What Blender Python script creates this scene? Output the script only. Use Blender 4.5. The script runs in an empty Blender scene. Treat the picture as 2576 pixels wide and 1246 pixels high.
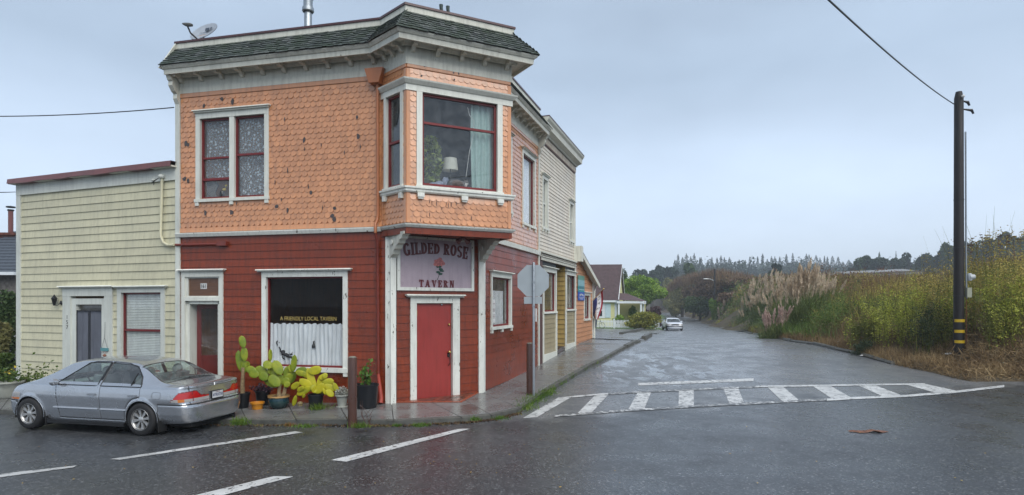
import bpy, math, random
import numpy as np
from mathutils import Vector, Matrix
rnd = random.Random(7)
nr = np.random.default_rng(11)
SC = bpy.context.scene
COL = SC.collection
# ---------------------------------------------------------------- camera, sky, sun, exposure
H = 2.27                       # eye height above the paving at the tavern corner
FOC, CX, HY = 1500.0, 1288.0, 764.0   # focal length, centre column and horizon row measured on the photograph
cam_d = bpy.data.cameras.new('camera'); cam = bpy.data.objects.new('camera', cam_d); COL.objects.link(cam)
cam.location = (0, 0, H); cam.rotation_euler = (math.radians(90), 0, 0)
cam_d.sensor_width = 36.0; cam_d.lens = 36.0*FOC/2576.0; cam_d.shift_y = (HY-623.0)/2576.0
cam_d.clip_start = 0.05; cam_d.clip_end = 4000
SC.camera = cam
SC.view_settings.view_transform = 'Standard'; SC.view_settings.look = 'None'
SC.view_settings.gamma = 1.0; SC.view_settings.use_curve_mapping = False
SC.view_settings.exposure = 1.22
SUN_EL, SUN_AZ = math.radians(52), math.radians(150)      # azimuth clockwise from +Y
world = bpy.data.worlds.new('World'); SC.world = world; world.use_nodes = True
wn, wl = world.node_tree.nodes, world.node_tree.links
wn.clear()
w_out = wn.new('ShaderNodeOutputWorld'); w_bg = wn.new('ShaderNodeBackground')
sky = wn.new('ShaderNodeTexSky'); sky.sky_type = 'NISHITA'; sky.sun_disc = False
sky.sun_elevation = SUN_EL; sky.sun_rotation = SUN_AZ
w_bg.inputs['Strength'].default_value = 0.1
w_tc = wn.new('ShaderNodeTexCoord'); w_sep = wn.new('ShaderNodeSeparateXYZ')
wl.new(w_tc.outputs['Generated'], w_sep.inputs[0])
w_map = wn.new('ShaderNodeMapping'); w_map.inputs['Scale'].default_value = (1.0, 1.0, 2.6)
wl.new(w_tc.outputs['Generated'], w_map.inputs[0])
w_noise = wn.new('ShaderNodeTexNoise'); w_noise.inputs['Scale'].default_value = 1.7
w_noise.inputs['Detail'].default_value = 4; w_noise.inputs['Roughness'].default_value = 0.5
wl.new(w_map.outputs[0], w_noise.inputs['Vector'])
w_el = wn.new('ShaderNodeValToRGB'); cr = w_el.color_ramp        # overcast by elevation (sine)
cr.elements[0].position = 0.0; cr.elements[0].color = (3.9, 4.4, 5.15, 1)
cr.elements[1].position = 1.0; cr.elements[1].color = (2.00, 2.41, 3.01, 1)
e = cr.elements.new(0.16); e.color = (3.4, 4.0, 4.85, 1)
e = cr.elements.new(0.34); e.color = (2.17, 2.67, 3.31, 1)
wl.new(w_sep.outputs['Z'], w_el.inputs[0])
w_cl = wn.new('ShaderNodeMapRange'); w_cl.inputs['From Min'].default_value = 0.3; w_cl.inputs['From Max'].default_value = 0.7
w_cl.inputs['To Min'].default_value = 0.80; w_cl.inputs['To Max'].default_value = 1.16
wl.new(w_noise.outputs['Fac'], w_cl.inputs['Value'])
w_mul = wn.new('ShaderNodeVectorMath'); w_mul.operation = 'SCALE'
wl.new(w_el.outputs[0], w_mul.inputs[0]); wl.new(w_cl.outputs[0], w_mul.inputs['Scale'])
w_mix = wn.new('ShaderNodeMix'); w_mix.data_type = 'RGBA'; w_mix.inputs[0].default_value = 0.88
wl.new(sky.outputs[0], w_mix.inputs[6]); wl.new(w_mul.outputs[0], w_mix.inputs[7])
wl.new(w_mix.outputs[2], w_bg.inputs['Color']); wl.new(w_bg.outputs[0], w_out.inputs['Surface'])
sun_d = bpy.data.lights.new('sun', 'SUN'); sun_d.energy = 1.5; sun_d.angle = math.radians(60); sun_d.color = (1, 0.97, 0.92)
sun = bpy.data.objects.new('sun', sun_d); COL.objects.link(sun)
_sd = Vector((math.sin(SUN_AZ)*math.cos(SUN_EL), math.cos(SUN_AZ)*math.cos(SUN_EL), math.sin(SUN_EL)))
sun.rotation_euler = _sd.to_track_quat('Z', 'Y').to_euler()
SC.render.engine = 'CYCLES'
try:
    SC.cycles.use_denoising = True; SC.cycles.max_bounces = 6; SC.cycles.transparent_max_bounces = 24
    SC.cycles.volume_bounces = 0; SC.cycles.diffuse_bounces = 3; SC.cycles.glossy_bounces = 3; SC.cycles.caustics_reflective = False
except Exception: pass

# ---------------------------------------------------------------- measuring helpers
def conv(ox, oy, s): return lambda x, y: ((ox+x/s)/1.3716, (oy+y/s)/1.3716)
C1_ = conv(0, 500, 2.492); C2_ = conv(0, 1100, 2.492); C3_ = conv(550, 0, 2.4925); C4_ = conv(550, 300, 2.265)
C5_ = conv(1200, 0, 2.4918); C6_ = conv(1200, 400, 2.4918); C7_ = conv(550, 800, 1.78); C8_ = conv(1200, 800, 1.78)
D1_ = conv(1700, 250, 2.077); D2_ = conv(1650, 800, 2.492); D3_ = conv(1980, 850, 3.56); D4_ = conv(2200, 800, 2.769)
D5_ = conv(2800, 750, 2.076); D6_ = conv(3150, 250, 2.493); D7_ = conv(1700, 1200, 1.405); D8_ = conv(0, 1350, 1.472)
E1_ = conv(0, 800, 1.78); F1_ = conv(1980, 950, 6.23); F2_ = conv(1200, 1150, 4.154); F3_ = conv(780, 1130, 3.893)
PQ = np.array([[-40, -.11], [9, -.11], [12.3, -.11], [15, -.08], [18, 0], [20, .11], [24.6, .39], [29, .44], [39, .20], [50, -.32], [69, -.80], [90, -1.1], [112, -1.22], [168, -1.1], [400, -1.0], [900, 0], [4000, 8]])
def _smooth_table():
    xs = np.linspace(-40, 400, 1761); ys = np.interp(xs, PQ[:, 0], PQ[:, 1])
    k = np.exp(-0.5*(np.arange(-16, 17)/6.0)**2); k /= k.sum()
    return xs, np.convolve(np.pad(ys, 16, mode='edge'), k, 'valid')
TX, TY = _smooth_table()
def road_z(x, y):
    x = np.asarray(x, float); y = np.asarray(y, float)
    f = np.where(y < 399, np.interp(y, TX, TY), np.interp(y, PQ[:, 0], PQ[:, 1]))
    d = np.clip(-x-2.5, 0, 5)
    return f - 0.035*d*np.clip((32-y)/12, 0, 1)
def gp(px, py, dz=0.0):
    """point of the ground seen at a photograph position"""
    r = (px-CX)/FOC; v = (py-HY)/FOC
    d = 3.0
    last = d
    while d < 900:
        if H - v*d <= float(road_z(r*d, d))+dz: break
        last = d; d *= 1.02
    lo, hi = last, d
    for _ in range(30):
        m = .5*(lo+hi)
        if H - v*m <= float(road_z(r*m, m))+dz: hi = m
        else: lo = m
    return r*hi, hi
class Wall:
    def __init__(s, x, y, ux, uy, flip=1):
        n = math.hypot(ux, uy); s.P = (x, y); s.u = (ux/n, uy/n)
        nx, ny = s.u[1], -s.u[0]
        if nx*x+ny*y > 0: nx, ny = -nx, -ny
        s.n = (nx, ny)
    def off(s, o): return Wall(s.P[0]+s.n[0]*o, s.P[1]+s.n[1]*o, s.u[0], s.u[1])
    def t(s, px, o=0):
        r = (px-CX)/FOC; x = s.P[0]+s.n[0]*o; y = s.P[1]+s.n[1]*o
        return (x-r*y)/(r*s.u[1]-s.u[0])
    def p(s, t, o=0): return (s.P[0]+s.u[0]*t+s.n[0]*o, s.P[1]+s.u[1]*t+s.n[1]*o)
    def z(s, px, py, o=0):
        return H+(HY-py)*s.p(s.t(px, o), o)[1]/FOC
    def tz(s, q, o=0): return s.t(q[0], o), s.z(q[0], q[1], o)

# ---------------------------------------------------------------- mesh builder
class G:
    def __init__(s): s.v = []; s.f = []; s.m = []; s.mi = 0
    def add(s, vs, fs):
        b = len(s.v); s.v += [tuple(q) for q in vs]; s.f += [tuple(b+i for i in f) for f in fs]; s.m += [s.mi]*len(fs); return s
    def box(s, x0, x1, y0, y1, z0, z1):
        return s.add([(x0,y0,z0),(x1,y0,z0),(x1,y1,z0),(x0,y1,z0),(x0,y0,z1),(x1,y0,z1),(x1,y1,z1),(x0,y1,z1)], BOXF)
    def wbox(s, w, t0, t1, z0, z1, o0, o1, o1b=None):
        """box on a wall; o1b: outer offset at the top edge when it differs"""
        if o1b is None: o1b = o1
        a, b = w.p(t0, o0), w.p(t1, o0); c, d = w.p(t1, o1), w.p(t0, o1); c2, d2 = w.p(t1, o1b), w.p(t0, o1b)
        vs = [(*a, z0), (*b, z0), (*c, z0), (*d, z0), (*a, z1), (*b, z1), (*c2, z1), (*d2, z1)]
        return s.add(vs, BOXF)
    def obox(s, c, ax, ay, az, hx, hy, hz):
        c, ax, ay, az = Vector(c), Vector(ax), Vector(ay), Vector(az); vs = []
        for k in (-1, 1):
            for (i, j) in ((-1,-1),(1,-1),(1,1),(-1,1)): vs.append(c+ax*hx*i+ay*hy*j+az*hz*k)
        return s.add(vs, BOXF)
    def beam(s, a, b, w, h=None, up=(0,0,1)):
        a, b = Vector(a), Vector(b); d = (b-a); L = d.length; d.normalize(); up = Vector(up)
        x = d.cross(up)
        if x.length < 1e-4: x = d.cross(Vector((1,0,0)))
        x.normalize(); y = x.cross(d); h = w if h is None else h
        return s.obox((a+b)/2, d, x, y, L/2, w/2, h/2)
    def tube(s, pts, r, n=8, cap=True):
        pts = [Vector(p) for p in pts]; rs = r if isinstance(r, (list, tuple)) else [r]*len(pts)
        vs, fs = [], []; prev = None
        for i, p in enumerate(pts):
            d = (pts[min(i+1, len(pts)-1)]-pts[max(i-1, 0)]).normalized()
            x = d.cross(Vector((0,0,1)) if abs(d.z) < .95 else Vector((1,0,0))) if prev is None else prev-d*prev.dot(d)
            x.normalize(); prev = x; y = d.cross(x)
            for k in range(n):
                a = 2*math.pi*k/n; vs.append(p+(x*math.cos(a)+y*math.sin(a))*rs[i])
        for i in range(len(pts)-1):
            for k in range(n):
                k2 = (k+1) % n; fs.append((i*n+k, i*n+k2, (i+1)*n+k2, (i+1)*n+k))
        if cap: fs.append(tuple(range(n))[::-1]); fs.append(tuple((len(pts)-1)*n+k for k in range(n)))
        return s.add(vs, fs)
    def lathe(s, c, prof, n=20, sx=1, sy=1):
        vs, fs = [], []
        for (r, z) in prof:
            for k in range(n):
                a = 2*math.pi*k/n; vs.append((c[0]+r*sx*math.cos(a), c[1]+r*sy*math.sin(a), c[2]+z))
        for i in range(len(prof)-1):
            for k in range(n):
                k2 = (k+1) % n; fs.append((i*n+k, i*n+k2, (i+1)*n+k2, (i+1)*n+k))
        return s.add(vs, fs)
    def poly(s, pts): return s.add(pts, [tuple(range(len(pts)))])
    def prism(s, pts, ext):
        """closed outline pts (3d) extruded by vector ext"""
        n = len(pts); e = Vector(ext); a = [Vector(p) for p in pts]; b = [p+e for p in a]
        fs = [tuple(range(n))[::-1], tuple(range(n, 2*n))]+[(i, (i+1) % n, n+(i+1) % n, n+i) for i in range(n)]
        return s.add(a+b, fs)
    def ball(s, c, rx, ry, rz, nu=12, nv=8):
        vs, fs = [], []
        for i in range(nv+1):
            th = math.pi*i/nv
            for k in range(nu):
                a = 2*math.pi*k/nu; vs.append((c[0]+rx*math.sin(th)*math.cos(a), c[1]+ry*math.sin(th)*math.sin(a), c[2]-rz*math.cos(th)))
        for i in range(nv):
            for k in range(nu):
                k2 = (k+1) % nu; fs.append((i*nu+k, i*nu+k2, (i+1)*nu+k2, (i+1)*nu+k))
        return s.add(vs, fs)
    def xf(s, M):
        s.v = [tuple(M @ Vector(q)) for q in s.v]; return s
BOXF = [(3,2,1,0),(4,5,6,7),(0,1,5,4),(1,2,6,5),(2,3,7,6),(3,0,4,7)]
def props(o, label=None, cat=None, group=None, kind=None):
    if label: o['label'] = label
    if cat: o['category'] = cat
    if group: o['group'] = group
    if kind: o['kind'] = kind
    return o
def wloc(o):
    l = Vector((0,0,0))
    while o is not None: l += o.location; o = o.parent
    return l
def make(name, g, mats, parent=None, smooth=False, local=False, **kw):
    if not isinstance(mats, (list, tuple)): mats = [mats]
    me = bpy.data.meshes.new(name)
    vs = g.v
    if parent is not None and not local:
        L = wloc(parent); vs = [(a-L.x, b-L.y, c-L.z) for a, b, c in vs]
    me.from_pydata([tuple(map(float, q)) for q in vs], [], g.f)
    for m in mats: me.materials.append(m)
    if len(mats) > 1: me.polygons.foreach_set('material_index', g.m)
    if smooth:
        me.polygons.foreach_set('use_smooth', [True]*len(me.polygons))
    o = bpy.data.objects.new(name, me); COL.objects.link(o)
    if parent is not None: o.parent = parent
    me.validate(); me.update()
    if smooth and smooth != 'all':
        try: me.set_sharp_from_angle(angle=math.radians(38))
        except Exception: pass
    return props(o, **kw)
def thing(name, label, cat, loc, rz=0, group=None, parent=None):
    o = bpy.data.objects.new(name, None); COL.objects.link(o); o.location = loc; o.rotation_euler = (0, 0, rz)
    o.empty_display_size = .2
    return props(o, label, cat, group)
def solo(name, g, mats, label, cat, group=None, kind=None, smooth=False):
    """a thing that is one mesh, origin at its base"""
    a = np.array(g.v); c = (a.min(0)+a.max(0))/2; c[2] = a[:, 2].min()
    g.v = [tuple(q) for q in (a-c)]
    o = make(name, g, mats, None, smooth=smooth); o.location = c
    return props(o, label, cat, group, kind)
def nmesh(name, V, F4, mats, parent=None, smooth=False, shift=True, midx=None, **kw):
    """numpy mesh: V (n,3), F4 (m,k) faces all of k corners"""
    V = np.asarray(V, np.float32)
    if parent is not None and shift: L = wloc(parent); V = V-np.array([L.x, L.y, L.z], np.float32)
    F4 = np.asarray(F4, np.int32); k = F4.shape[1]
    me = bpy.data.meshes.new(name); me.vertices.add(len(V)); me.vertices.foreach_set('co', V.ravel())
    me.loops.add(F4.size); me.loops.foreach_set('vertex_index', F4.ravel())
    me.polygons.add(len(F4)); me.polygons.foreach_set('loop_start', np.arange(0, F4.size, k, dtype=np.int32))
    try: me.polygons.foreach_set('loop_total', np.full(len(F4), k, np.int32))
    except Exception: pass
    if not isinstance(mats, (list, tuple)): mats = [mats]
    for m in mats: me.materials.append(m)
    if midx is not None: me.polygons.foreach_set('material_index', np.asarray(midx, np.int32))
    if smooth: me.polygons.foreach_set('use_smooth', np.ones(len(F4), bool))
    me.update(calc_edges=True)
    o = bpy.data.objects.new(name, me); COL.objects.link(o)
    if parent is not None: o.parent = parent
    return props(o, **kw)
def copy_tree(o, parent=None):
    c = o.copy(); COL.objects.link(c); c.parent = parent
    if parent is not None and o.parent is not None: c.matrix_parent_inverse = o.matrix_parent_inverse.copy()
    for ch in list(o.children): copy_tree(ch, c)
    return c

# ---------------------------------------------------------------- materials
def new_mat(name):
    m = bpy.data.materials.new(name); m.use_nodes = True
    return m, m.node_tree.nodes, m.node_tree.links, m.node_tree.nodes['Principled BSDF']
def c4(c): return (*c, 1)
def nz(n, l, scale, detail=3, rough=.5, vec=None, coord='Object', stretch=None):
    t = n.new('ShaderNodeTexNoise'); t.inputs['Scale'].default_value = scale; t.inputs['Detail'].default_value = detail; t.inputs['Roughness'].default_value = rough
    if vec is None:
        tc = n.new('ShaderNodeTexCoord'); vec = tc.outputs[coord]
    if stretch:
        mp = n.new('ShaderNodeMapping'); mp.inputs['Scale'].default_value = stretch; l.new(vec, mp.inputs[0]); vec = mp.outputs[0]
    l.new(vec, t.inputs['Vector']); return t.outputs['Fac']
def rng(n, l, v, a, b, c, d):
    r = n.new('ShaderNodeMapRange'); r.inputs['From Min'].default_value = a; r.inputs['From Max'].default_value = b
    r.inputs['To Min'].default_value = c; r.inputs['To Max'].default_value = d; l.new(v, r.inputs['Value']); return r.outputs[0]
def mixc(n, l, f, a, b, mode='MIX'):
    m = n.new('ShaderNodeMix'); m.data_type = 'RGBA'; m.blend_type = mode
    if isinstance(f, (int, float)): m.inputs[0].default_value = f
    else: l.new(f, m.inputs[0])
    for i, q in ((6, a), (7, b)):
        if isinstance(q, tuple): m.inputs[i].default_value = q if len(q) == 4 else c4(q)
        else: l.new(q, m.inputs[i])
    return m.outputs[2]
def math_(n, l, op, a, b=None):
    m = n.new('ShaderNodeMath'); m.operation = op
    for i, q in ((0, a), (1, b)):
        if q is None: continue
        if isinstance(q, (int, float)): m.inputs[i].default_value = q
        else: l.new(q, m.inputs[i])
    return m.outputs[0]
def bump(n, l, p, h, strength=.3, dist=.01):
    b = n.new('ShaderNodeBump'); b.inputs['Strength'].default_value = strength; b.inputs['Distance'].default_value = dist
    l.new(h, b.inputs['Height']); l.new(b.outputs[0], p.inputs['Normal'])
def plain(name, c, rough=.6, metal=0, var=.12, vs=6, spec=.5):
    m, n, l, p = new_mat(name)
    f = nz(n, l, vs, 4)
    k = rng(n, l, f, .3, .7, 1-var, 1+var)
    mx = n.new('ShaderNodeVectorMath'); mx.operation = 'SCALE'; mx.inputs[0].default_value = c; l.new(k, mx.inputs['Scale'])
    l.new(mx.outputs[0], p.inputs['Base Color']); p.inputs['Roughness'].default_value = rough; p.inputs['Metallic'].default_value = metal
    p.inputs['Specular IOR Level'].default_value = spec
    return m
def paint(name, c, rough=.45, grime=(.08,.075,.06), grime_amt=.35, chip=None, chip_lo=.70, stretch=(1,1,.12), var=.08, wet=0, chip_scale=9, streak=.45, tone=.05):
    """weathered house paint: blotchy tone, dirt streaks running down, flaked patches showing old wood"""
    m, n, l, p = new_mat(name)
    tc = n.new('ShaderNodeNewGeometry').outputs['Position']
    f1 = nz(n, l, 1.3, 4, .6, tc); f2 = nz(n, l, 14, 4, .6, tc, stretch=stretch); f3 = nz(n, l, 40, 2, .6, tc)
    inf = math_(n, l, 'FRACT', math_(n, l, 'ADD', n.new('ShaderNodeNewGeometry').outputs['Random Per Island'], n.new('ShaderNodeObjectInfo').outputs['Random']))
    k = math_(n, l, 'ADD', rng(n, l, f1, .3, .7, 1-var, 1+var), rng(n, l, inf, 0, 1, -tone, tone))
    vm = n.new('ShaderNodeVectorMath'); vm.operation = 'SCALE'; vm.inputs[0].default_value = c; l.new(k, vm.inputs['Scale'])
    g = rng(n, l, f2, streak, .8, 0, grime_amt)
    col = mixc(n, l, g, vm.outputs[0], grime)
    if chip:
        f4 = nz(n, l, chip_scale, 5, .65, tc, stretch=(1.6,1.6,.55)); ch = rng(n, l, f4, chip_lo, chip_lo+.015, 0, 1)
        col = mixc(n, l, ch, col, chip)
    l.new(col, p.inputs['Base Color'])
    r = rng(n, l, f1, .3, .7, rough-.08, rough+.12); l.new(r, p.inputs['Roughness'])
    if wet:
        p.inputs['Coat Weight'].default_value = wet; p.inputs['Coat Roughness'].default_value = .18
    bump(n, l, p, math_(n, l, 'ADD', f2, f3), .25, .004)
    return m
def foliage(name, cols, rough=.55, trans=.25, pos_scale=1.2, spec=.35):
    """leaf colours picked per leaf and drifting through the plant"""
    m, n, l, p = new_mat(name)
    geo = n.new('ShaderNodeNewGeometry')
    f = nz(n, l, pos_scale, 3, .5, geo.outputs['Position'])
    a = math_(n, l, 'ADD', math_(n, l, 'MULTIPLY', geo.outputs['Random Per Island'], .5), rng(n, l, f, .3, .7, 0, .5))
    r = n.new('ShaderNodeValToRGB'); l.new(a, r.inputs[0])
    els = r.color_ramp.elements; els[0].position = 0.1; els[0].color = c4(cols[0]); els[1].position = .9; els[1].color = c4(cols[-1])
    for i, c in enumerate(cols[1:-1]): e = els.new(.1+.8*(i+1)/(len(cols)-1)); e.color = c4(c)
    l.new(r.outputs[0], p.inputs['Base Color']); p.inputs['Roughness'].default_value = rough; p.inputs['Specular IOR Level'].default_value = spec
    if trans:
        t = n.new('ShaderNodeBsdfTranslucent'); l.new(r.outputs[0], t.inputs[0]); mx = n.new('ShaderNodeMixShader'); mx.inputs[0].default_value = trans
        l.new(p.outputs[0], mx.inputs[1]); l.new(t.outputs[0], mx.inputs[2]); l.new(mx.outputs[0], n['Material Output'].inputs[0])
    return m
def glass(name, tint=(.97,.98,.98), refl=.9, ior=1.5, rough=.02, dirt=.05):  # dirt: share of diffuse film, also used to colour in car-glass reflection
    m, n, l, p = new_mat(name); n.remove(p)
    t = n.new('ShaderNodeBsdfTransparent'); t.inputs[0].default_value = c4(tint)
    g = n.new('ShaderNodeBsdfGlossy'); g.inputs['Color'].default_value = (refl, refl, refl, 1); g.inputs['Roughness'].default_value = rough
    f = n.new('ShaderNodeFresnel'); l.new(rng(n, l, n.new('ShaderNodeNewGeometry').outputs['Backfacing'], 0, 1, ior, 1/ior), f.inputs['IOR'])
    mx = n.new('ShaderNodeMixShader'); l.new(f.outputs[0], mx.inputs[0]); l.new(t.outputs[0], mx.inputs[1]); l.new(g.outputs[0], mx.inputs[2])
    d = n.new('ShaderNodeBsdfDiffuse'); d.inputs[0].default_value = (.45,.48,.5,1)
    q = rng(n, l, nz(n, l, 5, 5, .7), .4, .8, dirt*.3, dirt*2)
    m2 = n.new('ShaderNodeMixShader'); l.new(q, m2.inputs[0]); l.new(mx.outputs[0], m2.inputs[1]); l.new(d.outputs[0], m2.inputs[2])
    l.new(m2.outputs[0], n['Material Output'].inputs[0]); return m
M = {}
M['orange'] = paint('orange_paint', (.585,.258,.110), .34, (.16,.08,.05), .42, (.05,.045,.045), .745, chip_scale=7, wet=1.0, tone=.11)
M['orange_old'] = plain('bare_shingle_wood', (.075,.065,.065), .8)
M['red'] = paint('brick_red_paint', (.205,.031,.006), .30, (.05,.010,.004), .6, None, wet=.0, streak=.4, tone=.12, var=.14)
M['maroon_door'] = paint('red_door_paint', (.30,.033,.026), .42, (.16,.02,.012), .5, None, wet=.15)
M['white'] = paint('white_trim_paint', (.68,.69,.62), .5, (.18,.17,.13), .26, (.12,.10,.08), .74, chip_scale=5)
M['white_flaky'] = paint('flaking_white_paint', (.70,.71,.65), .5, (.16,.15,.12), .30, (.10,.09,.07), .635, stretch=(1,1,.2), chip_scale=8)
M['cornice'] = paint('cream_cornice_paint', (.62,.62,.54), .55, (.15,.13,.09), .36, (.12,.09,.06), .70)
M['sash'] = paint('dark_red_sash', (.17,.012,.012), .4, (.05,.01,.01), .4, (.3,.28,.25), .72)
M['yellow'] = paint('pale_yellow_siding', (.58,.55,.385), .55, (.16,.15,.09), .3, (.12,.11,.08), .76)
M['grey_trim'] = paint('grey_white_trim', (.62,.64,.58), .55, (.18,.17,.13), .28, (.2,.18,.14), .73)
M['flash'] = paint('oxblood_flashing', (.07,.02,.02), .35, (.02,.01,.01), .4, None, wet=.3)
M['flash2'] = paint('rust_red_flashing', (.15,.045,.04), .4, (.05,.02,.02), .4, None, wet=.3)
M['dark'] = plain('dark_interior', (.018,.018,.02), .9)
M['room'] = plain('room_plaster', (.05,.06,.065), .9)
M['teal_room'] = plain('slate_room', (.045,.06,.07), .9)
M['glass'] = glass('window_glass')
M['glass_dark'] = glass('shop_glass', (.93,.94,.94), .55, 1.25, .02, .008)
M['metal'] = plain('galvanised_steel', (.33,.36,.38), .38, .75)
M['black_metal'] = plain('black_iron', (.012,.012,.013), .4)
M['brass'] = plain('brass', (.6,.42,.15), .25, 1)
def wood_shake():
    m, n, l, p = new_mat('mossy_shingle')
    geo = n.new('ShaderNodeNewGeometry'); r = n.new('ShaderNodeValToRGB')
    info = n.new('ShaderNodeObjectInfo')
    f = nz(n, l, 3, 4, .6, geo.outputs['Position']); f2 = nz(n, l, 30, 3, .6, geo.outputs['Position'], stretch=(1, 1, .2))
    rr = math_(n, l, 'FRACT', math_(n, l, 'ADD', geo.outputs['Random Per Island'], info.outputs['Random']))
    l.new(rr, r.inputs[0])
    els = r.color_ramp.elements; els[0].color = (.022,.026,.026,1); els[1].color = (.14,.15,.145,1)
    e = els.new(.35); e.color = (.045,.055,.05,1); e = els.new(.7); e.color = (.08,.092,.09,1)
    k = rng(n, l, f, .35, .65, 0, .75); c = mixc(n, l, k, r.outputs[0], (.038,.06,.032))
    k2 = rng(n, l, f2, .45, .8, 0, .7); c = mixc(n, l, k2, c, (.02,.022,.022))
    l.new(c, p.inputs['Base Color']); p.inputs['Roughness'].default_value = .5; bump(n, l, p, f2, .5, .01); return m
M['shake'] = wood_shake()

# ---------------------------------------------------------------- ground
def asphalt():
    m, n, l, p = new_mat('wet_asphalt')
    pos = n.new('ShaderNodeNewGeometry').outputs['Position']
    big = nz(n, l, .18, 4, .6, pos); mid = nz(n, l, 1.1, 5, .65, pos); fine = nz(n, l, 55, 2, .7, pos)
    v = n.new('ShaderNodeTexVoronoi'); v.inputs['Scale'].default_value = 42; l.new(pos, v.inputs['Vector'])
    spk = rng(n, l, v.outputs['Color'], .72, .93, 0, 1)
    base = mixc(n, l, rng(n, l, big, .35, .65, 0, 1), (.036,.038,.042), (.066,.070,.076))
    base = mixc(n, l, rng(n, l, mid, .45, .75, 0, .5), base, (.020,.021,.023))
    base = mixc(n, l, math_(n, l, 'MULTIPLY', spk, .85), base, (.27,.275,.28))
    base = mixc(n, l, rng(n, l, nz(n, l, 24, 3, .7, pos), .38, .62, 0, .75), base, (.016,.017,.019))
    sq = n.new('ShaderNodeSeparateXYZ'); l.new(pos, sq.inputs[0])
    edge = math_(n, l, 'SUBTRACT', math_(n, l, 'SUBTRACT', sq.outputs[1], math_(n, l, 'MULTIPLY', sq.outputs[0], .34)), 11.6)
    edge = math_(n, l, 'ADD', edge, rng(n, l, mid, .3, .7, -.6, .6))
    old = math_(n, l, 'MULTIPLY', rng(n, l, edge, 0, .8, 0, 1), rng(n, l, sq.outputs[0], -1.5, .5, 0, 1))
    pale = mixc(n, l, rng(n, l, mid, .35, .65, 0, 1), (.095,.100,.106), (.185,.192,.20)); pale = mixc(n, l, rng(n, l, nz(n, l, 20, 3, .7, pos), .38, .62, 0, .5), pale, (.05,.052,.055)); pale = mixc(n, l, math_(n, l, 'MULTIPLY', spk, .5), pale, (.30,.30,.30))  # older grey asphalt, its colour lightened further to imitate wet sheen
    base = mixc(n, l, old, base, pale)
    vc = n.new('ShaderNodeTexVoronoi'); vc.feature = 'DISTANCE_TO_EDGE'; vc.inputs['Scale'].default_value = 4.2
    wob = n.new('ShaderNodeTexNoise'); wob.inputs['Scale'].default_value = 3; l.new(pos, wob.inputs['Vector'])
    ad = n.new('ShaderNodeVectorMath'); ad.operation = 'MULTIPLY_ADD'; ad.inputs[1].default_value = (.25,.25,0); l.new(wob.outputs['Color'], ad.inputs[0]); l.new(pos, ad.inputs[2])
    l.new(ad.outputs[0], vc.inputs['Vector'])
    crack = rng(n, l, vc.outputs['Distance'], .0, .05, 1, 0)
    # worn zone in the wheel track across the crosswalk
    sp = n.new('ShaderNodeSeparateXYZ'); l.new(pos, sp.inputs[0])
    zx = rng(n, l, math_(n, l, 'ABSOLUTE', math_(n, l, 'SUBTRACT', sp.outputs[0], 4.3)), 1.2, 3.4, 1, 0)
    zy = rng(n, l, math_(n, l, 'ABSOLUTE', math_(n, l, 'SUBTRACT', sp.outputs[1], 16.5)), 2.6, 5.5, 1, 0)
    zone = math_(n, l, 'MULTIPLY', zx, zy)
    zone = math_(n, l, 'MULTIPLY', zone, rng(n, l, mid, .38, .55, .25, 1))
    ck = math_(n, l, 'MULTIPLY', crack, zone)
    base = mixc(n, l, ck, base, (.012,.012,.012))
    l.new(base, p.inputs['Base Color'])
    r0 = rng(n, l, mid, .35, .7, .42, .22)
    r1 = math_(n, l, 'SUBTRACT', r0, rng(n, l, big, .4, .65, 0, .10))
    zp = rng(n, l, math_(n, l, 'ABSOLUTE', math_(n, l, 'SUBTRACT', sp.outputs[1], 20.5)), 1.6, 4.5, 1, 0)
    pud = math_(n, l, 'MULTIPLY', math_(n, l, 'MULTIPLY', zp, zx), rng(n, l, nz(n, l, 1.6, 5, .65, pos, stretch=(1, .55, 1)), .50, .58, 0, .26))
    l.new(math_(n, l, 'SUBTRACT', r1, pud), p.inputs['Roughness'])
    p.inputs['Specular IOR Level'].default_value = .6
    h = math_(n, l, 'ADD', math_(n, l, 'MULTIPLY', v.outputs['Distance'], .8), math_(n, l, 'MULTIPLY', ck, -2))
    h = math_(n, l, 'ADD', h, fine); wetm = rng(n, l, pud, 0, .30, 0, .7); l.new(math_(n, l, 'MULTIPLY', wetm, .9), p.inputs['Coat Weight']); p.inputs['Coat Roughness'].default_value = .04
    bump(n, l, p, h, .42, .006)
    return m
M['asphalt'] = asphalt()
def concrete():
    m, n, l, p = new_mat('wet_concrete')
    pos = n.new('ShaderNodeNewGeometry').outputs['Position']; inf = n.new('ShaderNodeObjectInfo').outputs['Random']
    a = nz(n, l, .9, 5, .65, pos); b = nz(n, l, 6, 4, .6, pos); f = nz(n, l, 60, 2, .6, pos)
    c = mixc(n, l, rng(n, l, a, .35, .65, 0, 1), (.080,.081,.078), (.165,.168,.165))
    c = mixc(n, l, rng(n, l, inf, 0, 1, 0, .25), c, (.21,.21,.20)); c = mixc(n, l, rng(n, l, b, .5, .8, 0, .45), c, (.025,.025,.023))
    l.new(c, p.inputs['Base Color']); l.new(rng(n, l, a, .35, .65, .16, .42), p.inputs['Roughness'])
    bump(n, l, p, math_(n, l, 'ADD', b, f), .25, .006); return m
M['concrete'] = concrete()
M['kerb'] = plain('mossy_kerb', (.085,.085,.075), .6, var=.3)
M['earth'] = plain('damp_earth', (.05,.038,.02), .9, var=.35, vs=2)
M['lawn'] = plain('lawn_green', (.06,.11,.025), .9, var=.35, vs=3)
M['roadpaint'] = None
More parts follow.
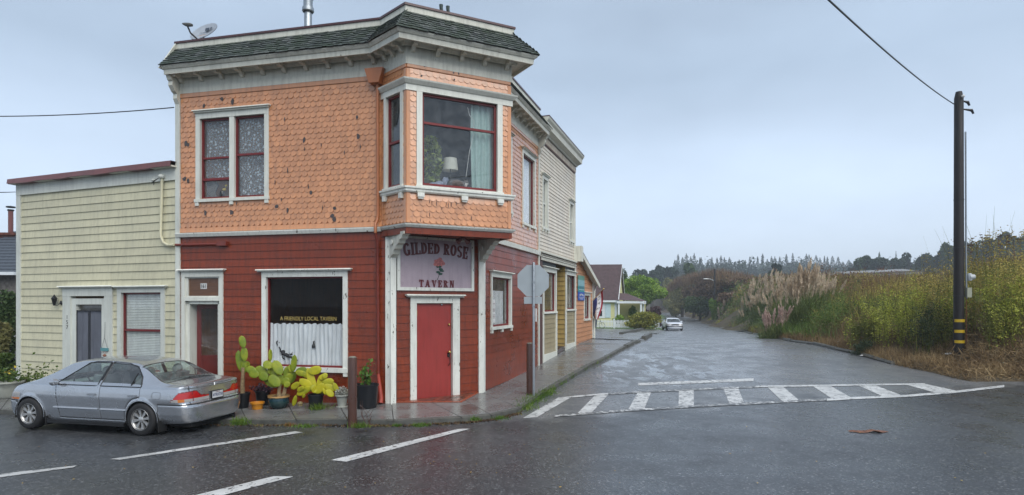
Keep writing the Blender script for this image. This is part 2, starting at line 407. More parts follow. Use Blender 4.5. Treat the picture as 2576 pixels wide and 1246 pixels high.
def road_paint(name='worn_road_paint', thr=.56):
    m, n, l, p = new_mat(name)
    pos = n.new('ShaderNodeNewGeometry').outputs['Position']
    a = nz(n, l, 9, 5, .7, pos); b = nz(n, l, 2, 3, .5, pos)
    vc = n.new('ShaderNodeTexVoronoi'); vc.feature = 'DISTANCE_TO_EDGE'; vc.inputs['Scale'].default_value = 5; l.new(pos, vc.inputs['Vector'])
    cr = rng(n, l, vc.outputs['Distance'], .0, .035, .9, 0)
    sp = n.new('ShaderNodeSeparateXYZ'); l.new(pos, sp.inputs[0])
    zn = rng(n, l, math_(n, l, 'ABSOLUTE', math_(n, l, 'SUBTRACT', sp.outputs[0], 4.3)), .8, 3.2, 1, 0)
    cr = math_(n, l, 'MULTIPLY', cr, zn)
    ch = math_(n, l, 'MAXIMUM', math_(n, l, 'MAXIMUM', rng(n, l, math_(n, l, 'ADD', a, math_(n, l, 'MULTIPLY', zn, .03)), thr, thr+.04, 0, .92), cr), rng(n, l, b, .3, .75, .05, .5))
    c = mixc(n, l, ch, (.62,.63,.62), (.055,.056,.058)); l.new(c, p.inputs['Base Color']); p.inputs['Roughness'].default_value = .4
    bump(n, l, p, a, .3, .004); return m
M['roadpaint'] = road_paint(); M['fadedpaint'] = road_paint('nearly_gone_road_paint', .46)
def grid_mesh(name, xs, ys, fz, mat, **kw):
    X, Y = np.meshgrid(xs, ys); Z = fz(X, Y); V = np.stack([X, Y, Z], -1).reshape(-1, 3)
    nx, ny = len(xs), len(ys); i = np.arange((ny-1)*(nx-1)); r, c = i//(nx-1), i % (nx-1); a = r*nx+c
    return nmesh(name, V, np.stack([a, a+1, a+nx+1, a+nx], 1), mat, smooth=True, **kw)
xs = np.concatenate([np.arange(-46, -16, 2.0), np.arange(-16, 22, .5), np.arange(22, 90, 4.0)])
ys = np.concatenate([np.arange(-16, 4, 2.0), np.arange(4, 46, .5), np.arange(46, 240, 4.0)])
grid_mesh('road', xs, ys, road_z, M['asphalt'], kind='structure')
grid_mesh('ground', np.concatenate([np.arange(-700, 901, 100.0)]),
          np.concatenate([np.arange(-600, 801, 100.0)]),
          lambda X, Y: np.full_like(X, -2.2), M['earth'], kind='structure')

# ---------------------------------------------------------------- wall frames (plan), measured at the corner
WA = Wall(-2.744, 13.586, -.9736, .2284)            # long street front of the tavern, t grows to the left
tJ, tAL = WA.t(962), WA.t(447)
Jp = WA.p(tJ); ALp = WA.p(tAL)
c1p, c2p = (-2.29, 12.97), (-.045, 14.08)
WF = Wall(*c1p, c2p[0]-c1p[0], c2p[1]-c1p[1]); LF = math.dist(c1p, c2p)       # front of the corner bay
WL = Wall(*c1p, Jp[0]-c1p[0], Jp[1]-c1p[1]); LL = math.dist(c1p, Jp)          # left flank of the bay
PR = (-.762, 15.04); BE = (.87, 19.94)
WD = Wall(-2.744, 13.586, PR[0]+2.744, PR[1]-13.586); LD = math.dist((-2.744, 13.586), PR)   # door wall across the corner
WB = Wall(*PR, BE[0]-PR[0], BE[1]-PR[1]); LB = math.dist(PR, BE)               # side street front
WY = Wall(*ALp, -.9354, .3535); LY = WY.t(47)                                  # pale yellow building
t2, t3 = WB.t(1445), WB.t(1490)
def wpt(w, t, o=0): return w.p(t, o)
# ---------------------------------------------------------------- sidewalk with kerb and separate slabs
KH = .10
def side_z(x, y): return float(road_z(x, y))+KH
pairs = [((-250,1035), WY.p(LY+4)), ((0,1042), WY.p(LY)), ((300,1062), WY.p(1.5)), ((620,1069), WA.p(WA.t(600))), ((875,1069), WA.p(WA.t(850))),
         ((990,1071), WD.p(0)), ((1162,1063), WD.p(.35*LD)), ((1236,1056), WD.p(.7*LD)), ((1309,1038), PR), ((1366,997), WB.p(1.2)),
         ((1411,970), WB.p(2.3)), ((1448,948), WB.p(3.7)), ((1489,923), WB.p(LB)), ((1535,900), WB.p(7.0)), ((1585,872), WB.p(t2)), ((1612,861), WB.p(t3))]
O_ = [gp(*a) for a, b in pairs]; I_ = [b for a, b in pairs]
def lerp(a, b, f): return tuple(a[i]+(b[i]-a[i])*f for i in range(len(a)))
base = G(); slabs = []
for k in range(len(pairs)-1):
    L = max(math.dist(O_[k], O_[k+1]), math.dist(I_[k], I_[k+1])); n = max(1, round(L/1.5))
    for j in range(n):
        a0, a1 = lerp(O_[k], O_[k+1], j/n), lerp(O_[k], O_[k+1], (j+1)/n); b0, b1 = lerp(I_[k], I_[k+1], j/n), lerp(I_[k], I_[k+1], (j+1)/n)
        slabs.append((a0, a1, b0, b1))
for (a0, a1, b0, b1) in slabs:
    z = [side_z(*q)-.035 for q in (a0, a1, b1, b0)]; i = lerp(b0, a0, -.05), lerp(b1, a1, -.05)
    base.add([(*a0, z[0]), (*a1, z[1]), (*i[1], z[2]), (*i[0], z[3]), (*a0, z[0]-.3), (*a1, z[1]-.3)], [(0,1,2,3), (4,5,1,0)])
sidewalk = make('sidewalk', base, M['kerb'], kind='structure')
def slab_piece(q, name, mat, lift, thick=.06, bev=.006):
    """quad corner points (x,y) -> thin block following the ground"""
    c = (sum(p[0] for p in q)/4, sum(p[1] for p in q)/4); g = G()
    sh = [lerp(p, c, .010/max(.3, math.dist(p, c))) for p in q]; sh2 = [lerp(p, c, .020/max(.3, math.dist(p, c))) for p in q]
    g.add([(*p, side_z(*p)-thick+lift) for p in sh]+[(*p, side_z(*p)-bev+lift) for p in sh]+[(*p, side_z(*p)+lift) for p in sh2],
          [(0,1,5,4), (1,2,6,5), (2,3,7,6), (3,0,4,7), (4,5,9,8), (5,6,10,9), (6,7,11,10), (7,4,8,11), (8,9,10,11)])
    return make(name, g, mat, sidewalk)
for k, (a0, a1, b0, b1) in enumerate(slabs):
    w = math.dist(a0, b0); f = .16/w
    k0, k1 = lerp(a0, b0, f), lerp(a1, b1, f)
    slab_piece((a0, a1, k1, k0), 'kerb', M['kerb'], rnd.uniform(-.004, .004), .12)
    m0, m1 = lerp(a0, b0, .5+f/2), lerp(a1, b1, .5+f/2)
    if w > 2.1:
        slab_piece((k0, k1, m1, m0), 'slab', M['concrete'], rnd.uniform(-.004, .004)); slab_piece((m0, m1, b1, b0), 'slab', M['concrete'], rnd.uniform(-.004, .004))
    else: slab_piece((k0, k1, b1, b0), 'slab', M['concrete'], rnd.uniform(-.004, .004))

# ---------------------------------------------------------------- wall covering
def sub_rects(t0, t1, z0, z1, holes):
    out = [(t0, t1, z0, z1)]
    for (h0, h1, g0, g1) in holes:
        nxt = []
        for (a, b, c, d) in out:
            if h1 <= a or h0 >= b or g1 <= c or g0 >= d: nxt.append((a, b, c, d)); continue
            if a < h0: nxt.append((a, h0, c, d))
            if b > h1: nxt.append((h1, b, c, d))
            aa, bb = max(a, h0), min(b, h1)
            if c < g0: nxt.append((aa, bb, c, g0))
            if d > g1: nxt.append((aa, bb, g1, d))
        out = nxt
    return [r for r in out if r[1]-r[0] > .01 and r[3]-r[2] > .008]
def boards(w, t0, t1, z0, z1, holes, ex, mat, parent, name='siding_board', cut=None, proud=.017):
    z = z1; 
    while z > z0+.01:
        zb = max(z-ex, z0)
        for (a, b, c, d) in sub_rects(t0, t1, zb, z, holes):
            segs = [a, b]
            if b-a > 3.2 and cut: segs = [a, a+(b-a)*rnd.uniform(.3, .7), b]
            for q in range(len(segs)-1):
                g = G(); e = rnd.uniform(-.002, .002)
                f = lambda zz: .004+(proud-.004)*(z-zz)/ex
                g.wbox(w, segs[q]+.001, segs[q+1]-.001, c+.003, d-.001, -.01, f(c)+e, f(d)+e)
                make(name, g, mat, parent)
        z = zb
def backing(w, t0, t1, z0, z1, holes, mat, parent, th=.14, name='wall'):
    g = G()
    for (a, b, c, d) in sub_rects(t0, t1, z0, z1, holes): g.wbox(w, a, b, c, d, -th, 0)
    return make(name, g, mat, parent)
SCAL = []      # (wall, t, z, clip0, clip1, dark)
SW_, SE_ = .150, .123
def scallops(w, t0, t1, z0, z1, holes, dark=(), ex=SE_, wd=SW_):
    n = max(1, round((t1-t0)/wd)); wd = (t1-t0)/n; rows = max(1, round((z1-z0)/ex)); ex = (z1-z0)/rows
    for r in range(rows):
        zc = z0+ex*r; o = .5*(r % 2)
        for k in range(-1, n+1):
            a = t0+(k+o)*wd; b = a+wd; lo, hi = max(a, t0), min(b, t1)
            if hi-lo < .02: continue
            if any(lo > h0-.01 and hi < h1+.01 and zc+.02 > g0 and zc+ex < g1+.02 for (h0, h1, g0, g1) in holes): continue
            dk = any(abs((a+b)/2-dt) < wd*.5 and abs(zc+ex*.4-dz) < ex*.5 for dt, dz in dark)
            SCAL.append((w, (a+b)/2, zc, lo, hi, wd, False, min(z1, zc+wd*.5+ex+.02)))
SN = 8
def scallop_out(wd, H_):
    """outline in (x,z), bottom round, x centred"""
    r = wd*.5*.985; pts = []
    for k in range(SN+1):
        a = math.pi+math.pi*k/SN; pts.append((r*math.cos(a), r*.8+r*.8*math.sin(a)))
    return pts+[(r, H_), (-r, H_)]
def window(parent, w, o, trim=(.1,.1,.12,.08), sash=.05, mt='white', ms='sash', cap=.06, sill=True, rails=(), pane='glass', lugs=True, recess=.05, capext=.05, mull=None, proud=.045, name='window', blind=None, slope_cap=False):
    """o: outer trim rectangle (t0,t1,z0,z1). frame mesh is the part, sash / pane / cap / sill are its pieces"""
    t0, t1, z0, z1 = o; l, r, tp, bt = trim
    g = G(); p0 = .028
    g.wbox(w, t0, t0+l, z0, z1-tp, -.13, proud).wbox(w, t1-r, t1, z0, z1-tp, -.13, proud).wbox(w, t0, t1, z1-tp+.001, z1, -.13, proud+.003)
    fr = make(name, g, M[mt], parent, smooth=False)
    i0, i1, j0, j1 = t0+l, t1-r, z0+bt, z1-tp
    gs = G().wbox(w, t0-.02, t1+.02, z0-.004, z0+bt, -.13, proud+.03)
    if lugs:
        for tt in (t0, (t0+t1)/2-.05, t1-.1): gs.wbox(w, tt, tt+.1, z0-.09, z0-.005, 0, proud+.02)
    make('sill', gs, M[mt], fr)
    if cap:
        gc = G().wbox(w, t0-capext, t1+capext, z1+.001, z1+cap*.5, 0, proud+.05).wbox(w, t0-capext-.03, t1+capext+.03, z1+cap*.5+.001, z1+cap, 0, proud+.09, proud+.06)
        make('cap', gc, M[mt], fr)
    cols = [(i0, i1)] if mull is None else [(i0, (i0+i1)/2-mull/2), ((i0+i1)/2+mull/2, i1)]
    if mull: make('mullion', G().wbox(w, cols[0][1], cols[1][0], j0, j1, -.13, proud-.004), M[mt], fr)
    for (a, b) in cols:
        gs = G().wbox(w, a+.002, a+sash, j0, j1, -.09, -.03).wbox(w, b-sash, b-.002, j0, j1, -.09, -.03)
        gs.wbox(w, a+sash, b-sash, j0+.001, j0+sash*1.3, -.09, -.031).wbox(w, a+sash, b-sash, j1-sash, j1-.001, -.09, -.031)
        for zr in rails: gs.wbox(w, a+sash, b-sash, zr-.025, zr+.025, -.085, -.025)
        make('sash', gs, M[ms], fr)
        make('pane', G().wbox(w, a+sash*.6, b-sash*.6, j0+sash*.6, j1-sash*.6, -.065, -.059), M[pane], fr)
    return fr, (i0, i1, j0, j1)
def hole(o, trim): return (o[0]+trim[0]*.6, o[1]-trim[1]*.6, o[2]+trim[3]*.6, o[3]-trim[2]*.6)
def rect(w, q0, q1, q2=None, o=0):
    """outer rectangle from two measured corners"""
    a, b = w.tz(q0, o), w.tz(q1, o); return (min(a[0], b[0]), max(a[0], b[0]), min(a[1], b[1]), max(a[1], b[1]))
def offs(path, o, e0=0, e1=0):
    n = len(path); segs = []
    for i in range(n-1):
        dx, dy = path[i+1][0]-path[i][0], path[i+1][1]-path[i][1]; L = math.hypot(dx, dy); segs.append((dx/L, dy/L))
    out = []
    for i in range(n):
        if i == 0: d = segs[0]; out.append((path[0][0]+d[1]*o-d[0]*e0, path[0][1]-d[0]*o-d[1]*e0)); continue
        if i == n-1: d = segs[-1]; out.append((path[i][0]+d[1]*o+d[0]*e1, path[i][1]-d[0]*o+d[1]*e1)); continue
        a, b = segs[i-1], segs[i]; na, nb = (a[1], -a[0]), (b[1], -b[0]); m = (na[0]+nb[0], na[1]+nb[1]); k = o/(1+na[0]*nb[0]+na[1]*nb[1])
        out.append((path[i][0]+m[0]*k, path[i][1]+m[1]*k))
    return out
def sweep(path, prof, e0=0, e1=0):
    """closed profile [(o,z)] carried along path, one piece per straight run"""
    rows = [offs(path, o, e0, e1) for o, z in prof]; out = []; n = len(prof)
    for i in range(len(path)-1):
        g = G(); vs = [(*rows[k][i], prof[k][1]) for k in range(n)]+[(*rows[k][i+1], prof[k][1]) for k in range(n)]
        g.add(vs, [(k, (k+1) % n, n+(k+1) % n, n+k) for k in range(n)]+[tuple(range(n))[::-1], tuple(range(n, 2*n))]); out.append(g)
    return out

# ================================================================ the tavern
zs = lambda z: H+(z-2.03)*1.12
Z_BELT0, Z_BELT1, Z_OR0, Z_OR1 = zs(3.50), zs(3.585), zs(3.585), zs(6.69)
Z_SOF, Z_CR = zs(6.97)+.05, zs(7.10)+.05; Z_TOP = 8.60
tav = thing('tavern_building', 'two storey corner tavern with orange scalloped shingles above deep red boards and a corner bay', 'building', (-2.7, 16.0, 0))
# plan path of the upper storey, left to right
c3p = None
d30 = (math.sin(math.radians(-30)), math.cos(math.radians(-30)))
den = d30[0]*WB.u[1]-d30[1]*WB.u[0]; q_ = ((WB.P[0]-c2p[0])*WB.u[1]-(WB.P[1]-c2p[1])*WB.u[0])/den
c3p = (c2p[0]+d30[0]*q_, c2p[1]+d30[1]*q_)
tC3 = (c3p[0]-PR[0])*WB.u[0]+(c3p[1]-PR[1])*WB.u[1]
WR = Wall(*c2p, d30[0], d30[1]); WR.n = (d30[1], -d30[0])
path = [ALp, Jp, c1p, c2p, c3p, BE]
ZB = -.6
# --- openings
pairwin = rect(WA, C4_(292, 905), C4_(862, 165))
shop = rect(WA, C7_(634, 850), C7_(1160, 240))
door161 = rect(WA, C7_(142, 1105), C7_(396, 243))
bwin_lo = rect(WB, C8_(873, 600), C8_(1000, 262)); bwin_lo = (WB.t(C8_(873, 0)[0]), WB.t(C8_(1000, 0)[0]), WB.z(*C8_(873, 603)), WB.z(*C8_(873, 247)))
bwin_up = (WB.t(D1_(205, 0)[0]), WB.t(D1_(300, 0)[0]), WB.z(*D1_(205, 1088)), WB.z(*D1_(205, 542)))
bwin_up2 = (WB.t(1250), WB.t(D1_(131, 0)[0]), WB.z(*D1_(125, 1015)), WB.z(*D1_(125, 455)))
front = (WF.t(C5_(588, 0)[0]), WF.t(C5_(1325, 0)[0]), WF.z(*C6_(600, 625)), WF.z(*C5_(600, 735)))
flank = (WL.t(C5_(485, 0)[0]), WL.t(C5_(322, 0)[0]), front[2], front[3])
print('front', front, LF, 'flank', flank, LL, 'pair', pairwin, 'shop', shop, 'door', door161, 'bup', bwin_up, 'blo', bwin_lo)
TS = (.12,.12,.13,.10)
tP = (.12,.12,.14,.07)
h_pair = hole(pairwin, tP); h_shop = hole(shop, TS); h_door = (door161[0]+.06, door161[1]-.06, ZB, door161[3]-.06)
tB = (.10,.10,.12,.07); h_bu = hole(bwin_up, tB); h_bu2 = hole(bwin_up2, tB); h_bl = hole(bwin_lo, tB)
tF = (.13,.13,.14,.07); tL = (.10,.08,.14,.07); h_f = hole(front, tF); h_l = hole(flank, tL)
tA0, tA1 = 0, tAL
for (za_, zb_b, mt_) in ((ZB, Z_BELT0, 'red'), (Z_BELT0+.001, Z_OR1, 'orange')):
    backing(WA, tA0+.14, tA1, za_, zb_b, [h_pair, h_shop, h_door], M[mt_], tav)
    backing(WB, .14, LB, za_, zb_b, [h_bu, h_bu2, h_bl], M[mt_], tav)
dz = side_z(*WD.p(LD*.5))
cdoor = (WD.t(C8_(380,0)[0]), WD.t(C8_(682,0)[0]), dz-.05, WD.z(*C8_(400, 402)))
h_cd = (cdoor[0]+.06, cdoor[1]-.06, ZB, cdoor[3]-.06)
backing(WD, 0, LD, ZB, Z_BELT0, [h_cd], M['room'], tav)
backing(WF, 0, LF, Z_BELT1, Z_OR1, [h_f], M['orange'], tav, th=.1)
backing(WL, 0.02, LL-.02, Z_BELT1, Z_OR1, [h_l], M['orange'], tav, th=.1)
backing(WR, 0.02, q_-.02, Z_BELT1, Z_OR1, [], M['orange'], tav, th=.1)
# lower boards
pa = Z_BELT0-.02
boards(WA, tJ*0+.13, tA1-.09, ZB, pa, [h_door, h_shop], .182, M['red'], tav)
boards(WB, .13, LB-.06, ZB, pa, [h_bl], .182, M['red'], tav, cut=True)
boards(WD, .12, LD-.12, ZB, Z_BELT0-.01, [h_cd, (WD.t(C8_(300,0)[0]), WD.t(C8_(766,0)[0]), WD.z(*C8_(320, 358)), 9)], .19, M['red'], tav)
# belt course
for g in sweep(path[:2], [(0, Z_BELT0), (.07, Z_BELT0), (.10, Z_BELT1-.02), (.10, Z_BELT1), (0, Z_BELT1+.02)]): make('belt_moulding', g, M['white_flaky'], tav)
for g in sweep([Jp, c1p, c2p, c3p], [(-.03, Z_BELT0+.02), (.05, Z_BELT0+.02), (.09, Z_BELT1-.03), (.10, Z_BELT1), (-.03, Z_BELT1+.02)]): make('belt_moulding', g, M['white_flaky'], tav)
for g in sweep([Jp, c1p, c2p, c3p], [(-.03, Z_BELT0-.12), (.03, Z_BELT0-.12), (.03, Z_BELT0+.015), (-.03, Z_BELT0+.015)]): make('bay_apron', g, M['red'], tav)
for g in sweep([c3p, BE], [(0, Z_BELT0-.03), (.09, Z_BELT0-.03), (.11, Z_BELT1), (0, Z_BELT1+.04)]): make('belt_moulding', g, M['white_flaky'], tav)
for g in sweep(path[:2], [(0, Z_BELT1+.02), (.04, Z_BELT1+.02), (.03, Z_BELT1+.13), (0, Z_BELT1+.13)]): make('skirt_board', g, M['orange'], tav)
gg = G(); zb_ = Z_BELT0-.06
gg.poly([(*Jp, zb_), (*c1p, zb_), (*c2p, zb_), (*c3p, zb_), (*PR, zb_), (*WD.p(0), zb_)][::-1]); make('bay_soffit', gg, M['red'], tav)
# corner posts, corner boards
def post(w, t0, t1, z0, z1, o1, mat, name='corner_board', o0=0): make(name, G().wbox(w, t0, t1, z0, z1, o0, o1), mat, tav)
gz = side_z(*WD.p(0))
post(WD, -.05, .085, ZB, zb_, .06, M['white_flaky']); post(WD, LD-.12, LD+.02, ZB, zb_, .06, M['white_flaky'])
post(WA, -.02, .13, ZB, zb_, .05, M['white_flaky']); post(WB, -.02, .13, ZB, zb_, .05, M['white_flaky'])
post(WA, tA1-.10, tA1+.03, ZB, Z_OR1, .05, M['grey_trim']); post(WB, LB-.07, LB+.05, ZB, Z_OR1, .05, M['grey_trim'])
# scallops
dkA = [WA.tz(C4_(*q)) for q in [(495,95),(578,118),(355,150),(230,455),(215,445),(230,735),(205,720),(368,985),(572,980),(1549,238),(1560,390),(1137,418),(1375,950),(1355,1010),(1375,1035),(922,935),(1008,965),(1190,830)]]
scallops(WA, tJ+.02, tA1-.11, Z_OR0+.13, Z_OR1-.10, [pairwin], dkA)
post(WA, tJ, tA1-.1, Z_OR1-.10, Z_OR1, .03, M['orange'], 'frieze_board')
zsF = front[2]-.10; zhF = front[3]+.12
hb = [(front[0], front[1], zsF, front[3]+.1)]
for (w, L, o, hh) in ((WF, LF, front, TS), (WL, LL, flank, tL)):
    scallops(w, .07, L-.07 if w is WF else L-.03, Z_OR0+.03, zsF-.03, [], [WF.tz(C6_(*q)) for q in [(845,760),(930,770),(720,860),(700,740)]] if w is WF else [])
    scallops(w, .07, L-.07 if w is WF else L-.03, zhF-.03, Z_OR1-.07, [], [WF.tz(C5_(*q)) for q in [(910,690),(660,575)]] if w is WF else [])
    scallops(w, .07, o[0], zsF+.06, front[3]-.02, [], wd=.17); scallops(w, o[1], L-.07 if w is WF else L-.03, zsF+.06, front[3]-.02, [], wd=.15)
    post(w, 0, L, Z_OR1-.07, Z_OR1, .03, M['orange'], 'frieze_board')
    post(w, -.012, .07, Z_OR0+.03, Z_OR1-.10, .03, M['orange']); 
    if w is WF: post(w, L-.07, L+.012, Z_OR0+.03, Z_OR1-.10, .03, M['orange'])
scallops(WB, tC3+.02, LB-.08, Z_OR0+.05, Z_OR1-.08, [bwin_up, bwin_up2])
post(WB, tC3, LB-.07, Z_OR1-.08, Z_OR1, .03, M['orange'], 'frieze_board')
# windows of the tavern
fr, inn = window(tav, WA, pairwin, tP, .045, rails=(), mull=.13, cap=.07, capext=.02)
zr1 = WA.z(*C4_(350, 560)); zr2 = WA.z(*C4_(350, 430)); zr3 = WA.z(*C4_(620, 530)); zr4 = WA.z(*C4_(350, 725))
mid = (inn[0]+inn[1])/2
make('meeting_rail', G().wbox(WA, mid+.1, inn[1]-.03, zr1-.02, zr1+.025, -.08, -.02), M['sash'], fr); make('sash_rail', G().wbox(WA, mid+.1, inn[1]-.03, zr4-.03, zr4+.03, -.08, -.015), M['sash'], fr)
make('meeting_rail', G().wbox(WA, inn[0]+.03, mid-.1, zr3-.025, zr3+.025, -.08, -.02), M['sash'], fr)
frs, inns = window(tav, WA, shop, TS, .035, mt='white_flaky', pane='glass_dark', cap=.06, capext=.09)
frl, innl = window(tav, WB, bwin_lo, tB, .04, cap=.05, capext=.03)
fru, innu = window(tav, WB, bwin_up, tB, .03, cap=.05)
window(tav, WB, bwin_up2, tB, .03, cap=.05)
frf, innf = window(tav, WF, front, tF, .055, cap=0, lugs=False, rails=(WF.z(*C6_(655, 55)),))
frk, innk = window(tav, WL, flank, tL, .045, cap=0, lugs=False, rails=(WL.z(*C6_(370, 235)),))
bay = [Jp, c1p, c2p, c3p]
for g in sweep(bay, [(0, front[3]), (.07, front[3]), (.13, front[3]+.07), (.14, front[3]+.10), (0, front[3]+.13)]): make('head_moulding', g, M['white'], tav)
for g in sweep(bay, [(0, front[3]-.14), (.045, front[3]-.14), (.045, front[3]), (0, front[3])]): make('head_board', g, M['white'], tav)
for g in sweep(bay, [(0, zsF), (.05, zsF), (.075, zsF+.03), (.075, zsF+.085), (.10, zsF+.09), (.10, zsF+.13), (0, zsF+.15)]): make('sill_band', g, M['white_flaky'], tav)
for tt in (front[0]+.01, (front[0]+front[1])/2, front[1]-.14):
    make('sill_block', G().wbox(WF, tt, tt+.15, zsF-.09, zsF+.002, .0, .10).wbox(WF, tt+.015, tt+.135, zsF-.13, zsF-.091, 0, .08), M['white_flaky'], tav)
for tt in (flank[0], flank[1]-.1): make('sill_block', G().wbox(WL, tt, tt+.1, zsF-.12, zsF+.002, .0, .09), M['white_flaky'], tav)
# frieze, soffit, brackets, fascia, crown
for g in sweep(path, [(0, Z_OR1), (.035, Z_OR1), (.04, zs(6.82)-.006), (0, zs(6.82)-.006)]): make('frieze_board', g, M['cornice'], tav)
for g in sweep(path, [(0, zs(6.82)), (.025, zs(6.82)), (.02, Z_SOF+.09), (0, Z_SOF+.09)]): make('frieze_board', g, M['cornice'], tav)
zsf = Z_SOF+.075
for g in sweep(path, [(0, zsf), (.36, zsf), (.36, zsf+.03), (0, zsf+.03)], .02): make('soffit_board', g, M['cornice'], tav)
for g in sweep(path, [(.36, Z_SOF), (.39, Z_SOF), (.40, Z_CR-.03), (.36, Z_CR-.03)], .04): make('fascia_board', g, M['cornice'], tav)
for g in sweep(path, [(.34, Z_CR-.029), (.42, Z_CR-.03), (.46, Z_CR+.02), (.47, Z_CR+.045), (.34, Z_CR+.045)], .06): make('crown_moulding', g, M['cornice'], tav)
for g in sweep(path, [(.04, zsf-.06), (.10, zsf-.06), (.14, zsf-.002), (.04, zsf-.002)]): make('bed_moulding', g, M['cornice'], tav)
def bracket_mesh():
    g = G(); pts = [(0, 0), (.31, 0), (.32, -.05), (.28, -.095), (.22, -.10), (.18, -.07), (.12, -.10), (.07, -.17), (.0, -.19)]
    g.prism([(-.045, -o, z) for o, z in pts], (.09, 0, 0)); return g
bm0 = make('bracket', bracket_mesh(), M['cornice'], tav, local=True); used0 = False
def place_dir(o, loc, w):
    """local x along wall, local -y outward"""
    ux = (-w.n[1], w.n[0]); o.rotation_euler = (0, 0, math.atan2(ux[1], ux[0])); L = wloc(tav); o.location = (loc[0]-L.x, loc[1]-L.y, loc[2]-L.z)
def bracket(w, t):
    global used0
    o = bm0 if not used0 else bm0.copy()
    if used0: COL.objects.link(o); o.parent = tav
    used0 = True; place_dir(o, (*w.p(t, .02), zsf-.001), w)
n = 10
for k in range(n): bracket(WA, tJ+.18+(tA1-tJ-.35)*k/(n-1))
for t in (.12, .45, .78): bracket(WL, t*LL)
for k in range(5): bracket(WF, .12+(LF-.24)*k/4)
for k in range(11): bracket(WB, tC3+.15+(LB-tC3-.3)*k/10)
# end corbels under the cornice at the building edges
for (w, t, s) in ((WA, tA1-.03, 1), (WB, LB-.01, 1)):
    g = G(); pts = [(0, Z_SOF+.07), (.34, Z_SOF+.07), (.34, Z_SOF-.02), (.30, Z_SOF-.10), (.26, Z_SOF-.12), (.27, Z_SOF-.22), (.18, Z_SOF-.34), (.11, Z_SOF-.38), (.12, Z_SOF-.5), (.05, Z_SOF-.62), (0, Z_SOF-.66)]
    a = [(*w.p(t-.06, o), z) for o, z in pts]; d = (w.u[0]*.12, w.u[1]*.12, 0)
    make('end_corbel', g.prism(a, d), M['cornice'], tav)
# mansard
Zm0, Zm1, Om0, Om1 = Z_CR+.04, Z_TOP, .49, .05
for g in sweep(path, [(Om0-.05, Zm0), (Om1-.03, Zm1), (Om1-.2, Zm1), (Om1-.2, Zm0)], .0): make('mansard_backing', g, M['dark'], tav)
MANS = []
bot, top = offs(path, Om0, .10, .04), offs(path, Om1, -.02, .0)
for i in range(len(path)-1):
    B0, B1, T0, T1 = [Vector((*q, z)) for q, z in ((bot[i], Zm0), (bot[i+1], Zm0), (top[i], Zm1), (top[i+1], Zm1))]
    u = (B1-B0).normalized(); nrm = u.cross(((T0+T1)-(B0+B1)).normalized()); sl = ((T0+T1)/2-(B0+B1)/2); sl = (sl-u*sl.dot(u)); SLn = sl.length; sd = sl.normalized(); nrm = u.cross(sd).normalized()
    rows = 8
    for r in range(rows):
        f = r/rows; L0 = (B0+(T0-B0)*f); L1 = (B1+(T1-B1)*f); Lw = (L1-L0).length
        x = 0
        while x < Lw-.02:
            wd = min(rnd.uniform(.08, .17), Lw-x)
            MANS.append((L0+(L1-L0).normalized()*(x+wd/2), u, sd, nrm, wd-.006, SLn/rows*1.45, rnd.uniform(-.004, .008))); x += wd
def shake_verts(c, u, sd, nm, wd, ln, jit):
    h = wd/2; o = []
    for (a, s, t) in ((-h, 0, .030), (h, 0, .030), (h, ln, .006), (-h, ln, .006), (-h, 0, .010), (h, 0, .010), (h, ln, -.002), (-h, ln, -.002)):
        o.append(c+u*a+sd*(s+jit*2-.004)+nm*(t+jit*.5))
    return o
MANS.sort(key=lambda m: (m[0]-Vector((0, 0, H))).length)
sm = bpy.data.meshes.new('roof_shingle')
sm.from_pydata([(-.5,0,.030),(.5,0,.030),(.5,1,.006),(-.5,1,.006),(-.5,0,.010),(.5,0,.010),(.5,1,-.002),(-.5,1,-.002)], [], [(0,1,2,3),(4,5,1,0),(5,6,2,1),(7,4,0,3)]); sm.materials.append(M['shake'])
Lt = wloc(tav)
for (c, u, sd, nm, wd, ln, jit) in MANS[:300]:
    o = bpy.data.objects.new('roof_shingle', sm); COL.objects.link(o); o.parent = tav
    q = c+sd*(jit*2-.004)+nm*(jit*.5)-Lt
    o.matrix_basis = Matrix(((u.x*wd, sd.x*ln, nm.x, q.x), (u.y*wd, sd.y*ln, nm.y, q.y), (u.z*wd, sd.z*ln, nm.z, q.z), (0,0,0,1)))
g = G()
for m_ in MANS[300:]: g.add(shake_verts(*m_), [(0,1,2,3),(4,5,1,0),(5,6,2,1),(7,4,0,3)])
make('roof_shingles', g, M['shake'], tav, kind='stuff')
for g in sweep(path, [(Om1-.03, Z_TOP+.001), (Om1+.02, Z_TOP+.001), (Om1+.02, Z_TOP+.13), (Om1-.03, Z_TOP+.13)], .0): make('parapet_board', g, M['cornice'], tav)
for g in sweep(path, [(Om1-.12, Z_TOP+.131), (Om1+.045, Z_TOP+.131), (Om1+.045, Z_TOP+.18), (Om1-.12, Z_TOP+.185)], .02, .03): make('parapet_flashing', g, M['flash'], tav)
# barge boards closing the left end of the mansard
L0 = offs(path, 0, .17)[0]
g = G(); dA = (-WA.u[0], -WA.u[1])
def ap(o, z, e): d = dA; q = (ALp[0]+WA.n[0]*o-d[0]*e, ALp[1]+WA.n[1]*o-d[1]*e); return (*q, z)
g.prism([ap(-.1, Zm0-.05, .12), ap(.49, Zm0-.05, .12), ap(.09, Z_TOP+.13, .0), ap(-.1, Z_TOP+.13, .0)], (dA[0]*.03, dA[1]*.03, 0)); make('barge_board', g, M['cornice'], tav)
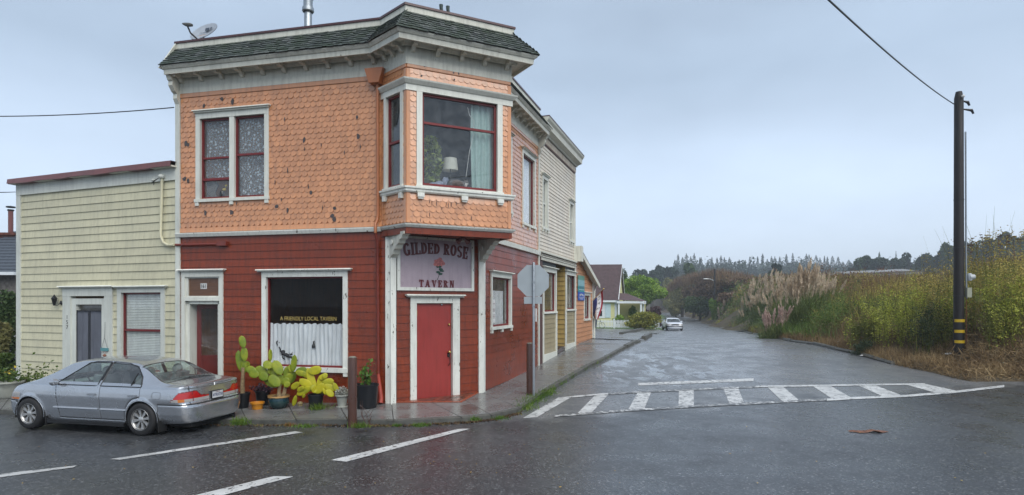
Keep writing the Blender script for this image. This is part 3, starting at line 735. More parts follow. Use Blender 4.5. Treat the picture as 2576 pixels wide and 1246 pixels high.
# flat roof, back and end walls, floors, so that the building is a closed body
back = [(ALp[0]+2.0, ALp[1]+8.6), (BE[0]-4.2, BE[1]+1.4)]
foot = [ALp, Jp, WD.p(0), PR, BE, back[1], back[0]]
foot = [ALp, WD.p(0), PR, BE, (BE[0]-3.6, BE[1]+1.2), (ALp[0]+2.2, ALp[1]+7.2)]
def inset(pl, d=.16):
    c = (sum(p[0] for p in pl)/len(pl), sum(p[1] for p in pl)/len(pl)); return [lerp(p, c, d/math.dist(p, c)) for p in pl]
fi = inset(foot)
topf = inset([ALp, Jp, c1p, c2p, c3p, BE, foot[4], foot[5]])
make('flat_roof', G().poly([(*p, Z_TOP+.02) for p in topf]), M['kerb'], tav)
make('upper_floor', G().prism([(*p, Z_BELT0-.02) for p in inset([ALp, Jp, c1p, c2p, c3p, BE, foot[4], foot[5]])], (0,0,.14)), M['room'], tav)
make('ground_floor', G().prism([(*p, -.35) for p in fi], (0,0,.25)), M['room'], tav)
g = G()
for a, b in ((3, 4), (4, 5), (5, 0)):
    w_ = (foot[a], foot[b]); g.add([(*w_[0], ZB), (*w_[1], ZB), (*w_[1], Z_TOP+.1), (*w_[0], Z_TOP+.1)], [(0,1,2,3)])
make('rear_wall', g, M['orange'], tav)
g = G(); a = WA.p(2.6); b = (a[0]+1.2, a[1]+5.5); g.add([(*a, ZB), (*b, ZB), (*b, Z_OR1), (*a, Z_OR1)], [(0,1,2,3)])
# write scallops
SCAL.sort(key=lambda s: math.hypot(*s[0].p(s[1])))
SCAL_ok = [s for s in SCAL if s[4]-s[3] > s[5]*.98 and s[7] > s[2]+s[5]*.5+SE_*.9]
seen_ = set(id(s) for s in SCAL_ok[:300])
variants = {}
def piece_front(x, z, Hh): return .030-(.030-.008)*(z/Hh)
for s in SCAL_ok[:300]:
    w, tc, z, lo, hi, wd, dk, zt = s
    key = (round(wd, 4), round(zt-z, 3), dk)
    if key not in variants:
        out = scallop_out(wd, zt-z); Hh = zt-z; n = len(out)
        vs = [(x, -piece_front(x, zz, Hh), zz) for x, zz in out]+[(x, -piece_front(x, zz, Hh)+.018, zz) for x, zz in out]
        me = bpy.data.meshes.new('shingle'); me.from_pydata(vs, [], [tuple(range(n))]+[(i, n+i, n+(i+1) % n, (i+1) % n) for i in range(n-2)]); me.materials.append(M['orange_old'] if dk else M['orange']); me.update(); variants[key] = me
    o = bpy.data.objects.new('shingle', variants[key]); COL.objects.link(o); o.parent = tav; place_dir(o, (*w.p(tc, 0), z), w)
    o.rotation_euler[1] = rnd.uniform(-.02, .02)
    if dk: o['label'] = 'bare grey weathered shingle'
g = G()
for s in SCAL:
    if id(s) in seen_: continue
    w, tc, z, lo, hi, wd, dk, zt = s; out = scallop_out(wd, zt-z); Hh = zt-z; n = len(out); g.mi = 1 if dk else 0
    j = rnd.uniform(-.003, .003); rz_ = rnd.uniform(-.02, .02)
    vs = []
    for dd in (0, -.018):
        for x, zz in out:
            tt = min(max(tc+x+zz*rz_, lo), hi); vs.append((*w.p(tt, piece_front(x, zz, Hh)+j+dd), z+zz))
    g.add(vs, [tuple(range(n))]+[(i, n+i, n+(i+1) % n, (i+1) % n) for i in range(n-2)])
make('shingles', g, [M['orange'], M['orange_old']], tav, kind='stuff')
# --- door 161: outer trim, transom, half open red door
g = G(); d0, d1, dz0, dz1 = door161; dt = .10; zt0 = WA.z(*C7_(160, 425)); ztr = WA.z(*C7_(180, 402))
dzg = side_z(*WA.p((d0+d1)/2))
fd = make('door_frame', G().wbox(WA, d0, d0+dt, ZB, dz1-.13, -.12, .045).wbox(WA, d1-dt, d1, ZB, dz1-.13, -.12, .045).wbox(WA, d0, d1, dz1-.129, dz1, -.12, .048).wbox(WA, d0+dt, d1-dt, zt0, ztr, -.12, .04)
          .wbox(WA, d0+dt, d0+dt+.09, ZB, zt0, -.30, -.02).wbox(WA, d1-dt-.09, d1-dt, ZB, zt0, -.30, -.02).wbox(WA, d0+dt, d1-dt, zt0-.08, zt0-.001, -.30, -.02), M['white'], tav)
make('cap', G().wbox(WA, d0-.05, d1+.05, dz1+.001, dz1+.03, 0, .10).wbox(WA, d0-.08, d1+.08, dz1+.031, dz1+.06, 0, .14, .11), M['white_flaky'], fd)
M['transom'] = paint('varnished_board', (.13,.055,.022), .3, (.02,.01,.008), .7, None, stretch=(.2,.2,6), wet=.4)
tb = make('transom_board', G().wbox(WA, d0+dt+.05, d1-dt-.07, ztr+.03, dz1-.16, -.08, -.03), M['transom'], fd)
make('transom_rail', G().wbox(WA, d0+dt, d0+dt+.05, ztr, dz1-.13, -.1, .01).wbox(WA, d1-dt-.07, d1-dt, ztr, dz1-.13, -.1, .01).wbox(WA, d0+dt+.05, d1-dt-.07, ztr, ztr+.03, -.1, .01).wbox(WA, d0+dt+.05, d1-dt-.07, dz1-.16, dz1-.13, -.1, .01), M['white'], fd)
doorL = d1-dt-.10; wdoor = (d1-d0)-2*dt-.2
hx, hy = WA.p(doorL, -.26)
WO = Wall(hx, hy, -WA.u[0]*math.cos(.62)-WA.n[0]*math.sin(.62), -WA.u[1]*math.cos(.62)-WA.n[1]*math.sin(.62)); dw = .74; dh = zt0-.09
zz0 = dzg+.03
sash_m = M['maroon2'] = paint('dark_red_door', (.14,.016,.012), .35, (.04,.008,.006), .4, None, wet=.3)
g = G().wbox(WO, 0, .1, zz0, dh, -.02, .02).wbox(WO, dw-.1, dw, zz0, dh, -.02, .02).wbox(WO, .1, dw-.1, zz0, zz0+.2, -.02, .019).wbox(WO, .1, dw-.1, dh-.11, dh, -.02, .019).wbox(WO, .1, dw-.1, zz0+.95, zz0+1.08, -.02, .019).wbox(WO, .1, dw-.1, zz0+.55, zz0+.62, -.02, .018)
g.wbox(WO, .1, dw-.1, zz0+.2, zz0+.55, -.012, .010).wbox(WO, .1, dw-.1, zz0+.62, zz0+.95, -.012, .010)
dd = make('door', g, M['maroon2'], tav)
dd['label'] = 'dark red panelled door standing ajar'
make('door_pane', G().wbox(WO, .1, dw-.1, zz0+1.08, dh-.11, -.004, .002), M['glass'], dd)
make('door_knob', G().ball((*WO.p(dw-.05, .06), zz0+1.0), .035, .035, .035).wbox(WO, dw-.09, dw-.02, zz0+.75, zz0+.93, .02, .05), M['black_metal'], dd, smooth=True)
# --- text builders
FONT_CACHE = {}
def text_mesh(s, size, ext=.004, offset=0.0):
    cu = bpy.data.curves.new('lettering', 'FONT'); cu.body = s; cu.size = size; cu.extrude = ext; cu.offset = offset; cu.align_x = 'CENTER'; cu.resolution_u = 3
    ob = bpy.data.objects.new('lettering', cu); COL.objects.link(ob); bpy.context.view_layer.update()
    dg = bpy.context.evaluated_depsgraph_get(); me = bpy.data.meshes.new_from_object(ob.evaluated_get(dg)); bpy.data.objects.remove(ob); bpy.data.curves.remove(cu)
    vs = [tuple(v.co) for v in me.vertices]; fs = [tuple(p.vertices) for p in me.polygons]; bpy.data.meshes.remove(me); return vs, fs
def wall_text(w, s, t, z, size, o, mat, parent, name='lettering', dirsign=None, sx=1.0, offset=0.0, ext=.003):
    """reads left to right as seen from outside"""
    vs, fs = text_mesh(s, size, ext, offset); r = (-w.n[1], w.n[0]); P = w.p(t, o); g = G()
    g.add([(P[0]+r[0]*x*sx+w.n[0]*q, P[1]+r[1]*x*sx+w.n[1]*q, z+y) for x, y, q in vs], fs)
    return make(name, g, mat, parent)
M['ink'] = plain('black_ink', (.012,.012,.014), .5); M['gold'] = plain('gold_leaf', (.55,.40,.12), .35, .3); M['offwhite'] = plain('off_white', (.62,.62,.6), .5)
ts_, zs_ = WA.tz(C7_(268, 334))
g = G().wbox(WA, ts_-.09, ts_+.09, zs_-.07, zs_+.07, -.028, -.02); hp = make('house_number', g, M['offwhite'], fd); 
wall_text(WA, '181'.replace('8', '6'), ts_, zs_-.045, .13, -.016, M['ink'], fd, 'numeral', sx=.8)
# --- corner door, its trim and fittings
e0, e1, ez0, ez1 = cdoor
fc = make('door_frame', G().wbox(WD, e0, WD.t(C8_(418,0)[0]), ZB, ez1-.14, -.12, .05).wbox(WD, WD.t(C8_(640,0)[0]), e1, ZB, ez1-.14, -.12, .05).wbox(WD, e0, e1, ez1-.139, ez1, -.12, .053), M['white_flaky'], tav)
make('cap', G().wbox(WD, e0-.09, e1+.09, ez1+.001, ez1+.035, 0, .11).wbox(WD, e0-.13, e1+.12, ez1+.036, ez1+.07, 0, .16, .12), M['white'], fc)
k0, k1 = WD.t(C8_(420,0)[0])+.01, WD.t(C8_(638,0)[0])-.01; kz1 = ez1-.15
cd = make('door', G().wbox(WD, k0, k1, dz+.015, kz1, -.06, -.015), M['maroon_door'], tav); cd['label'] = 'flat bright red door'
hz = WD.z(*C8_(626, 737)); ht = WD.t(C8_(626,0)[0])
make('door_knob', G().ball((*WD.p(ht-.03, .035), hz), .035, .035, .035).ball((*WD.p(ht-.01, .05), hz-.01), .022, .022, .022), M['brass'], cd, smooth=True)
make('door_pull', G().tube([(*WD.p(ht-.03, .0), hz-.10), (*WD.p(ht-.03, .06), hz-.13), (*WD.p(ht-.03, .07), hz-.27), (*WD.p(ht-.03, .0), hz-.33)], .011).wbox(WD, ht-.06, ht, hz-.12, hz-.03, -.015, .012), M['black_metal'], cd)
make('deadbolt', G().ball((*WD.p(WD.t(C8_(622,0)[0]), .0), WD.z(*C8_(622, 570))), .03, .03, .03), M['brass'], cd, smooth=True)
make('door_closer', G().ball((*WD.p(WD.t(C8_(577,0)[0]), .0), WD.z(*C8_(577, 449))), .022, .022, .022), M['metal'], cd, smooth=True)
make('threshold', G().wbox(WD, k0-.02, k1+.02, dz-.05, dz+.012, -.1, .03), M['black_metal'], fc)
for zz in (WD.z(*C8_(420, 500)), WD.z(*C8_(420, 690))): make('hinge', G().wbox(WD, k0-.02, k0+.015, zz-.06, zz+.06, -.01, .008), M['brass'], cd)
# bay brackets (carved corbels beside the door wall)
for t in (.02, LD-.02):
    zt = zb_-.005
    pts = [(0, zt), (.74, zt), (.74, zt-.06), (.66, zt-.09), (.62, zt-.15), (.52, zt-.17), (.48, zt-.24), (.38, zt-.27), (.34, zt-.35), (.24, zt-.38), (.19, zt-.47), (.10, zt-.50), (.04, zt-.56), (0, zt-.58)]
    a = [(*WD.p(t-.08, o), z) for o, z in pts]; g = G().prism(a, (WD.u[0]*.16, WD.u[1]*.16, 0))
    cb = make('bay_corbel', g, M['cornice'], tav)
    P = WD.p(t-.09 if t < 1 else t-.09, .17); gg = G().tube([(P[0], P[1], zt-.2), (P[0]-WD.u[0]*.03, P[1]-WD.u[1]*.03, zt-.2)], .06, 12); make('roundel', gg, M['white_flaky'], cb)
# brick threshold pad
M['tile'] = paint('wet_brick_paver', (.20,.055,.028), .3, (.03,.02,.015), .7, None, wet=.5); M['tile2'] = paint('dark_paver', (.09,.045,.03), .3, (.02,.015,.012), .5, None, wet=.5)
padp = [gp(*F2_(660, 1000), KH), gp(*F2_(1640, 995), KH), gp(*F2_(1900, 850), KH)]
padpoly = [padp[0], padp[1], padp[2], WD.p(LD-.02, .02), WD.p(.05, .02)]
def inpoly(p, pl):
    c = False; j = len(pl)-1
    for i in range(len(pl)):
        if (pl[i][1] > p[1]) != (pl[j][1] > p[1]) and p[0] < (pl[j][0]-pl[i][0])*(p[1]-pl[i][1])/(pl[j][1]-pl[i][1]+1e-12)+pl[i][0]: c = not c
        j = i
    return c
pad = make('brick_landing', G().poly([(*p, side_z(*p)+.006) for p in padpoly]), M['kerb'], None, kind='structure')
ux, nx_ = WD.u, WD.n
def brick(c, a, b, hw, hl, z, mat):
    g = G().obox((c[0], c[1], z-.02), (a[0], a[1], 0), (b[0], b[1], 0), (0,0,1), hl, hw, .028); make('brick', g, mat, pad)
for i in range(-2, 26):
    for j in range(-1, 18):
        t = .1*1.05*i*2+(.105 if j % 2 else 0); o = .06+j*.105; c = WD.p(t, o)
        if inpoly(c, padpoly) and all(math.dist(c, lerp(padpoly[k], padpoly[k+1], f)) > .10 for k in (0, 1) for f in np.linspace(0, 1, 20)):
            brick(c, ux, nx_, .048, .098, side_z(*c)+.012+rnd.uniform(-.003, .003), M['tile2'] if rnd.random() < .55 else M['tile'])
M['edge_tile'] = paint('orange_edge_brick', (.30,.07,.03), .35, (.1,.03,.02), .4, None, wet=.4)
for k in (0, 1):
    a, b = padpoly[k], padpoly[k+1]; L = math.dist(a, b); u = ((b[0]-a[0])/L, (b[1]-a[1])/L); v = (-u[1], u[0]); n = int(L/.205)
    for q in range(n):
        f = (q+.5)/n; c = lerp(a, b, f); c = (c[0]+v[0]*.045, c[1]+v[1]*.045); brick(c, u, v, .04, L/n/2-.004, side_z(*c)+.015, M['edge_tile'])

# bare grey patches where the shingle paint has flaked
def patch(w, t, z, wd, ht):
    g = G(); n = 7; pts = []
    for k in range(n):
        a = 2*math.pi*k/n; rr = rnd.uniform(.55, 1.1); pts.append((*w.p(t+wd/2*rr*math.cos(a), .0335), z+ht/2*rr*math.sin(a)))
    g.prism(pts, (-w.n[0]*.004, -w.n[1]*.004, 0)); make('bare_patch', g, M['orange_old'], tav)
for t, z in dkA: patch(WA, t, z, rnd.uniform(.08, .14), rnd.uniform(.10, .18))
for q in ((1008,655),(1140,490),(960,880),(1280,950),(610,910),(700,300),(1575,470),(985,255),(1270,455),(1450,520),(1170,780),(910,750)): patch(WA, *WA.tz(C4_(*q)), .03, rnd.uniform(.10, .17))
for q in ((845,760),(860,770),(885,765),(700,740),(720,750),(760,755),(805,800),(700,850),(985,770),(930,760),(620,900),(1060,880)): patch(WF, *WF.tz(C6_(*q)), .018, rnd.uniform(.07, .16))
for q in ((910,690),(655,572),(950,640),(630,655),(905,630)): patch(WF, *WF.tz(C5_(*q)), .05, .06)
# ================================================================ painted tavern sign with raised letters
M['signpanel'] = paint('lilac_sign_panel', (.40,.32,.36), .3, (.22,.17,.2), .35, None, wet=.3, var=.12)
M['signred'] = paint('oxblood_lettering', (.12,.012,.015), .4, (.05,.01,.01), .4, None)
s0, s1 = WD.t(C8_(297,0)[0]), WD.t(C8_(768,0)[0]); sz0, sz1 = WD.z(*C8_(320, 360)), zb_-.02
sg = thing('tavern_sign', 'lilac sign board lettered GILDED ROSE TAVERN above the red corner door', 'sign', (*WD.p((s0+s1)/2, .05), sz0))
fw = .075
make('sign_frame', G().wbox(WD, s0, s0+fw, sz0, sz1, 0, .065).wbox(WD, s1-fw, s1, sz0, sz1, 0, .065).wbox(WD, s0+fw, s1-fw, sz0, sz0+fw, 0, .063).wbox(WD, s0+fw, s1-fw, sz1-fw*.7, sz1, 0, .063), M['white_flaky'], sg)
make('sign_panel', G().wbox(WD, s0+fw-.003, s1-fw+.003, sz0+fw-.003, sz1-fw*.7+.003, 0, .035), M['signpanel'], sg)
# heavy slab-serif capitals built from strokes; unit cell 1 high
def letter(ch):
    W, h, s, t = .62, 1.0, .20, .10; R = []
    def bar(x0, x1, y0, y1): R.append([(x0, y0), (x1, y0), (x1, y1), (x0, y1)])
    def ser(xc, y, w=.36): bar(xc-w/2, xc+w/2, y-(.09 if y > .5 else 0), y+(0 if y > .5 else .09))
    def arc(cx, cy, rx, ry, a0, a1, w=s, n=10, wy=None):
        wy = w*.75 if wy is None else wy
        for i in range(n):
            p0, p1 = math.radians(a0+(a1-a0)*i/n), math.radians(a0+(a1-a0)*(i+1)/n)
            R.append([(cx+rx*math.cos(p0), cy+ry*math.sin(p0)), (cx+rx*math.cos(p1), cy+ry*math.sin(p1)), (cx+(rx-w)*math.cos(p1), cy+(ry-wy)*math.sin(p1)), (cx+(rx-w)*math.cos(p0), cy+(ry-wy)*math.sin(p0))])
    if ch == 'I': bar(.08, .28, .0, 1); ser(.18, 0); ser(.18, 1); return R, .36
    if ch == 'L': bar(.06, .26, 0, 1); ser(.16, 1); bar(0, .56, 0, .1); bar(.46, .56, .1, .34); return R, .58
    if ch in 'DOG':
        if ch == 'D': bar(.06, .26, 0, 1); bar(0, .1, 0, .09); bar(0, .1, .91, 1); arc(.26, .5, .38, .5, -90, 90); return R, .66
        if ch == 'O': arc(.34, .5, .34, .5, 0, 360, n=24); return R, .70
        arc(.34, .5, .34, .5, 40, 330, n=22); bar(.40, .66, .36, .47); bar(.46, .64, .06, .36); return R, .70
    if ch == 'E': bar(.06, .26, 0, 1); ser(.13, 0, .26); ser(.13, 1, .26); bar(.26, .56, 0, .11); bar(.26, .56, .89, 1); bar(.26, .46, .45, .56); bar(.47, .56, .11, .30); bar(.47, .56, .70, .89); bar(.40, .47, .38, .63); return R, .6
    if ch == 'R': bar(.06, .26, 0, 1); ser(.16, 0); bar(0, .1, .91, 1); arc(.26, .74, .32, .26, -90, 90, w=.17); R.append([(.26, .5), (.42, .5), (.64, .06), (.46, .0)]); bar(.46, .70, 0, .09); return R, .70
    if ch == 'S': arc(.29, .74, .29, .26, 20, 270, w=.18, n=12); arc(.29, .26, .29, .28, -160, 90, w=.18, n=12); return R, .6
    if ch == 'T': bar(.22, .42, 0, 1); ser(.32, 0); bar(0, .64, .89, 1); bar(0, .09, .68, .89); bar(.55, .64, .68, .89); return R, .64
    if ch == 'A': R.append([(.04, 0), (.14, 0), (.36, .9), (.28, 1)]); R.append([(.26, 1), (.42, 1), (.68, 0), (.46, 0)]); bar(.16, .56, .26, .37); ser(.08, 0, .22); ser(.58, 0, .3); return R, .74
    if ch == 'V': R.append([(.02, 1), (.24, 1), (.42, 0), (.32, 0)]); R.append([(.56, 1), (.64, 1), (.42, 0), (.34, 0)]); ser(.13, 1, .3); ser(.60, 1, .2); return R, .70
    if ch == 'N': bar(.08, .17, 0, 1); bar(.53, .62, 0, 1); R.append([(.08, 1), (.28, 1), (.62, 0), (.44, 0)]); ser(.12, 0, .24); ser(.58, 1, .24); ser(.08, 1, .16); return R, .7
    return R, .34
def sign_word(word, tc, size, baseline, arc_amt, total, name='letter'):
    adv = [letter(c)[1] if c != ' ' else .32 for c in word]; gap = (total/size-sum(adv))/(len(word)-1); x = -total/2
    r = (-WD.n[1], WD.n[0]); P = WD.p(tc, .036)
    for c, a in zip(word, adv):
        if c != ' ':
            xm = (x+a*size/2); dz_ = -arc_amt*(xm/(total/2))**2; ang = -arc_amt*2*xm/(total/2)**2*.55
            for ci, dep in (('letter', .016),):
                g = G()
                for q in letter(c)[0]:
                    pts = []
                    for (lx, ly) in q:
                        X = (lx-a/2)*size; Y = ly*size*(1+.25*abs(xm)/(total/2) if arc_amt else 1)
                        X, Y = X*math.cos(ang)-Y*math.sin(ang), X*math.sin(ang)+Y*math.cos(ang); X += xm
                        pts.append((P[0]+r[0]*X, P[1]+r[1]*X, baseline+dz_+Y))
                    g.prism(pts, (WD.n[0]*dep, WD.n[1]*dep, 0))
                make('letter', g, M['signred'], sg)
        x += (a+gap)*size
sc_ = (s0+s1)/2
b1 = WD.z(*C8_(545, 138)); hgt = WD.z(*C8_(545, 75))-b1
sign_word('GILDED ROSE', sc_, hgt, b1, .10, (WD.t(C8_(728,0)[0])-WD.t(C8_(340,0)[0])))
b2 = WD.z(*C8_(556, 342)); hg2 = WD.z(*C8_(556, 298))-b2
sign_word('TAVERN', sc_, hg2, b2, 0, (WD.t(C8_(662,0)[0])-WD.t(C8_(450,0)[0])))
M['rosepink'] = plain('rose_pink', (.52,.17,.16), .5, var=.3, vs=25); M['rosedark'] = plain('rose_deep_pink', (.33,.09,.09), .5); M['leafdark'] = plain('painted_leaf', (.015,.06,.04), .5)  # second pink is a deeper paint tone for petals and flourish
rt, rz0 = WD.tz(C8_(555, 190)); r = (-WD.n[1], WD.n[0])
def rp(x, y, o): P = WD.p(rt, o); return (P[0]+r[0]*x, P[1]+r[1]*x, rz0+y)
g = G()
for k in range(14):
    a = k*2.4; rr = .012*k**.9; g.poly([rp(rr*math.cos(a)+.055*math.cos(b), rr*.8*math.sin(a)+.045*math.sin(b), .037+.0012*(14-k)) for b in np.linspace(0, 2*math.pi, 9)[:-1]])
rose = make('rose', g, M['rosepink'], sg)
g = G()
for k in range(7): a = k*.95; g.poly([rp(.02+.02*k**.6*math.cos(a)+dx, .02*k**.6*math.sin(a)+dy, .056) for dx, dy in ((0,0),(.03,.01),(.035,.018),(.005,.012))])
make('petal', g, M['rosedark'], rose)
g = G().tube([rp(.01, -.08, .04), rp(.03, -.22, .04), rp(.0, -.32, .04), rp(-.05, -.42, .04)], .006, 5)
for (x, y, sx_, sy_) in ((.05,-.16,.06,.03),(.08,-.2,.06,.025),(-.03,-.23,.05,.03),(.04,-.27,.06,.03),(.02,-.1,.05,.03),(-.04,-.1,.04,.03)): g.poly([rp(x+sx_*math.cos(b), y+sy_*math.sin(b), .044) for b in np.linspace(0, 2*math.pi, 9)[:-1]])
make('stem', g, M['leafdark'], sg)
make('flourish', G().tube([rp(-.28, -.47, .04), rp(-.05, -.46, .04), rp(-.02, -.49, .04)], .004, 4).tube([rp(.28, -.47, .04), rp(.05, -.46, .04), rp(.02, -.49, .04)], .004, 4), M['rosedark'], sg)
# flood lamps under the bay
P = WD.p(LD*.62, .62)
fl = thing('sign_lamp', 'dark red twin floodlamp hanging under the bay in front of the sign', 'lamp', (P[0], P[1], zb_))
make('bracket_box', G().lathe((P[0], P[1], zb_-.05), [(0,.05),(.06,.05),(.06,0),(0,0)], 12), M['flash2'], fl)
for s in (-1, 1):
    q = (P[0]+r[0]*.10*s, P[1]+r[1]*.10*s, zb_-.11); make('lamp_head', G().tube([(P[0], P[1], zb_-.04), ((P[0]+q[0])/2, (P[1]+q[1])/2, zb_-.07), q, (q[0]+r[0]*.05*s, q[1]+r[1]*.05*s, zb_-.15)], [.02,.03,.055,.065], 10), M['flash2'], fl, smooth=True)
# rain hopper and downspout at the junction with the bay
hp = thing('rainwater_pipe', 'orange hopper head and downpipe running down to red beside the corner post', 'drainpipe', (*WA.p(tJ+.1, .05), side_z(*WA.p(tJ+.1))))
th_, zh_ = WA.tz(C3_(1880, 615)); zh2 = WA.z(*C3_(1890, 738))
M['hopper'] = paint('orange_gutter_paint', (.38,.13,.045), .4, (.15,.06,.03), .3, None, wet=.2)
g = G(); a = [(*WA.p(th_+.23, .03), zh_), (*WA.p(th_-.23, .03), zh_), (*WA.p(th_-.12, .03), zh2), (*WA.p(th_+.12, .03), zh2)]
g.prism([a[0], a[1], a[2], a[3]], (WA.n[0]*.2, WA.n[1]*.2, 0)); make('hopper', g, M['hopper'], hp)
tp_ = WA.t(C3_(1893, 800)[0]); zbend = WA.z(*C4_(1722, 1000))
make('pipe', G().tube([(*WA.p(tp_, .1), zh2+.02), (*WA.p(tp_, .08), zbend), (*WA.p(tp_+.02, .09), zbend-.15), (*WA.p(tp_+.02, .17), Z_BELT0+.15), (*WA.p(tp_+.02, .17), Z_BELT0-.05)], .036, 10), M['hopper'], hp, smooth=True)
M['redpipe'] = paint('red_gutter_paint', (.17,.025,.012), .35, (.05,.01,.01), .4, None, wet=.3); M['redboot'] = plain('coral_pipe_shoe', (.33,.045,.025), .45)
tq = WA.t(F2_(462, 0)[0]); zq = WA.z(*F2_(470, 590))
make('pipe', G().tube([(*WA.p(tp_+.02, .17), Z_BELT0-.05), (*WA.p(tp_+.01, .09), Z_BELT0-.25), (*WA.p(tq, .09), zq)], .034, 10), M['redpipe'], hp, smooth=True)
te = WA.t(F2_(508, 0)[0]); ze = side_z(*WA.p(te, .1))+.03
make('pipe_shoe', G().tube([(*WA.p(tq, .09), zq+.02), (*WA.p(te, .11), ze+.12), (*WA.p(te-.01, .16), ze)], [.035, .052, .055], 10), M['redboot'], hp, smooth=True)
# ================================================================ lettering and curtains of the shop window
i0, i1, j0, j1 = inns
tmid = (i0+i1)/2
wall_text(WA, 'A FRIENDLY LOCAL TAVERN', WA.t(C7_(905, 0)[0]), WA.z(*C7_(905, 546)), .135, -.055, M['gold'], frs, 'window_lettering', sx=.86, ext=.0005)
M['lace'] = None
def curtain_mat(name, c, thr=None, scale=10, trans=.4):
    m, n, l, p = new_mat(name); pos = n.new('ShaderNodeNewGeometry').outputs['Position']
    f = nz(n, l, 4, 4, .6, pos, stretch=(1, 1, .3)); col = mixc(n, l, rng(n, l, f, .4, .75, 0, .5), c, tuple(x*.45 for x in c)); l.new(col, p.inputs['Base Color']); p.inputs['Roughness'].default_value = .9
    if thr is not None:
        v = n.new('ShaderNodeTexVoronoi'); v.inputs['Scale'].default_value = scale; l.new(pos, v.inputs['Vector'])
        v2 = nz(n, l, scale*2.5, 3, .7, pos)
        a = math_(n, l, 'MAXIMUM', rng(n, l, v.outputs['Distance'], .34, .26, .12, .95), rng(n, l, v2, .5, .6, .1, .6))
        t = n.new('ShaderNodeBsdfTransparent'); mx = n.new('ShaderNodeMixShader'); l.new(math_(n, l, 'ADD', math_(n, l, 'MULTIPLY', a, .75), thr), mx.inputs[0]); l.new(t.outputs[0], mx.inputs[1]); l.new(p.outputs[0], mx.inputs[2]); l.new(mx.outputs[0], n['Material Output'].inputs[0])
    return m
M['muslin'] = curtain_mat('white_muslin', (.86,.88,.90)); M['lacecloth'] = curtain_mat('flowered_lace', (.6,.64,.66), .1, 11); M['tealcurtain'] = curtain_mat('pale_green_curtain', (.42,.58,.54))
def curtain(w, t0, t1, z0, z1, o, mat, amp=.03, wl=.13, ruffle=0, name='curtain', sag=0, parent=None):
    n = int((t1-t0)/.02); nzz = 12; V = []; ph = rnd.random()*6
    for j in range(nzz+1):
        f = j/nzz; z = z0+(z1-z0)*f
        for i in range(n+1):
            t = t0+(t1-t0)*i/n; k = math.sin(t/wl*6.28+ph+1.5*math.sin(t*3+ph))+.4*math.sin(t/wl*13+f*2)
            zz = z+(ruffle*math.sin(t*38)*.5 if j == nzz else 0); V.append((*w.p(t+.01*math.sin(f*5+t*9), o+amp*k*(.5+.5*(1-f)+.2)), zz))
    F = [(j*(n+1)+i, j*(n+1)+i+1, (j+1)*(n+1)+i+1, (j+1)*(n+1)+i) for j in range(nzz) for i in range(n)]
    return nmesh(name, V, F, mat, parent, smooth=True)
def solid_label(o, label, cat, group=None):
    """give a free mesh its own base point"""
    me = o.data; co = np.zeros(len(me.vertices)*3, np.float32); me.vertices.foreach_get('co', co); co = co.reshape(-1, 3); c = (co.min(0)+co.max(0))/2; c[2] = co[:, 2].min()
    me.vertices.foreach_set('co', (co-c).ravel()); o.location = c; me.update(); return props(o, label, cat, group)
zc1 = WA.z(*C7_(905, 566))
solid_label(curtain(WA, i0+.02, i1-.02, j0+.02, zc1, -.11, M['muslin'], ruffle=.03, amp=.035, wl=.11), 'white ruffled cafe curtain behind the lower half of the tavern shop window', 'curtain')
# two black cat cut-outs standing against the curtain
def cat_shape(w, t, z, s, mat, kind):
    r = (-w.n[1], w.n[0]); g = G()
    P = lambda x, y, o=-.10: (w.p(t, o)[0]+r[0]*x*s, w.p(t, o)[1]+r[1]*x*s, z+y*s)
    if kind == 'stretch':
        g.tube([P(0,.52), P(-.05,.60), P(-.10,.55), P(-.10,.50), P(-.05,.42), P(.02,.34), P(.06,.26)], [.012*s,.02*s,.02*s,.02*s,.02*s,.022*s,.03*s], 6)
        g.tube([P(.04,.28), P(.14,.22), P(.26,.13), P(.40,.08), P(.52,.05)], [.04*s,.075*s,.06*s,.05*s,.025*s], 8)
        g.tube([P(.10,.2), P(.08,.1), P(.14,.03), P(.2,.0)], [.05*s,.035*s,.02*s,.018*s], 6); g.tube([P(.38,.08), P(.55,.0), P(.66,-.02)], [.04*s,.025*s,.015*s], 6)
        g.ball(P(.42,.16), .05*s, .03*s, .045*s); g.tube([P(.36,.15), P(.36,.24)], [.02*s,.004*s], 4); g.tube([P(.44,.18), P(.47,.24)], [.02*s,.004*s], 4)
    else:
        g.tube([P(0,0), P(0,.12), P(.01,.24), P(.01,.30)], [.10*s,.10*s,.055*s,.03*s], 8); g.ball(P(.01,.34), .055*s, .04*s, .05*s); g.tube([P(-.03,.36), P(-.04,.44)], [.02*s,.004*s], 4); g.tube([P(.05,.36), P(.06,.44)], [.02*s,.004*s], 4)
    return g
t_, z_ = WA.tz(C7_(722, 785)); solo('cat_figurine', cat_shape(WA, t_, z_, .75, None, 'stretch').xf(Matrix()), M['ink'], 'black stretching cat cut-out with raised tail in the shop window', 'ornament')
t_, z_ = WA.tz(C7_(932, 716)); solo('cat_figurine', cat_shape(WA, t_, z_, .42, None, 'sit'), M['ink'], 'small black sitting cat cut-out in the middle of the shop window', 'ornament')
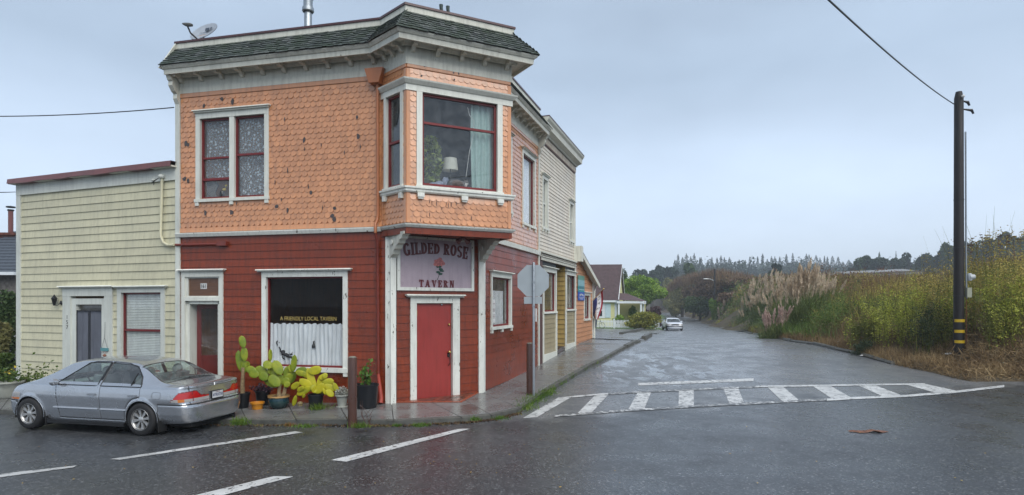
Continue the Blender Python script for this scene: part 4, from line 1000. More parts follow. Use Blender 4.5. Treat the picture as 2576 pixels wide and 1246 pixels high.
# lace curtains of the upper pair window, broken board and jars in the open part
a0, a1 = inn[0]+.06, mid-.10; b0_, b1_ = mid+.10, inn[1]-.05
Lc = 'flowered lace curtain in the %s sash of the upper window over door 161'
solid_label(curtain(WA, b0_, b1_, zr4+.05 if False else WA.z(*C4_(450, 715)), inn[3]-.05, -.14, M['lacecloth'], amp=.012), Lc % 'left', 'curtain')
solid_label(curtain(WA, a0, a1, inn[2]+.08, inn[3]-.05, -.14, M['lacecloth'], amp=.012), Lc % 'right', 'curtain')
M['oldply'] = plain('weathered_plywood', (.12,.11,.10), .8, var=.4, vs=9)
zb0 = inn[2]+.06
tl = inn[1]-.07
solo('plywood_scrap', G().prism([(*WA.p(tl, -.12), zb0), (*WA.p(tl-.30, -.12), zb0), (*WA.p(tl-.24, -.12), zb0+.12), (*WA.p(tl-.34, -.12), zb0+.3), (*WA.p(tl-.26, -.12), zb0+.41), (*WA.p(tl, -.12), zb0+.42)], (WA.n[0]*-.02, WA.n[1]*-.02, 0)), M['oldply'], 'broken grey plywood scrap propped in the open upper window', 'board')
M['jar'] = plain('dark_jar', (.015,.016,.018), .2); M['yellowlid'] = plain('yellow_flower_head', (.5,.36,.03), .5)
ja = thing('window_jar', 'small dark jar with yellow flowers on the open upper window sill', 'jar', (*WA.p(tl-.46, -.1), zb0))
make('jar_body', G().lathe((*WA.p(tl-.46, -.1), zb0), [(0,0),(.055,0),(.06,.03),(.06,.12),(.045,.14),(0,.14)], 12), M['jar'], ja, smooth=True)
make('flower', G().ball((*WA.p(tl-.52, -.1), zb0+.18), .05, .03, .035).ball((*WA.p(tl-.57, -.1), zb0+.27), .03, .03, .03).tube([(*WA.p(tl-.46,-.1), zb0+.12), (*WA.p(tl-.52,-.1), zb0+.17), (*WA.p(tl-.57,-.1), zb0+.26)], .006, 4), M['yellowlid'], ja)
# ================================================================ things seen through the big bay window
M['wallpaper'] = M['teal_room']
g = G(); q0, q1 = WF.p(-.15, -1.9), WF.p(LF+.1, -1.9); 
make('bay_room_wall', G().add([(*WF.p(-.3, -1.9), Z_BELT1), (*WF.p(LF+.6, -1.9), Z_BELT1), (*WF.p(LF+.6, -1.9), Z_OR1), (*WF.p(-.3, -1.9), Z_OR1)], [(0,1,2,3)]), M['teal_room'], tav)
fi0, fi1, fj0, fj1 = innf
cl0 = WF.t(C6_(1085, 0)[0]); solid_label(curtain(WF, cl0, fi1-.03, fj0+.03, fj1-.03, -.20, M['tealcurtain'], amp=.035, wl=.16), 'pale green full length curtain at the right of the bay window', 'curtain')
solid_label(curtain(WL, innk[0]+.04, innk[0]+.2, innk[2]+.04, innk[3]-.04, -.16, M['muslin'], amp=.02, wl=.1), 'narrow pale curtain behind the flank window of the bay', 'curtain')
def leaf_cards(C, ln, wd, jit=.4, up=0.0, rng_=nr, ellip=True, droop=0.0):
    """leaf shaped quads; returns V,F"""
    N = len(C); a = rng_.normal(size=(N, 3)); a[:, 2] = a[:, 2]*(1-up)+up*1.2-droop; a /= np.linalg.norm(a, axis=1)[:, None]
    b = np.cross(a, rng_.normal(size=(N, 3))); b /= np.linalg.norm(b, axis=1)[:, None]
    L = ln*(1+jit*rng_.uniform(-1, 1, (N, 1))); W = wd*(1+jit*rng_.uniform(-1, 1, (N, 1)))
    V = np.stack([C-a*L/2, C+b*W/2-a*L*.08, C+a*L/2, C-b*W/2-a*L*.08], 1).reshape(-1, 3); i = np.arange(N)*4
    return V, np.stack([i, i+1, i+2, i+3], 1)
M['ivy'] = foliage('ivy_leaf', [(.07,.12,.02), (.20,.26,.05), (.34,.38,.10)], .45, .3)
tc_, zc_ = WF.t(C6_(770,0)[0]), WF.z(*C6_(770, 545)); zt_ = WF.z(*C6_(770, 150))
hpz = thing('house_plant', 'tall trailing yellow-green house plant standing inside the bay window', 'plant', (*WF.p(tc_, -.32), fj0+.02))
N = 420; hh = nr.uniform(0, 1, N); Cc = []
for h in hh:
    rr = .26*(math.sin(math.pi*(.12+.8*h)))**.6*math.sqrt(rnd.random()); a = rnd.uniform(0, 6.28); P = WF.p(tc_+rr*math.cos(a)*1.1-.03, -.34+rr*.5*math.sin(a)); Cc.append((*P, zc_+(zt_-zc_)*h))
V, F = leaf_cards(np.array(Cc), .11, .085, droop=.5); nmesh('foliage', V, F, M['ivy'], hpz)
make('stem', G().tube([(*WF.p(tc_, -.34), zc_), (*WF.p(tc_+.04, -.34), (zc_+zt_)/2), (*WF.p(tc_-.03, -.33), zt_-.08)], .012, 6), M['leafdark'], hpz)
M['terracotta'] = plain('terracotta', (.22,.08,.045), .7)
make('pot', G().lathe((*WF.p(tc_, -.34), fj0-.02), [(0,0),(.10,0),(.13,.16),(.12,.16),(0,.12)], 14), M['terracotta'], hpz)
M['shade'] = plain('linen_lamp_shade', (.60,.60,.52), .8)
tl_, zl_ = WF.t(C6_(955,0)[0]), WF.z(*C6_(955, 430)); zl2 = WF.z(*C6_(955, 322))
lp = thing('table_lamp', 'table lamp with pale drum shade inside the bay window', 'lamp', (*WF.p(tl_, -.55), fj0-.1))
make('lamp_shade', G().lathe((*WF.p(tl_, -.55), zl_), [(.185,0),(.15,zl2-zl_),(.145,zl2-zl_),(.18,0)], 24), M['shade'], lp, smooth=True)
make('lamp_base', G().lathe((*WF.p(tl_, -.55), fj0-.1), [(0,0),(.09,0),(.1,.03),(.05,.06),(.07,.2),(.06,.3),(.015,.36),(.012,zl_-fj0+.2)], 14), M['jar'], lp, smooth=True)
solo('side_table', G().wbox(WF, tc_-.5, tl_+.45, fj0-.16, fj0-.12, -.85, -.2).wbox(WF, tc_-.48, tc_-.44, Z_BELT1+.1, fj0-.161, -.8, -.75).wbox(WF, tl_+.39, tl_+.43, Z_BELT1+.1, fj0-.161, -.8, -.75).wbox(WF, tc_-.48, tc_-.44, Z_BELT1+.1, fj0-.161, -.3, -.25).wbox(WF, tl_+.39, tl_+.43, Z_BELT1+.1, fj0-.161, -.3, -.25), M['transom'], 'dark side table under the lamp and plant inside the bay window', 'table')
# the cat on the sill
M['catfur'] = plain('grey_brown_cat_fur', (.10,.085,.08), .9, var=.35, vs=25); M['catwhite'] = plain('white_cat_fur', (.5,.48,.45), .9)
ct, cz = WF.t(C6_(960,0)[0]), fj0+.02
g = G(); r = (-WF.n[1], WF.n[0]); Pc = lambda x, y, o=-.14: (WF.p(ct, o)[0]+r[0]*x, WF.p(ct, o)[1]+r[1]*x, cz+y)
g.tube([Pc(-.20,.06), Pc(-.17,.09), Pc(-.10,.11), Pc(0,.12), Pc(.10,.115), Pc(.17,.13), Pc(.20,.14)], [.03,.075,.10,.105,.085,.06,.05], 12)
g.ball(Pc(.215,.165), .062, .055, .055); g.tube([Pc(.18,.2), Pc(.175,.245)], [.024,.004], 5); g.tube([Pc(.245,.2), Pc(.255,.245)], [.024,.004], 5); g.ball(Pc(.245,.15,-.10), .028, .025, .022)
g.tube([Pc(-.2,.05), Pc(-.25,.03,-.12), Pc(-.2,.02,-.08), Pc(-.08,.02,-.05)], [.02,.02,.018,.012], 6); g.tube([Pc(.13,.06), Pc(.16,.03,-.1), Pc(.2,.02,-.06)], [.04,.028,.02], 6)
ctt = thing('cat', 'grey and white cat curled on the sill inside the bay window', 'cat', (*WF.p(ct, -.14), cz)); make('body', g, M['catfur'], ctt, smooth='all')
make('chest', G().ball(Pc(.19,.10,-.09), .035, .03, .05).ball(Pc(.23,.13,-.085), .02, .02, .018), M['catwhite'], ctt, smooth='all')
M['bluecloth'] = plain('grey_blue_cloth', (.22,.25,.33), .9, var=.2)
cb_t = WF.t(C6_(820,0)[0]); g = G()
for (dx, zc, rx, rz_) in ((-.16,.05,.14,.05),(-.05,.07,.1,.07),(.08,.12,.06,.12),(.14,.18,.04,.06)): P = WF.p(cb_t+dx, -.13); g.ball((P[0], P[1], fj0+.03+zc), rx, .05, rz_)
solo('cushion', g, M['bluecloth'], 'crumpled grey-blue cushion on the bay window sill left of the cat', 'cushion', smooth='all')
cdp = [(WF.t(x), WF.z(x, y)) for x, y in [C5_(1045, 915), C5_(1060, 980), C5_(1100, 1030), C6_(1095, 150), C6_(1060, 300), C6_(1030, 520)]]
solo('lamp_cord', G().tube([(*WF.p(t, -.10), z) for t, z in cdp], .006, 5), M['offwhite'], 'thin white cord hanging inside the bay window glass', 'cord')
# curtain with stacked papers in the small side window
solid_label(curtain(WB, innl[0]+.05, innl[1]-.05, innl[2]+.04, innl[3]-.35, -.18, M['muslin'], amp=.03), 'white curtain in the small red-walled side street window', 'curtain')
solid_label(curtain(WB, innu[0]+.02, innu[1]-.02, innu[2]+.02, innu[3]-.02, -.16, M['muslin'], amp=.03), 'pale curtain filling the tall upper side street window', 'curtain')
t_a = WB.t(C8_(893,0)[0]); z_a = WB.z(*C8_(893, 560)); t_b = WB.t(C8_(917,0)[0])
nt = thing('window_notice', 'white paper notice taped in the corner of the side street window', 'notice', (*WB.p(t_a, -.05), z_a))
make('paper', G().wbox(WB, t_a, t_b, z_a, z_a+.62, -.057, -.054), M['offwhite'], nt)
M['noticered'] = plain('notice_maroon', (.12,.03,.03), .5)
g = G()
for zz in (.30,.33,.36,.2,.16,.12,.5): g.wbox(WB, t_a+.02, t_b-.02, z_a+zz, z_a+zz+.012, -.0535, -.053)
make('print', g, M['noticered'], nt)
# ================================================================ flue, dish, roof ornament
fy = WA.p(WA.t(775))[1]+1.8; fx = (775-CX)/FOC*fy
fl_ = thing('roof_flue', 'galvanised flue pipe with guy wires rising above the flat roof', 'chimney', (fx, fy, Z_TOP+.02))
zt = H+(HY-30)*fy/FOC
make('pipe', G().lathe((fx, fy, Z_TOP), [(.10,0),(.10,zt-Z_TOP-.02),(.09,zt-Z_TOP)], 20), M['metal'], fl_, smooth=True)
make('cap', G().lathe((fx, fy, zt-.02), [(.13,0),(.155,.03),(.15,.12),(.12,.14),(.12,.34),(.14,.36),(.14,.45),(.05,.5)], 20), M['metal'], fl_, smooth=True)
for dx, dy in ((-.95,.2),(.35,.3)): make('guy_wire', G().tube([(fx, fy, Z_TOP+1.0), (fx+dx, fy+dy, Z_TOP+.03)], .007, 5), M['black_metal'], fl_)
dy_ = WA.p(WA.t(512))[1]+.35; dx_ = (512-CX)/FOC*dy_
dish = thing('satellite_dish', 'grey oval satellite dish with feed arm on the roof edge', 'satellite dish', (dx_, dy_, Z_TOP+.02))
M['dish'] = plain('dish_grey', (.30,.33,.37), .5); M['dishink'] = plain('dish_print', (.03,.04,.06), .5); M['dishorange'] = plain('dish_orange_print', (.45,.25,.12), .5)
zc = Z_TOP+.56; face = Vector((-.28, -.78, .56)).normalized(); rt_ = face.cross(Vector((0,0,1))).normalized()*-1; upv = rt_.cross(face)*-1
if upv.z < 0: upv = -upv
cen = Vector((dx_, dy_, zc)); g = G(); vs = [cen-face*.06]; rings = 5; n = 28
for k in range(1, rings+1):
    rr = k/rings
    for i in range(n): a = 2*math.pi*i/n; vs.append(cen+rt_*.40*rr*math.cos(a)+upv*.33*rr*math.sin(a)+face*(-.06+.06*rr*rr))
fs = [(0, 1+i, 1+(i+1) % n) for i in range(n)]+[(1+(k-1)*n+i, 1+(k-1)*n+(i+1) % n, 1+k*n+(i+1) % n, 1+k*n+i)[::-1] for k in range(1, rings) for i in range(n)]
g.add(vs, fs); vs2 = [v-face*.012 for v in vs]; g.add(vs2, [f[::-1] for f in fs]); make('reflector', g, M['dish'], dish, smooth=True)
def dpt(x, y, o=-.025): return cen+rt_*x+upv*y+face*(o+.05*((x/.4)**2+(y/.33)**2))
g = G().poly([dpt(-.04+.0, .16), dpt(.10, .15), dpt(.16, .02), dpt(.0, .04)]).poly([dpt(.13, .15), dpt(.22, .13), dpt(.22, .05), dpt(.19, .02)])
make('logo', g, M['dishink'], dish)
vs, fs = text_mesh('DIRECTV', .10, .001); make('dish_lettering', G().add([dpt(x+.08, y-.07) for x, y, z in vs], fs), M['dishink'], dish)
make('stripe', G().poly([dpt(-.05, -.18), dpt(.16, -.17), dpt(.17, -.20), dpt(-.03, -.21)]), M['dishorange'], dish)
make('feed_arm', G().tube([cen-upv*.33-face*.03, cen-upv*.28+face*.15-rt_*.12, cen-upv*.12+face*.27-rt_*.22], .022, 6), M['black_metal'], dish)
make('feed_horn', G().tube([cen-upv*.16+face*.27-rt_*.04, cen-upv*.13+face*.28-rt_*.14, cen-upv*.10+face*.29-rt_*.26, cen-upv*.05+face*.30-rt_*.38], [.035,.05,.045,.02], 8), M['kerb'], dish, smooth=True)
make('mast', G().tube([(dx_, dy_, Z_TOP), (dx_, dy_, zc-.15), tuple(cen-face*.08)], .025, 8), M['metal'], dish)
tb_, zb2 = WF.tz(C5_(845, 95)); bx_, by_ = WF.p(tb_, -.05)
M['verdigris'] = plain('dark_verdigris', (.03,.05,.045), .5)
or_ = thing('roof_ornament', 'dark green boot shaped ornament perched on the parapet of the bay', 'ornament', (bx_, by_, Z_TOP+.18))
for k, dx in enumerate((-.10, .06)):
    r = (-WF.n[1], WF.n[0]); P = lambda x, y: (bx_+r[0]*(x+dx), by_+r[1]*(x+dx), Z_TOP+.18+y)
    make('boot', G().tube([P(0,.19), P(0,.13), P(.01,.06), P(.04,.035), P(.09,.03), P(.12,.025)], [.045,.04,.04,.035,.03,.02], 10), M['verdigris'], or_, smooth=True)
# ================================================================ pale yellow building
yb = thing('yellow_building', 'low pale yellow clapboard building numbered 157 with rust red parapet edge', 'building', (*WY.p(LY/2, -3), side_z(*WY.p(LY/2))))
yz1 = WY.z(*C1_(185, 450)); yz1 = 4.90
zt1 = WY.z(445, 407); zt0_ = WY.z(35, 457); ztop = (zt1+zt0_)/2
print('yellow top', zt1, zt0_, 'LY', LY)
yf = ztop-.14; zw = WY.z(*C1_(760, 380)); 
yd = (WY.t(E1_(700,0)[0]), WY.t(E1_(395,0)[0]), ZB, WY.z(*E1_(560, 345)))
yw = (WY.t(E1_(1020,0)[0]), WY.t(E1_(728,0)[0]), None, WY.z(*E1_(870, 345)))
yw = (yw[0], yw[1], WY.z(C2_(1100, 312)[0], 940), yw[3])
tyd = (.3,.3,.3,.1); tyw = (.14,.14,.12,.08)
h_yd = (yd[0]+.05, yd[1]-.05, ZB-1, yd[3]-.05); h_yw = hole(yw, tyw)
ZY = -1.0
backing(WY, 0, LY, ZY, ztop-.1, [h_yd, h_yw], M['room'], yb)
boards(WY, .02, LY-.14, ZY, zw, [h_yd, h_yw], .205, M['yellow'], yb, cut=True, proud=.024)
def yp(t0, t1, z0, z1, o0, o1, mat, name): return make(name, G().wbox(WY, t0, t1, z0, z1, o0, o1), mat, yb)
yp(LY-.15, LY+.03, ZY, zw, 0, .05, M['grey_trim'], 'corner_board'); yp(0, LY+.03, zw+.001, zw+.34, 0, .055, M['grey_trim'], 'frieze_board')
yp(-.02, LY+.12, zw+.341, ztop-.14, -.1, .20, M['cornice'], 'eave_board')
g = G(); n = 14      # slightly buckled metal edge
for i in range(n):
    w0, w1 = .012*math.sin(i*1.9), .012*math.sin((i+1)*1.9); a, b = -.02+(LY+.16)*i/n, -.02+(LY+.16)*(i+1)/n
    vs = [(*WY.p(a, -.15), ztop-.14+w0), (*WY.p(b, -.15), ztop-.14+w1), (*WY.p(b, .23), ztop-.14+w1), (*WY.p(a, .23), ztop-.14+w0), (*WY.p(a, -.15), ztop+.0), (*WY.p(b, -.15), ztop), (*WY.p(b, .21), ztop), (*WY.p(a, .21), ztop)]
    g.add(vs, [(0,3,2,1), (4,5,6,7), (2,3,7,6), (0,1,5,4)])
make('parapet_flashing', g, M['flash2'], yb)
# body
f0, f1 = WY.p(0, -.02), WY.p(LY, -.02); r0, r1 = (f0[0]-.5, f0[1]+7), (f1[0]+1.2, f1[1]+7)
make('side_wall', G().add([(*f1, ZY), (*r1, ZY), (*r1, ztop-.14), (*f1, ztop-.14), (*r0, ZY), (*r0, ztop-.14)], [(0,1,2,3), (1,4,5,2)]), M['yellow'], yb)
make('flat_roof', G().poly([(*f0, ztop-.1), (*f1, ztop-.1), (*r1, ztop-.1), (*r0, ztop-.1)]), M['kerb'], yb)
# door 157
iy0, iy1 = WY.t(E1_(650,0)[0]), WY.t(E1_(443,0)[0]); jy0, jy1 = WY.t(E1_(628,0)[0]), WY.t(E1_(470,0)[0]); zi = WY.z(*E1_(545, 410)); zj = WY.z(*E1_(545, 447)); zk = WY.z(*E1_(545, 482))
df = make('door_frame', G().wbox(WY, yd[0], iy0, ZY, yd[3]-.22, -.1, .05).wbox(WY, iy1, yd[1], ZY, yd[3]-.22, -.1, .05).wbox(WY, yd[0], yd[1], yd[3]-.219, yd[3], -.1, .055)
          .wbox(WY, iy0, jy0, ZY, zi, -.1, .02).wbox(WY, jy1, iy1, ZY, zi, -.1, .02).wbox(WY, jy0, jy1, zj, zi, -.1, .022), M['grey_trim'], yb)
make('cap', G().wbox(WY, yd[0]-.06, yd[1]+.07, yd[3]+.001, yd[3]+.03, 0, .11).wbox(WY, yd[0]-.09, yd[1]+.10, yd[3]+.031, yd[3]+.06, 0, .15, .12), M['white'], df)
make('transom_pane', G().wbox(WY, jy0+.02, jy1-.02, zk, zj-.02, -.08, -.07), M['glass'], df)
M['screen'] = curtain_mat('grey_mesh_screen', (.13,.14,.17)); 
dsg = side_z(*WY.p(jy0))
mid_ = (jy0+jy1)/2
for (a, b) in ((jy0, mid_-.015), (mid_+.015, jy1)):
    q = curtain(WY, a, b, dsg+.02, zk, -.02, M['screen'], amp=.008, wl=.3, name='door_screen', parent=yb); make('screen_binding', G().wbox(WY, a, a+.02, dsg+.02, zk, -.005, .004).wbox(WY, b-.02, b, dsg+.02, zk, -.005, .004).wbox(WY, a, b, zk-.03, zk, -.005, .005), M['ink'], q)
make('door', G().wbox(WY, jy0, jy1, ZY, zk, -.12, -.09), M['white'], yb)
for k, ch in enumerate('157'):
    t_, z_ = WY.tz(E1_(424, 535+k*31)); wall_text(WY, ch, t_, z_, .15, .052, M['ink'], yb, 'numeral')
# window with blinds
fy_, iny = window(yb, WY, yw, tyw, .035, mt='grey_trim', cap=.06, capext=.07, rails=(WY.z(*E1_(870, 606)),))
M['blind'] = plain('white_blind_slat', (.78,.80,.74), .5); bl = thing('venetian_blind', 'white slatted blind in the window beside door 157', 'blind', (*WY.p((iny[0]+iny[1])/2, -.095), iny[2]))
z = iny[2]+.06; me0 = None
while z < iny[3]-.05:
    if me0 is None:
        L = iny[1]-iny[0]-.1; me0 = G().box(-L/2, L/2, -.02, .02, -.0015, .0015); ob = make('slat', me0, M['blind'], bl, local=True)
    else: ob = ob.copy(); COL.objects.link(ob); ob.parent = bl
    ob.location = (0, 0, z-iny[2]); ob.rotation_euler = (1.0, 0, math.atan2(-WY.u[1], -WY.u[0])); z += .042
# wall lamp, hanging charm, conduit
tl_, zl_ = WY.tz(E1_(362, 425)); P = WY.p(tl_, .12)
wlm = thing('wall_lantern', 'small black iron lantern on the yellow wall left of door 157', 'lamp', (*WY.p(tl_, .05), zl_))
make('lantern', G().lathe((P[0], P[1], zl_-.13), [(.0,0),(.03,.0),(.035,.03),(.075,.19),(.085,.2),(.03,.26),(.012,.30),(0,.31)], 6), M['black_metal'], wlm)
make('lantern_arm', G().tube([(*WY.p(tl_-.14, .03), zl_-.06), (*WY.p(tl_-.10, .1), zl_-.12), (*WY.p(tl_, .12), zl_-.12)], .012, 6).ball((*WY.p(tl_-.14, .03), zl_-.05), .04, .03, .06), M['black_metal'], wlm)
tc_, zc_ = WY.tz(E1_(658, 722)); ch = thing('hanging_charm', 'small teal plaque hanging on cords beside door 157', 'plaque', (*WY.p(tc_, .07), zc_-.2))
M['tealplaque'] = plain('teal_plaque', (.09,.26,.28), .5); make('plaque', G().wbox(WY, tc_-.14, tc_+.14, zc_-.04, zc_+.04, .06, .08), M['tealplaque'], ch)
make('cord', G().tube([(*WY.p(tc_-.11, .07), zc_+.04), (*WY.p(tc_, .07), zc_+.30), (*WY.p(tc_+.11, .07), zc_+.04)], .004, 4).tube([(*WY.p(tc_, .07), zc_+.30), (*WY.p(tc_-.02, .07), zc_+.72)], .004, 4), M['ink'], ch)
make('charm', G().ball((*WY.p(tc_, .07), zc_-.16), .05, .03, .035).tube([(*WY.p(tc_-.07, .07), zc_-.04), (*WY.p(tc_, .07), zc_-.14), (*WY.p(tc_+.07, .07), zc_-.04)], .004, 4), M['terracotta'], ch)
cp = [WY.tz(q) for q in (C1_(1418, 300), C1_(1405, 780), C1_(1430, 845), C1_(1470, 866))]
cd_ = thing('electrical_conduit', 'pale bent conduit with service head at the right of the yellow wall', 'conduit', (*WY.p(cp[0][0], .08), cp[1][1]))
make('conduit', G().tube([(*WY.p(t, .08), z) for t, z in cp]+[(*WY.p(.03, .08), cp[-1][1])], .035, 8), M['yellow'], cd_, smooth=True)
make('service_head', G().ball((*WY.p(cp[0][0], .09), cp[0][1]+.06), .085, .08, .065), M['grey_trim'], cd_, smooth=True); make('insulator', G().ball((*WY.p(cp[0][0]+.32, .07), cp[0][1]-.0), .05, .04, .035), M['grey_trim'], cd_, smooth=True)
for k in range(4): make('wire', G().tube([(*WY.p(cp[0][0]+.05, .13), cp[0][1]+.02), (*WY.p(cp[0][0]+.12+.03*k, .2), cp[0][1]-.05-.02*k), (*WY.p(cp[0][0]+.2, .15), cp[0][1]-.15+.03*k)], .007, 4), M['ink'], cd_)
rcx, rcz = WA.tz(C1_(1925, 857)); zz = WA.z(*C1_(1500, 866))
rc = thing('red_conduit', 'red painted conduit and junction box under the belt course over door 161', 'conduit', (*WA.p(rcx, .06), zz))
make('conduit', G().tube([(*WA.p(tA1-.0, .07), cp[-1][1]), (*WA.p(tA1-.4, .06), zz), (*WA.p(rcx, .06), zz)], .03, 8), M['redpipe'], rc, smooth=True); make('junction_box', G().wbox(WA, rcx-.14, rcx+.12, zz-.045, zz+.055, .0, .11), M['redpipe'], rc)
# ================================================================ cream two-storey building
cbx = thing('cream_building', 'weathered cream clapboard two storey building beyond the tavern on the side street', 'building', (*WB.p(LB+2, -3), side_z(*WB.p(LB+2))))
M['cream'] = paint('stained_cream_boards', (.66,.61,.52), .5, (.28,.16,.07), .5, (.15,.12,.09), .72, streak=.42)
M['tan'] = paint('tan_panel', (.36,.30,.18), .4, (.14,.10,.05), .5, None, wet=.2); M['ochre'] = paint('ochre_boards', (.42,.30,.10), .5, (.12,.08,.03), .5, (.05,.04,.03), .75)
M['brownfrieze'] = paint('brown_frieze', (.085,.035,.03), .5, (.03,.02,.02), .4, (.25,.22,.18), .7)
cz1 = WB.z(*D1_(345, 500)); cz1b = WB.z(*D1_(578, 740)); czt = WB.z(*D1_(395, 300), .40); cbz0 = WB.z(*D2_(530, 250)); cbz1 = WB.z(*D2_(530, 175))
print('cream', cz1, cz1b, czt, cbz0, cbz1)
uw = []
for q in (((350, 720, 1145), 392), ((545, 905, 1238), 576)):
    (x0, ya, yb_), x1 = q; uw.append((WB.t(D1_(x0,0)[0]), WB.t(D1_(x1,0)[0]), WB.z(*D1_(x0, yb_-25)), WB.z(*D1_(x0, ya+10))))
tc_ = (.10,.10,.12,.07); hs = [hole(o, tc_) for o in uw]
backing(WB, LB+.05, t2, cbz1, cz1, hs, M['room'], cbx)
boards(WB, LB+.06, t2-.08, cbz1, cz1, hs, .125, M['cream'], cbx, cut=False, proud=.022)
for o in uw: window(cbx, WB, o, tc_, .05, mt='white', ms='white', cap=.07, rails=((o[2]+o[3])/2,), lugs=True)
def cb_(t0, t1, z0, z1, o0, o1, mat, name='panel', w=None): return make(name, G().wbox(w or WB, t0, t1, z0, z1, o0, o1), mat, cbx)
cb_(t2-.10, t2+.03, cbz1-.1, cz1, 0, .05, M['white'], 'corner_board')
cb_(LB+.05, t2+.02, cz1+.001, cz1+.30, 0, .04, M['brownfrieze'], 'frieze_board')
g = G(); n = int((t2-LB)/.13)
for k in range(n): t = LB+.1+k*.13; g.wbox(WB, t, t+.045, cz1+.05, cz1+.25, .041, .075)
make('dentils', g, M['cream'], cbx, kind='stuff')
cth = czt-cz1
seg = [WB.p(LB-.02), WB.p(t2)]
prof = [(0, cz1+.301), (.10, cz1+.301), (.12, cz1+.36), (.28, cz1+.42), (.30, cz1+.42), (.32, czt-.14), (.38, czt-.07), (.40, czt), (0, czt)]
for g in sweep(seg, prof, 0, .12): make('cornice', g, M['cornice'], cbx)
make('cornice_flashing', G().wbox(WB, LB-.02, t2+.12, czt+.001, czt+.04, -.1, .41), M['flash'], cbx)
bb0, bb1 = WB.p(t2, -.02), WB.p(LB+.05, -.02); rr1 = (bb0[0]-7, bb0[1]+2.2); rr2 = (bb1[0]-7, bb1[1]+2.2)
make('side_wall', G().add([(*bb0, ZB), (*rr1, ZB), (*rr1, czt-.05), (*bb0, czt-.05), (*rr2, ZB), (*rr2, czt-.05), (*bb1, Z_TOP-2), (*bb1, czt-.05)], [(0,1,2,3), (1,4,5,2), (4,6,7,5)]), M['cream'], cbx)
make('flat_roof', G().poly([(*bb0, czt-.05), (*rr1, czt-.05), (*rr2, czt-.05), (*bb1, czt-.05)]), M['kerb'], cbx)
# shop front: carved band, two glazed panels, recessed entry
cb_(LB+.06, t2-.02, cbz0+.02, cbz1, 0, .06, M['brownfrieze'], 'carved_band'); cb_(LB+.06, t2-.02, cbz1-.02, cbz1+.03, 0, .14, M['cornice'], 'band_moulding'); cb_(LB+.06, t2-.02, cbz0+.14, cbz0+.17, .06, .11, M['cornice'], 'band_moulding')
g = G()
for k in range(int((t2-LB-.2)/.16)):
    t = LB+.12+k*.16; g.wbox(WB, t, t+.05, cbz0+.20, cbz1-.05, .061, .09); g.wbox(WB, t+.02, t+.12, cbz0+.03, cbz0+.12, .061, .09)
make('carved_band', g, M['cornice'], cbx, kind='stuff')
p0, p1, p2_, p3_ = [WB.t(D2_(x,0)[0]) for x in (550, 668, 748, 832)]
sgz = lambda t: side_z(*WB.p(t))
for (a, b, yA, yB) in ((p0, p1, 335, 705), (p2_, p3_, 365, 680)):
    zA, zBt = WB.z(D2_(555 if a == p0 else 752, 0)[0], D2_(0, yA)[1]), WB.z(D2_(555 if a == p0 else 752, 0)[0], D2_(0, yB)[1]); z0 = ZB
    o = (a+.02, b-.02, zBt, zA+.12)
    backing(WB, a, b, ZB, cbz0+.02, [hole(o, (.08,.08,.1,.06))], M['room'], cbx)
    window(cbx, WB, o, (.12,.12,.14,.06), .04, mt='white', cap=.05, lugs=False)
    boards(WB, a+.10, b-.10, ZB, zBt-.03, [], .17, M['tan'], cbx, proud=.016)
    cb_(a-.04, a+.10, ZB, zBt-.004, 0, .05, M['white'], 'pilaster'); cb_(b-.10, b+.03, ZB, zBt-.004, 0, .05, M['white'], 'pilaster'); cb_(a+.10, b-.10, sgz(a)-.1, sgz(b)+.16, 0, .04, M['white'], 'plinth')
    cb_(a+.1, a+.3, zBt+.1, zA-.1, -.3, -.29, M['muslin'], 'curtain_panel')
cb_(LB+.06, p0-.05, ZB, cbz0+.02, 0, .03, M['brownfrieze'], 'pilaster'); cb_(p3_+.03, t2-.02, ZB, cbz0+.02, 0, .03, M['brownfrieze'], 'pilaster'); cb_(t2-.12, t2+.03, ZB, cbz1-.05, .031, .07, M['white'], 'corner_board')
WE = Wall(*WB.p(p2_, 0), -WB.n[0], -WB.n[1]); WE.n = (-WB.u[0], -WB.u[1])
boards(WE, .0, .9, ZB, cbz0+.02, [], .19, M['ochre'], cbx, proud=.03); backing(WE, 0, .9, ZB, cbz0, [], M['room'], cbx, th=.02)
WI = WB.off(-.9); make('entry_wall', G().wbox(WI, p1, p2_, ZB, cbz0, -.05, 0), M['ochre'], cbx)
make('entry_door', G().wbox(WI, p1+.3, p2_-.2, sgz(p1), cbz0-.4, 0, .04), M['maroon2'], cbx)
stp = thing('brick_step', 'old brick step at the recessed entry of the cream building', 'step', (*WB.p((p1+p2_)/2, 0), sgz(p1)))
for r_ in range(3):
    n = int((p2_-p1)/.23)
    for k in range(n):
        for m in range(3): t = p1+.03+k*(p2_-p1-.04)/n; make('brick', G().wbox(WB, t+.004, t+(p2_-p1-.04)/n-.006, sgz(t)+r_*.075-.04, sgz(t)+r_*.075+.028, -.34+m*.115, -.23+m*.115), M['tile2'] if rnd.random() < .6 else M['kerb'], stp)
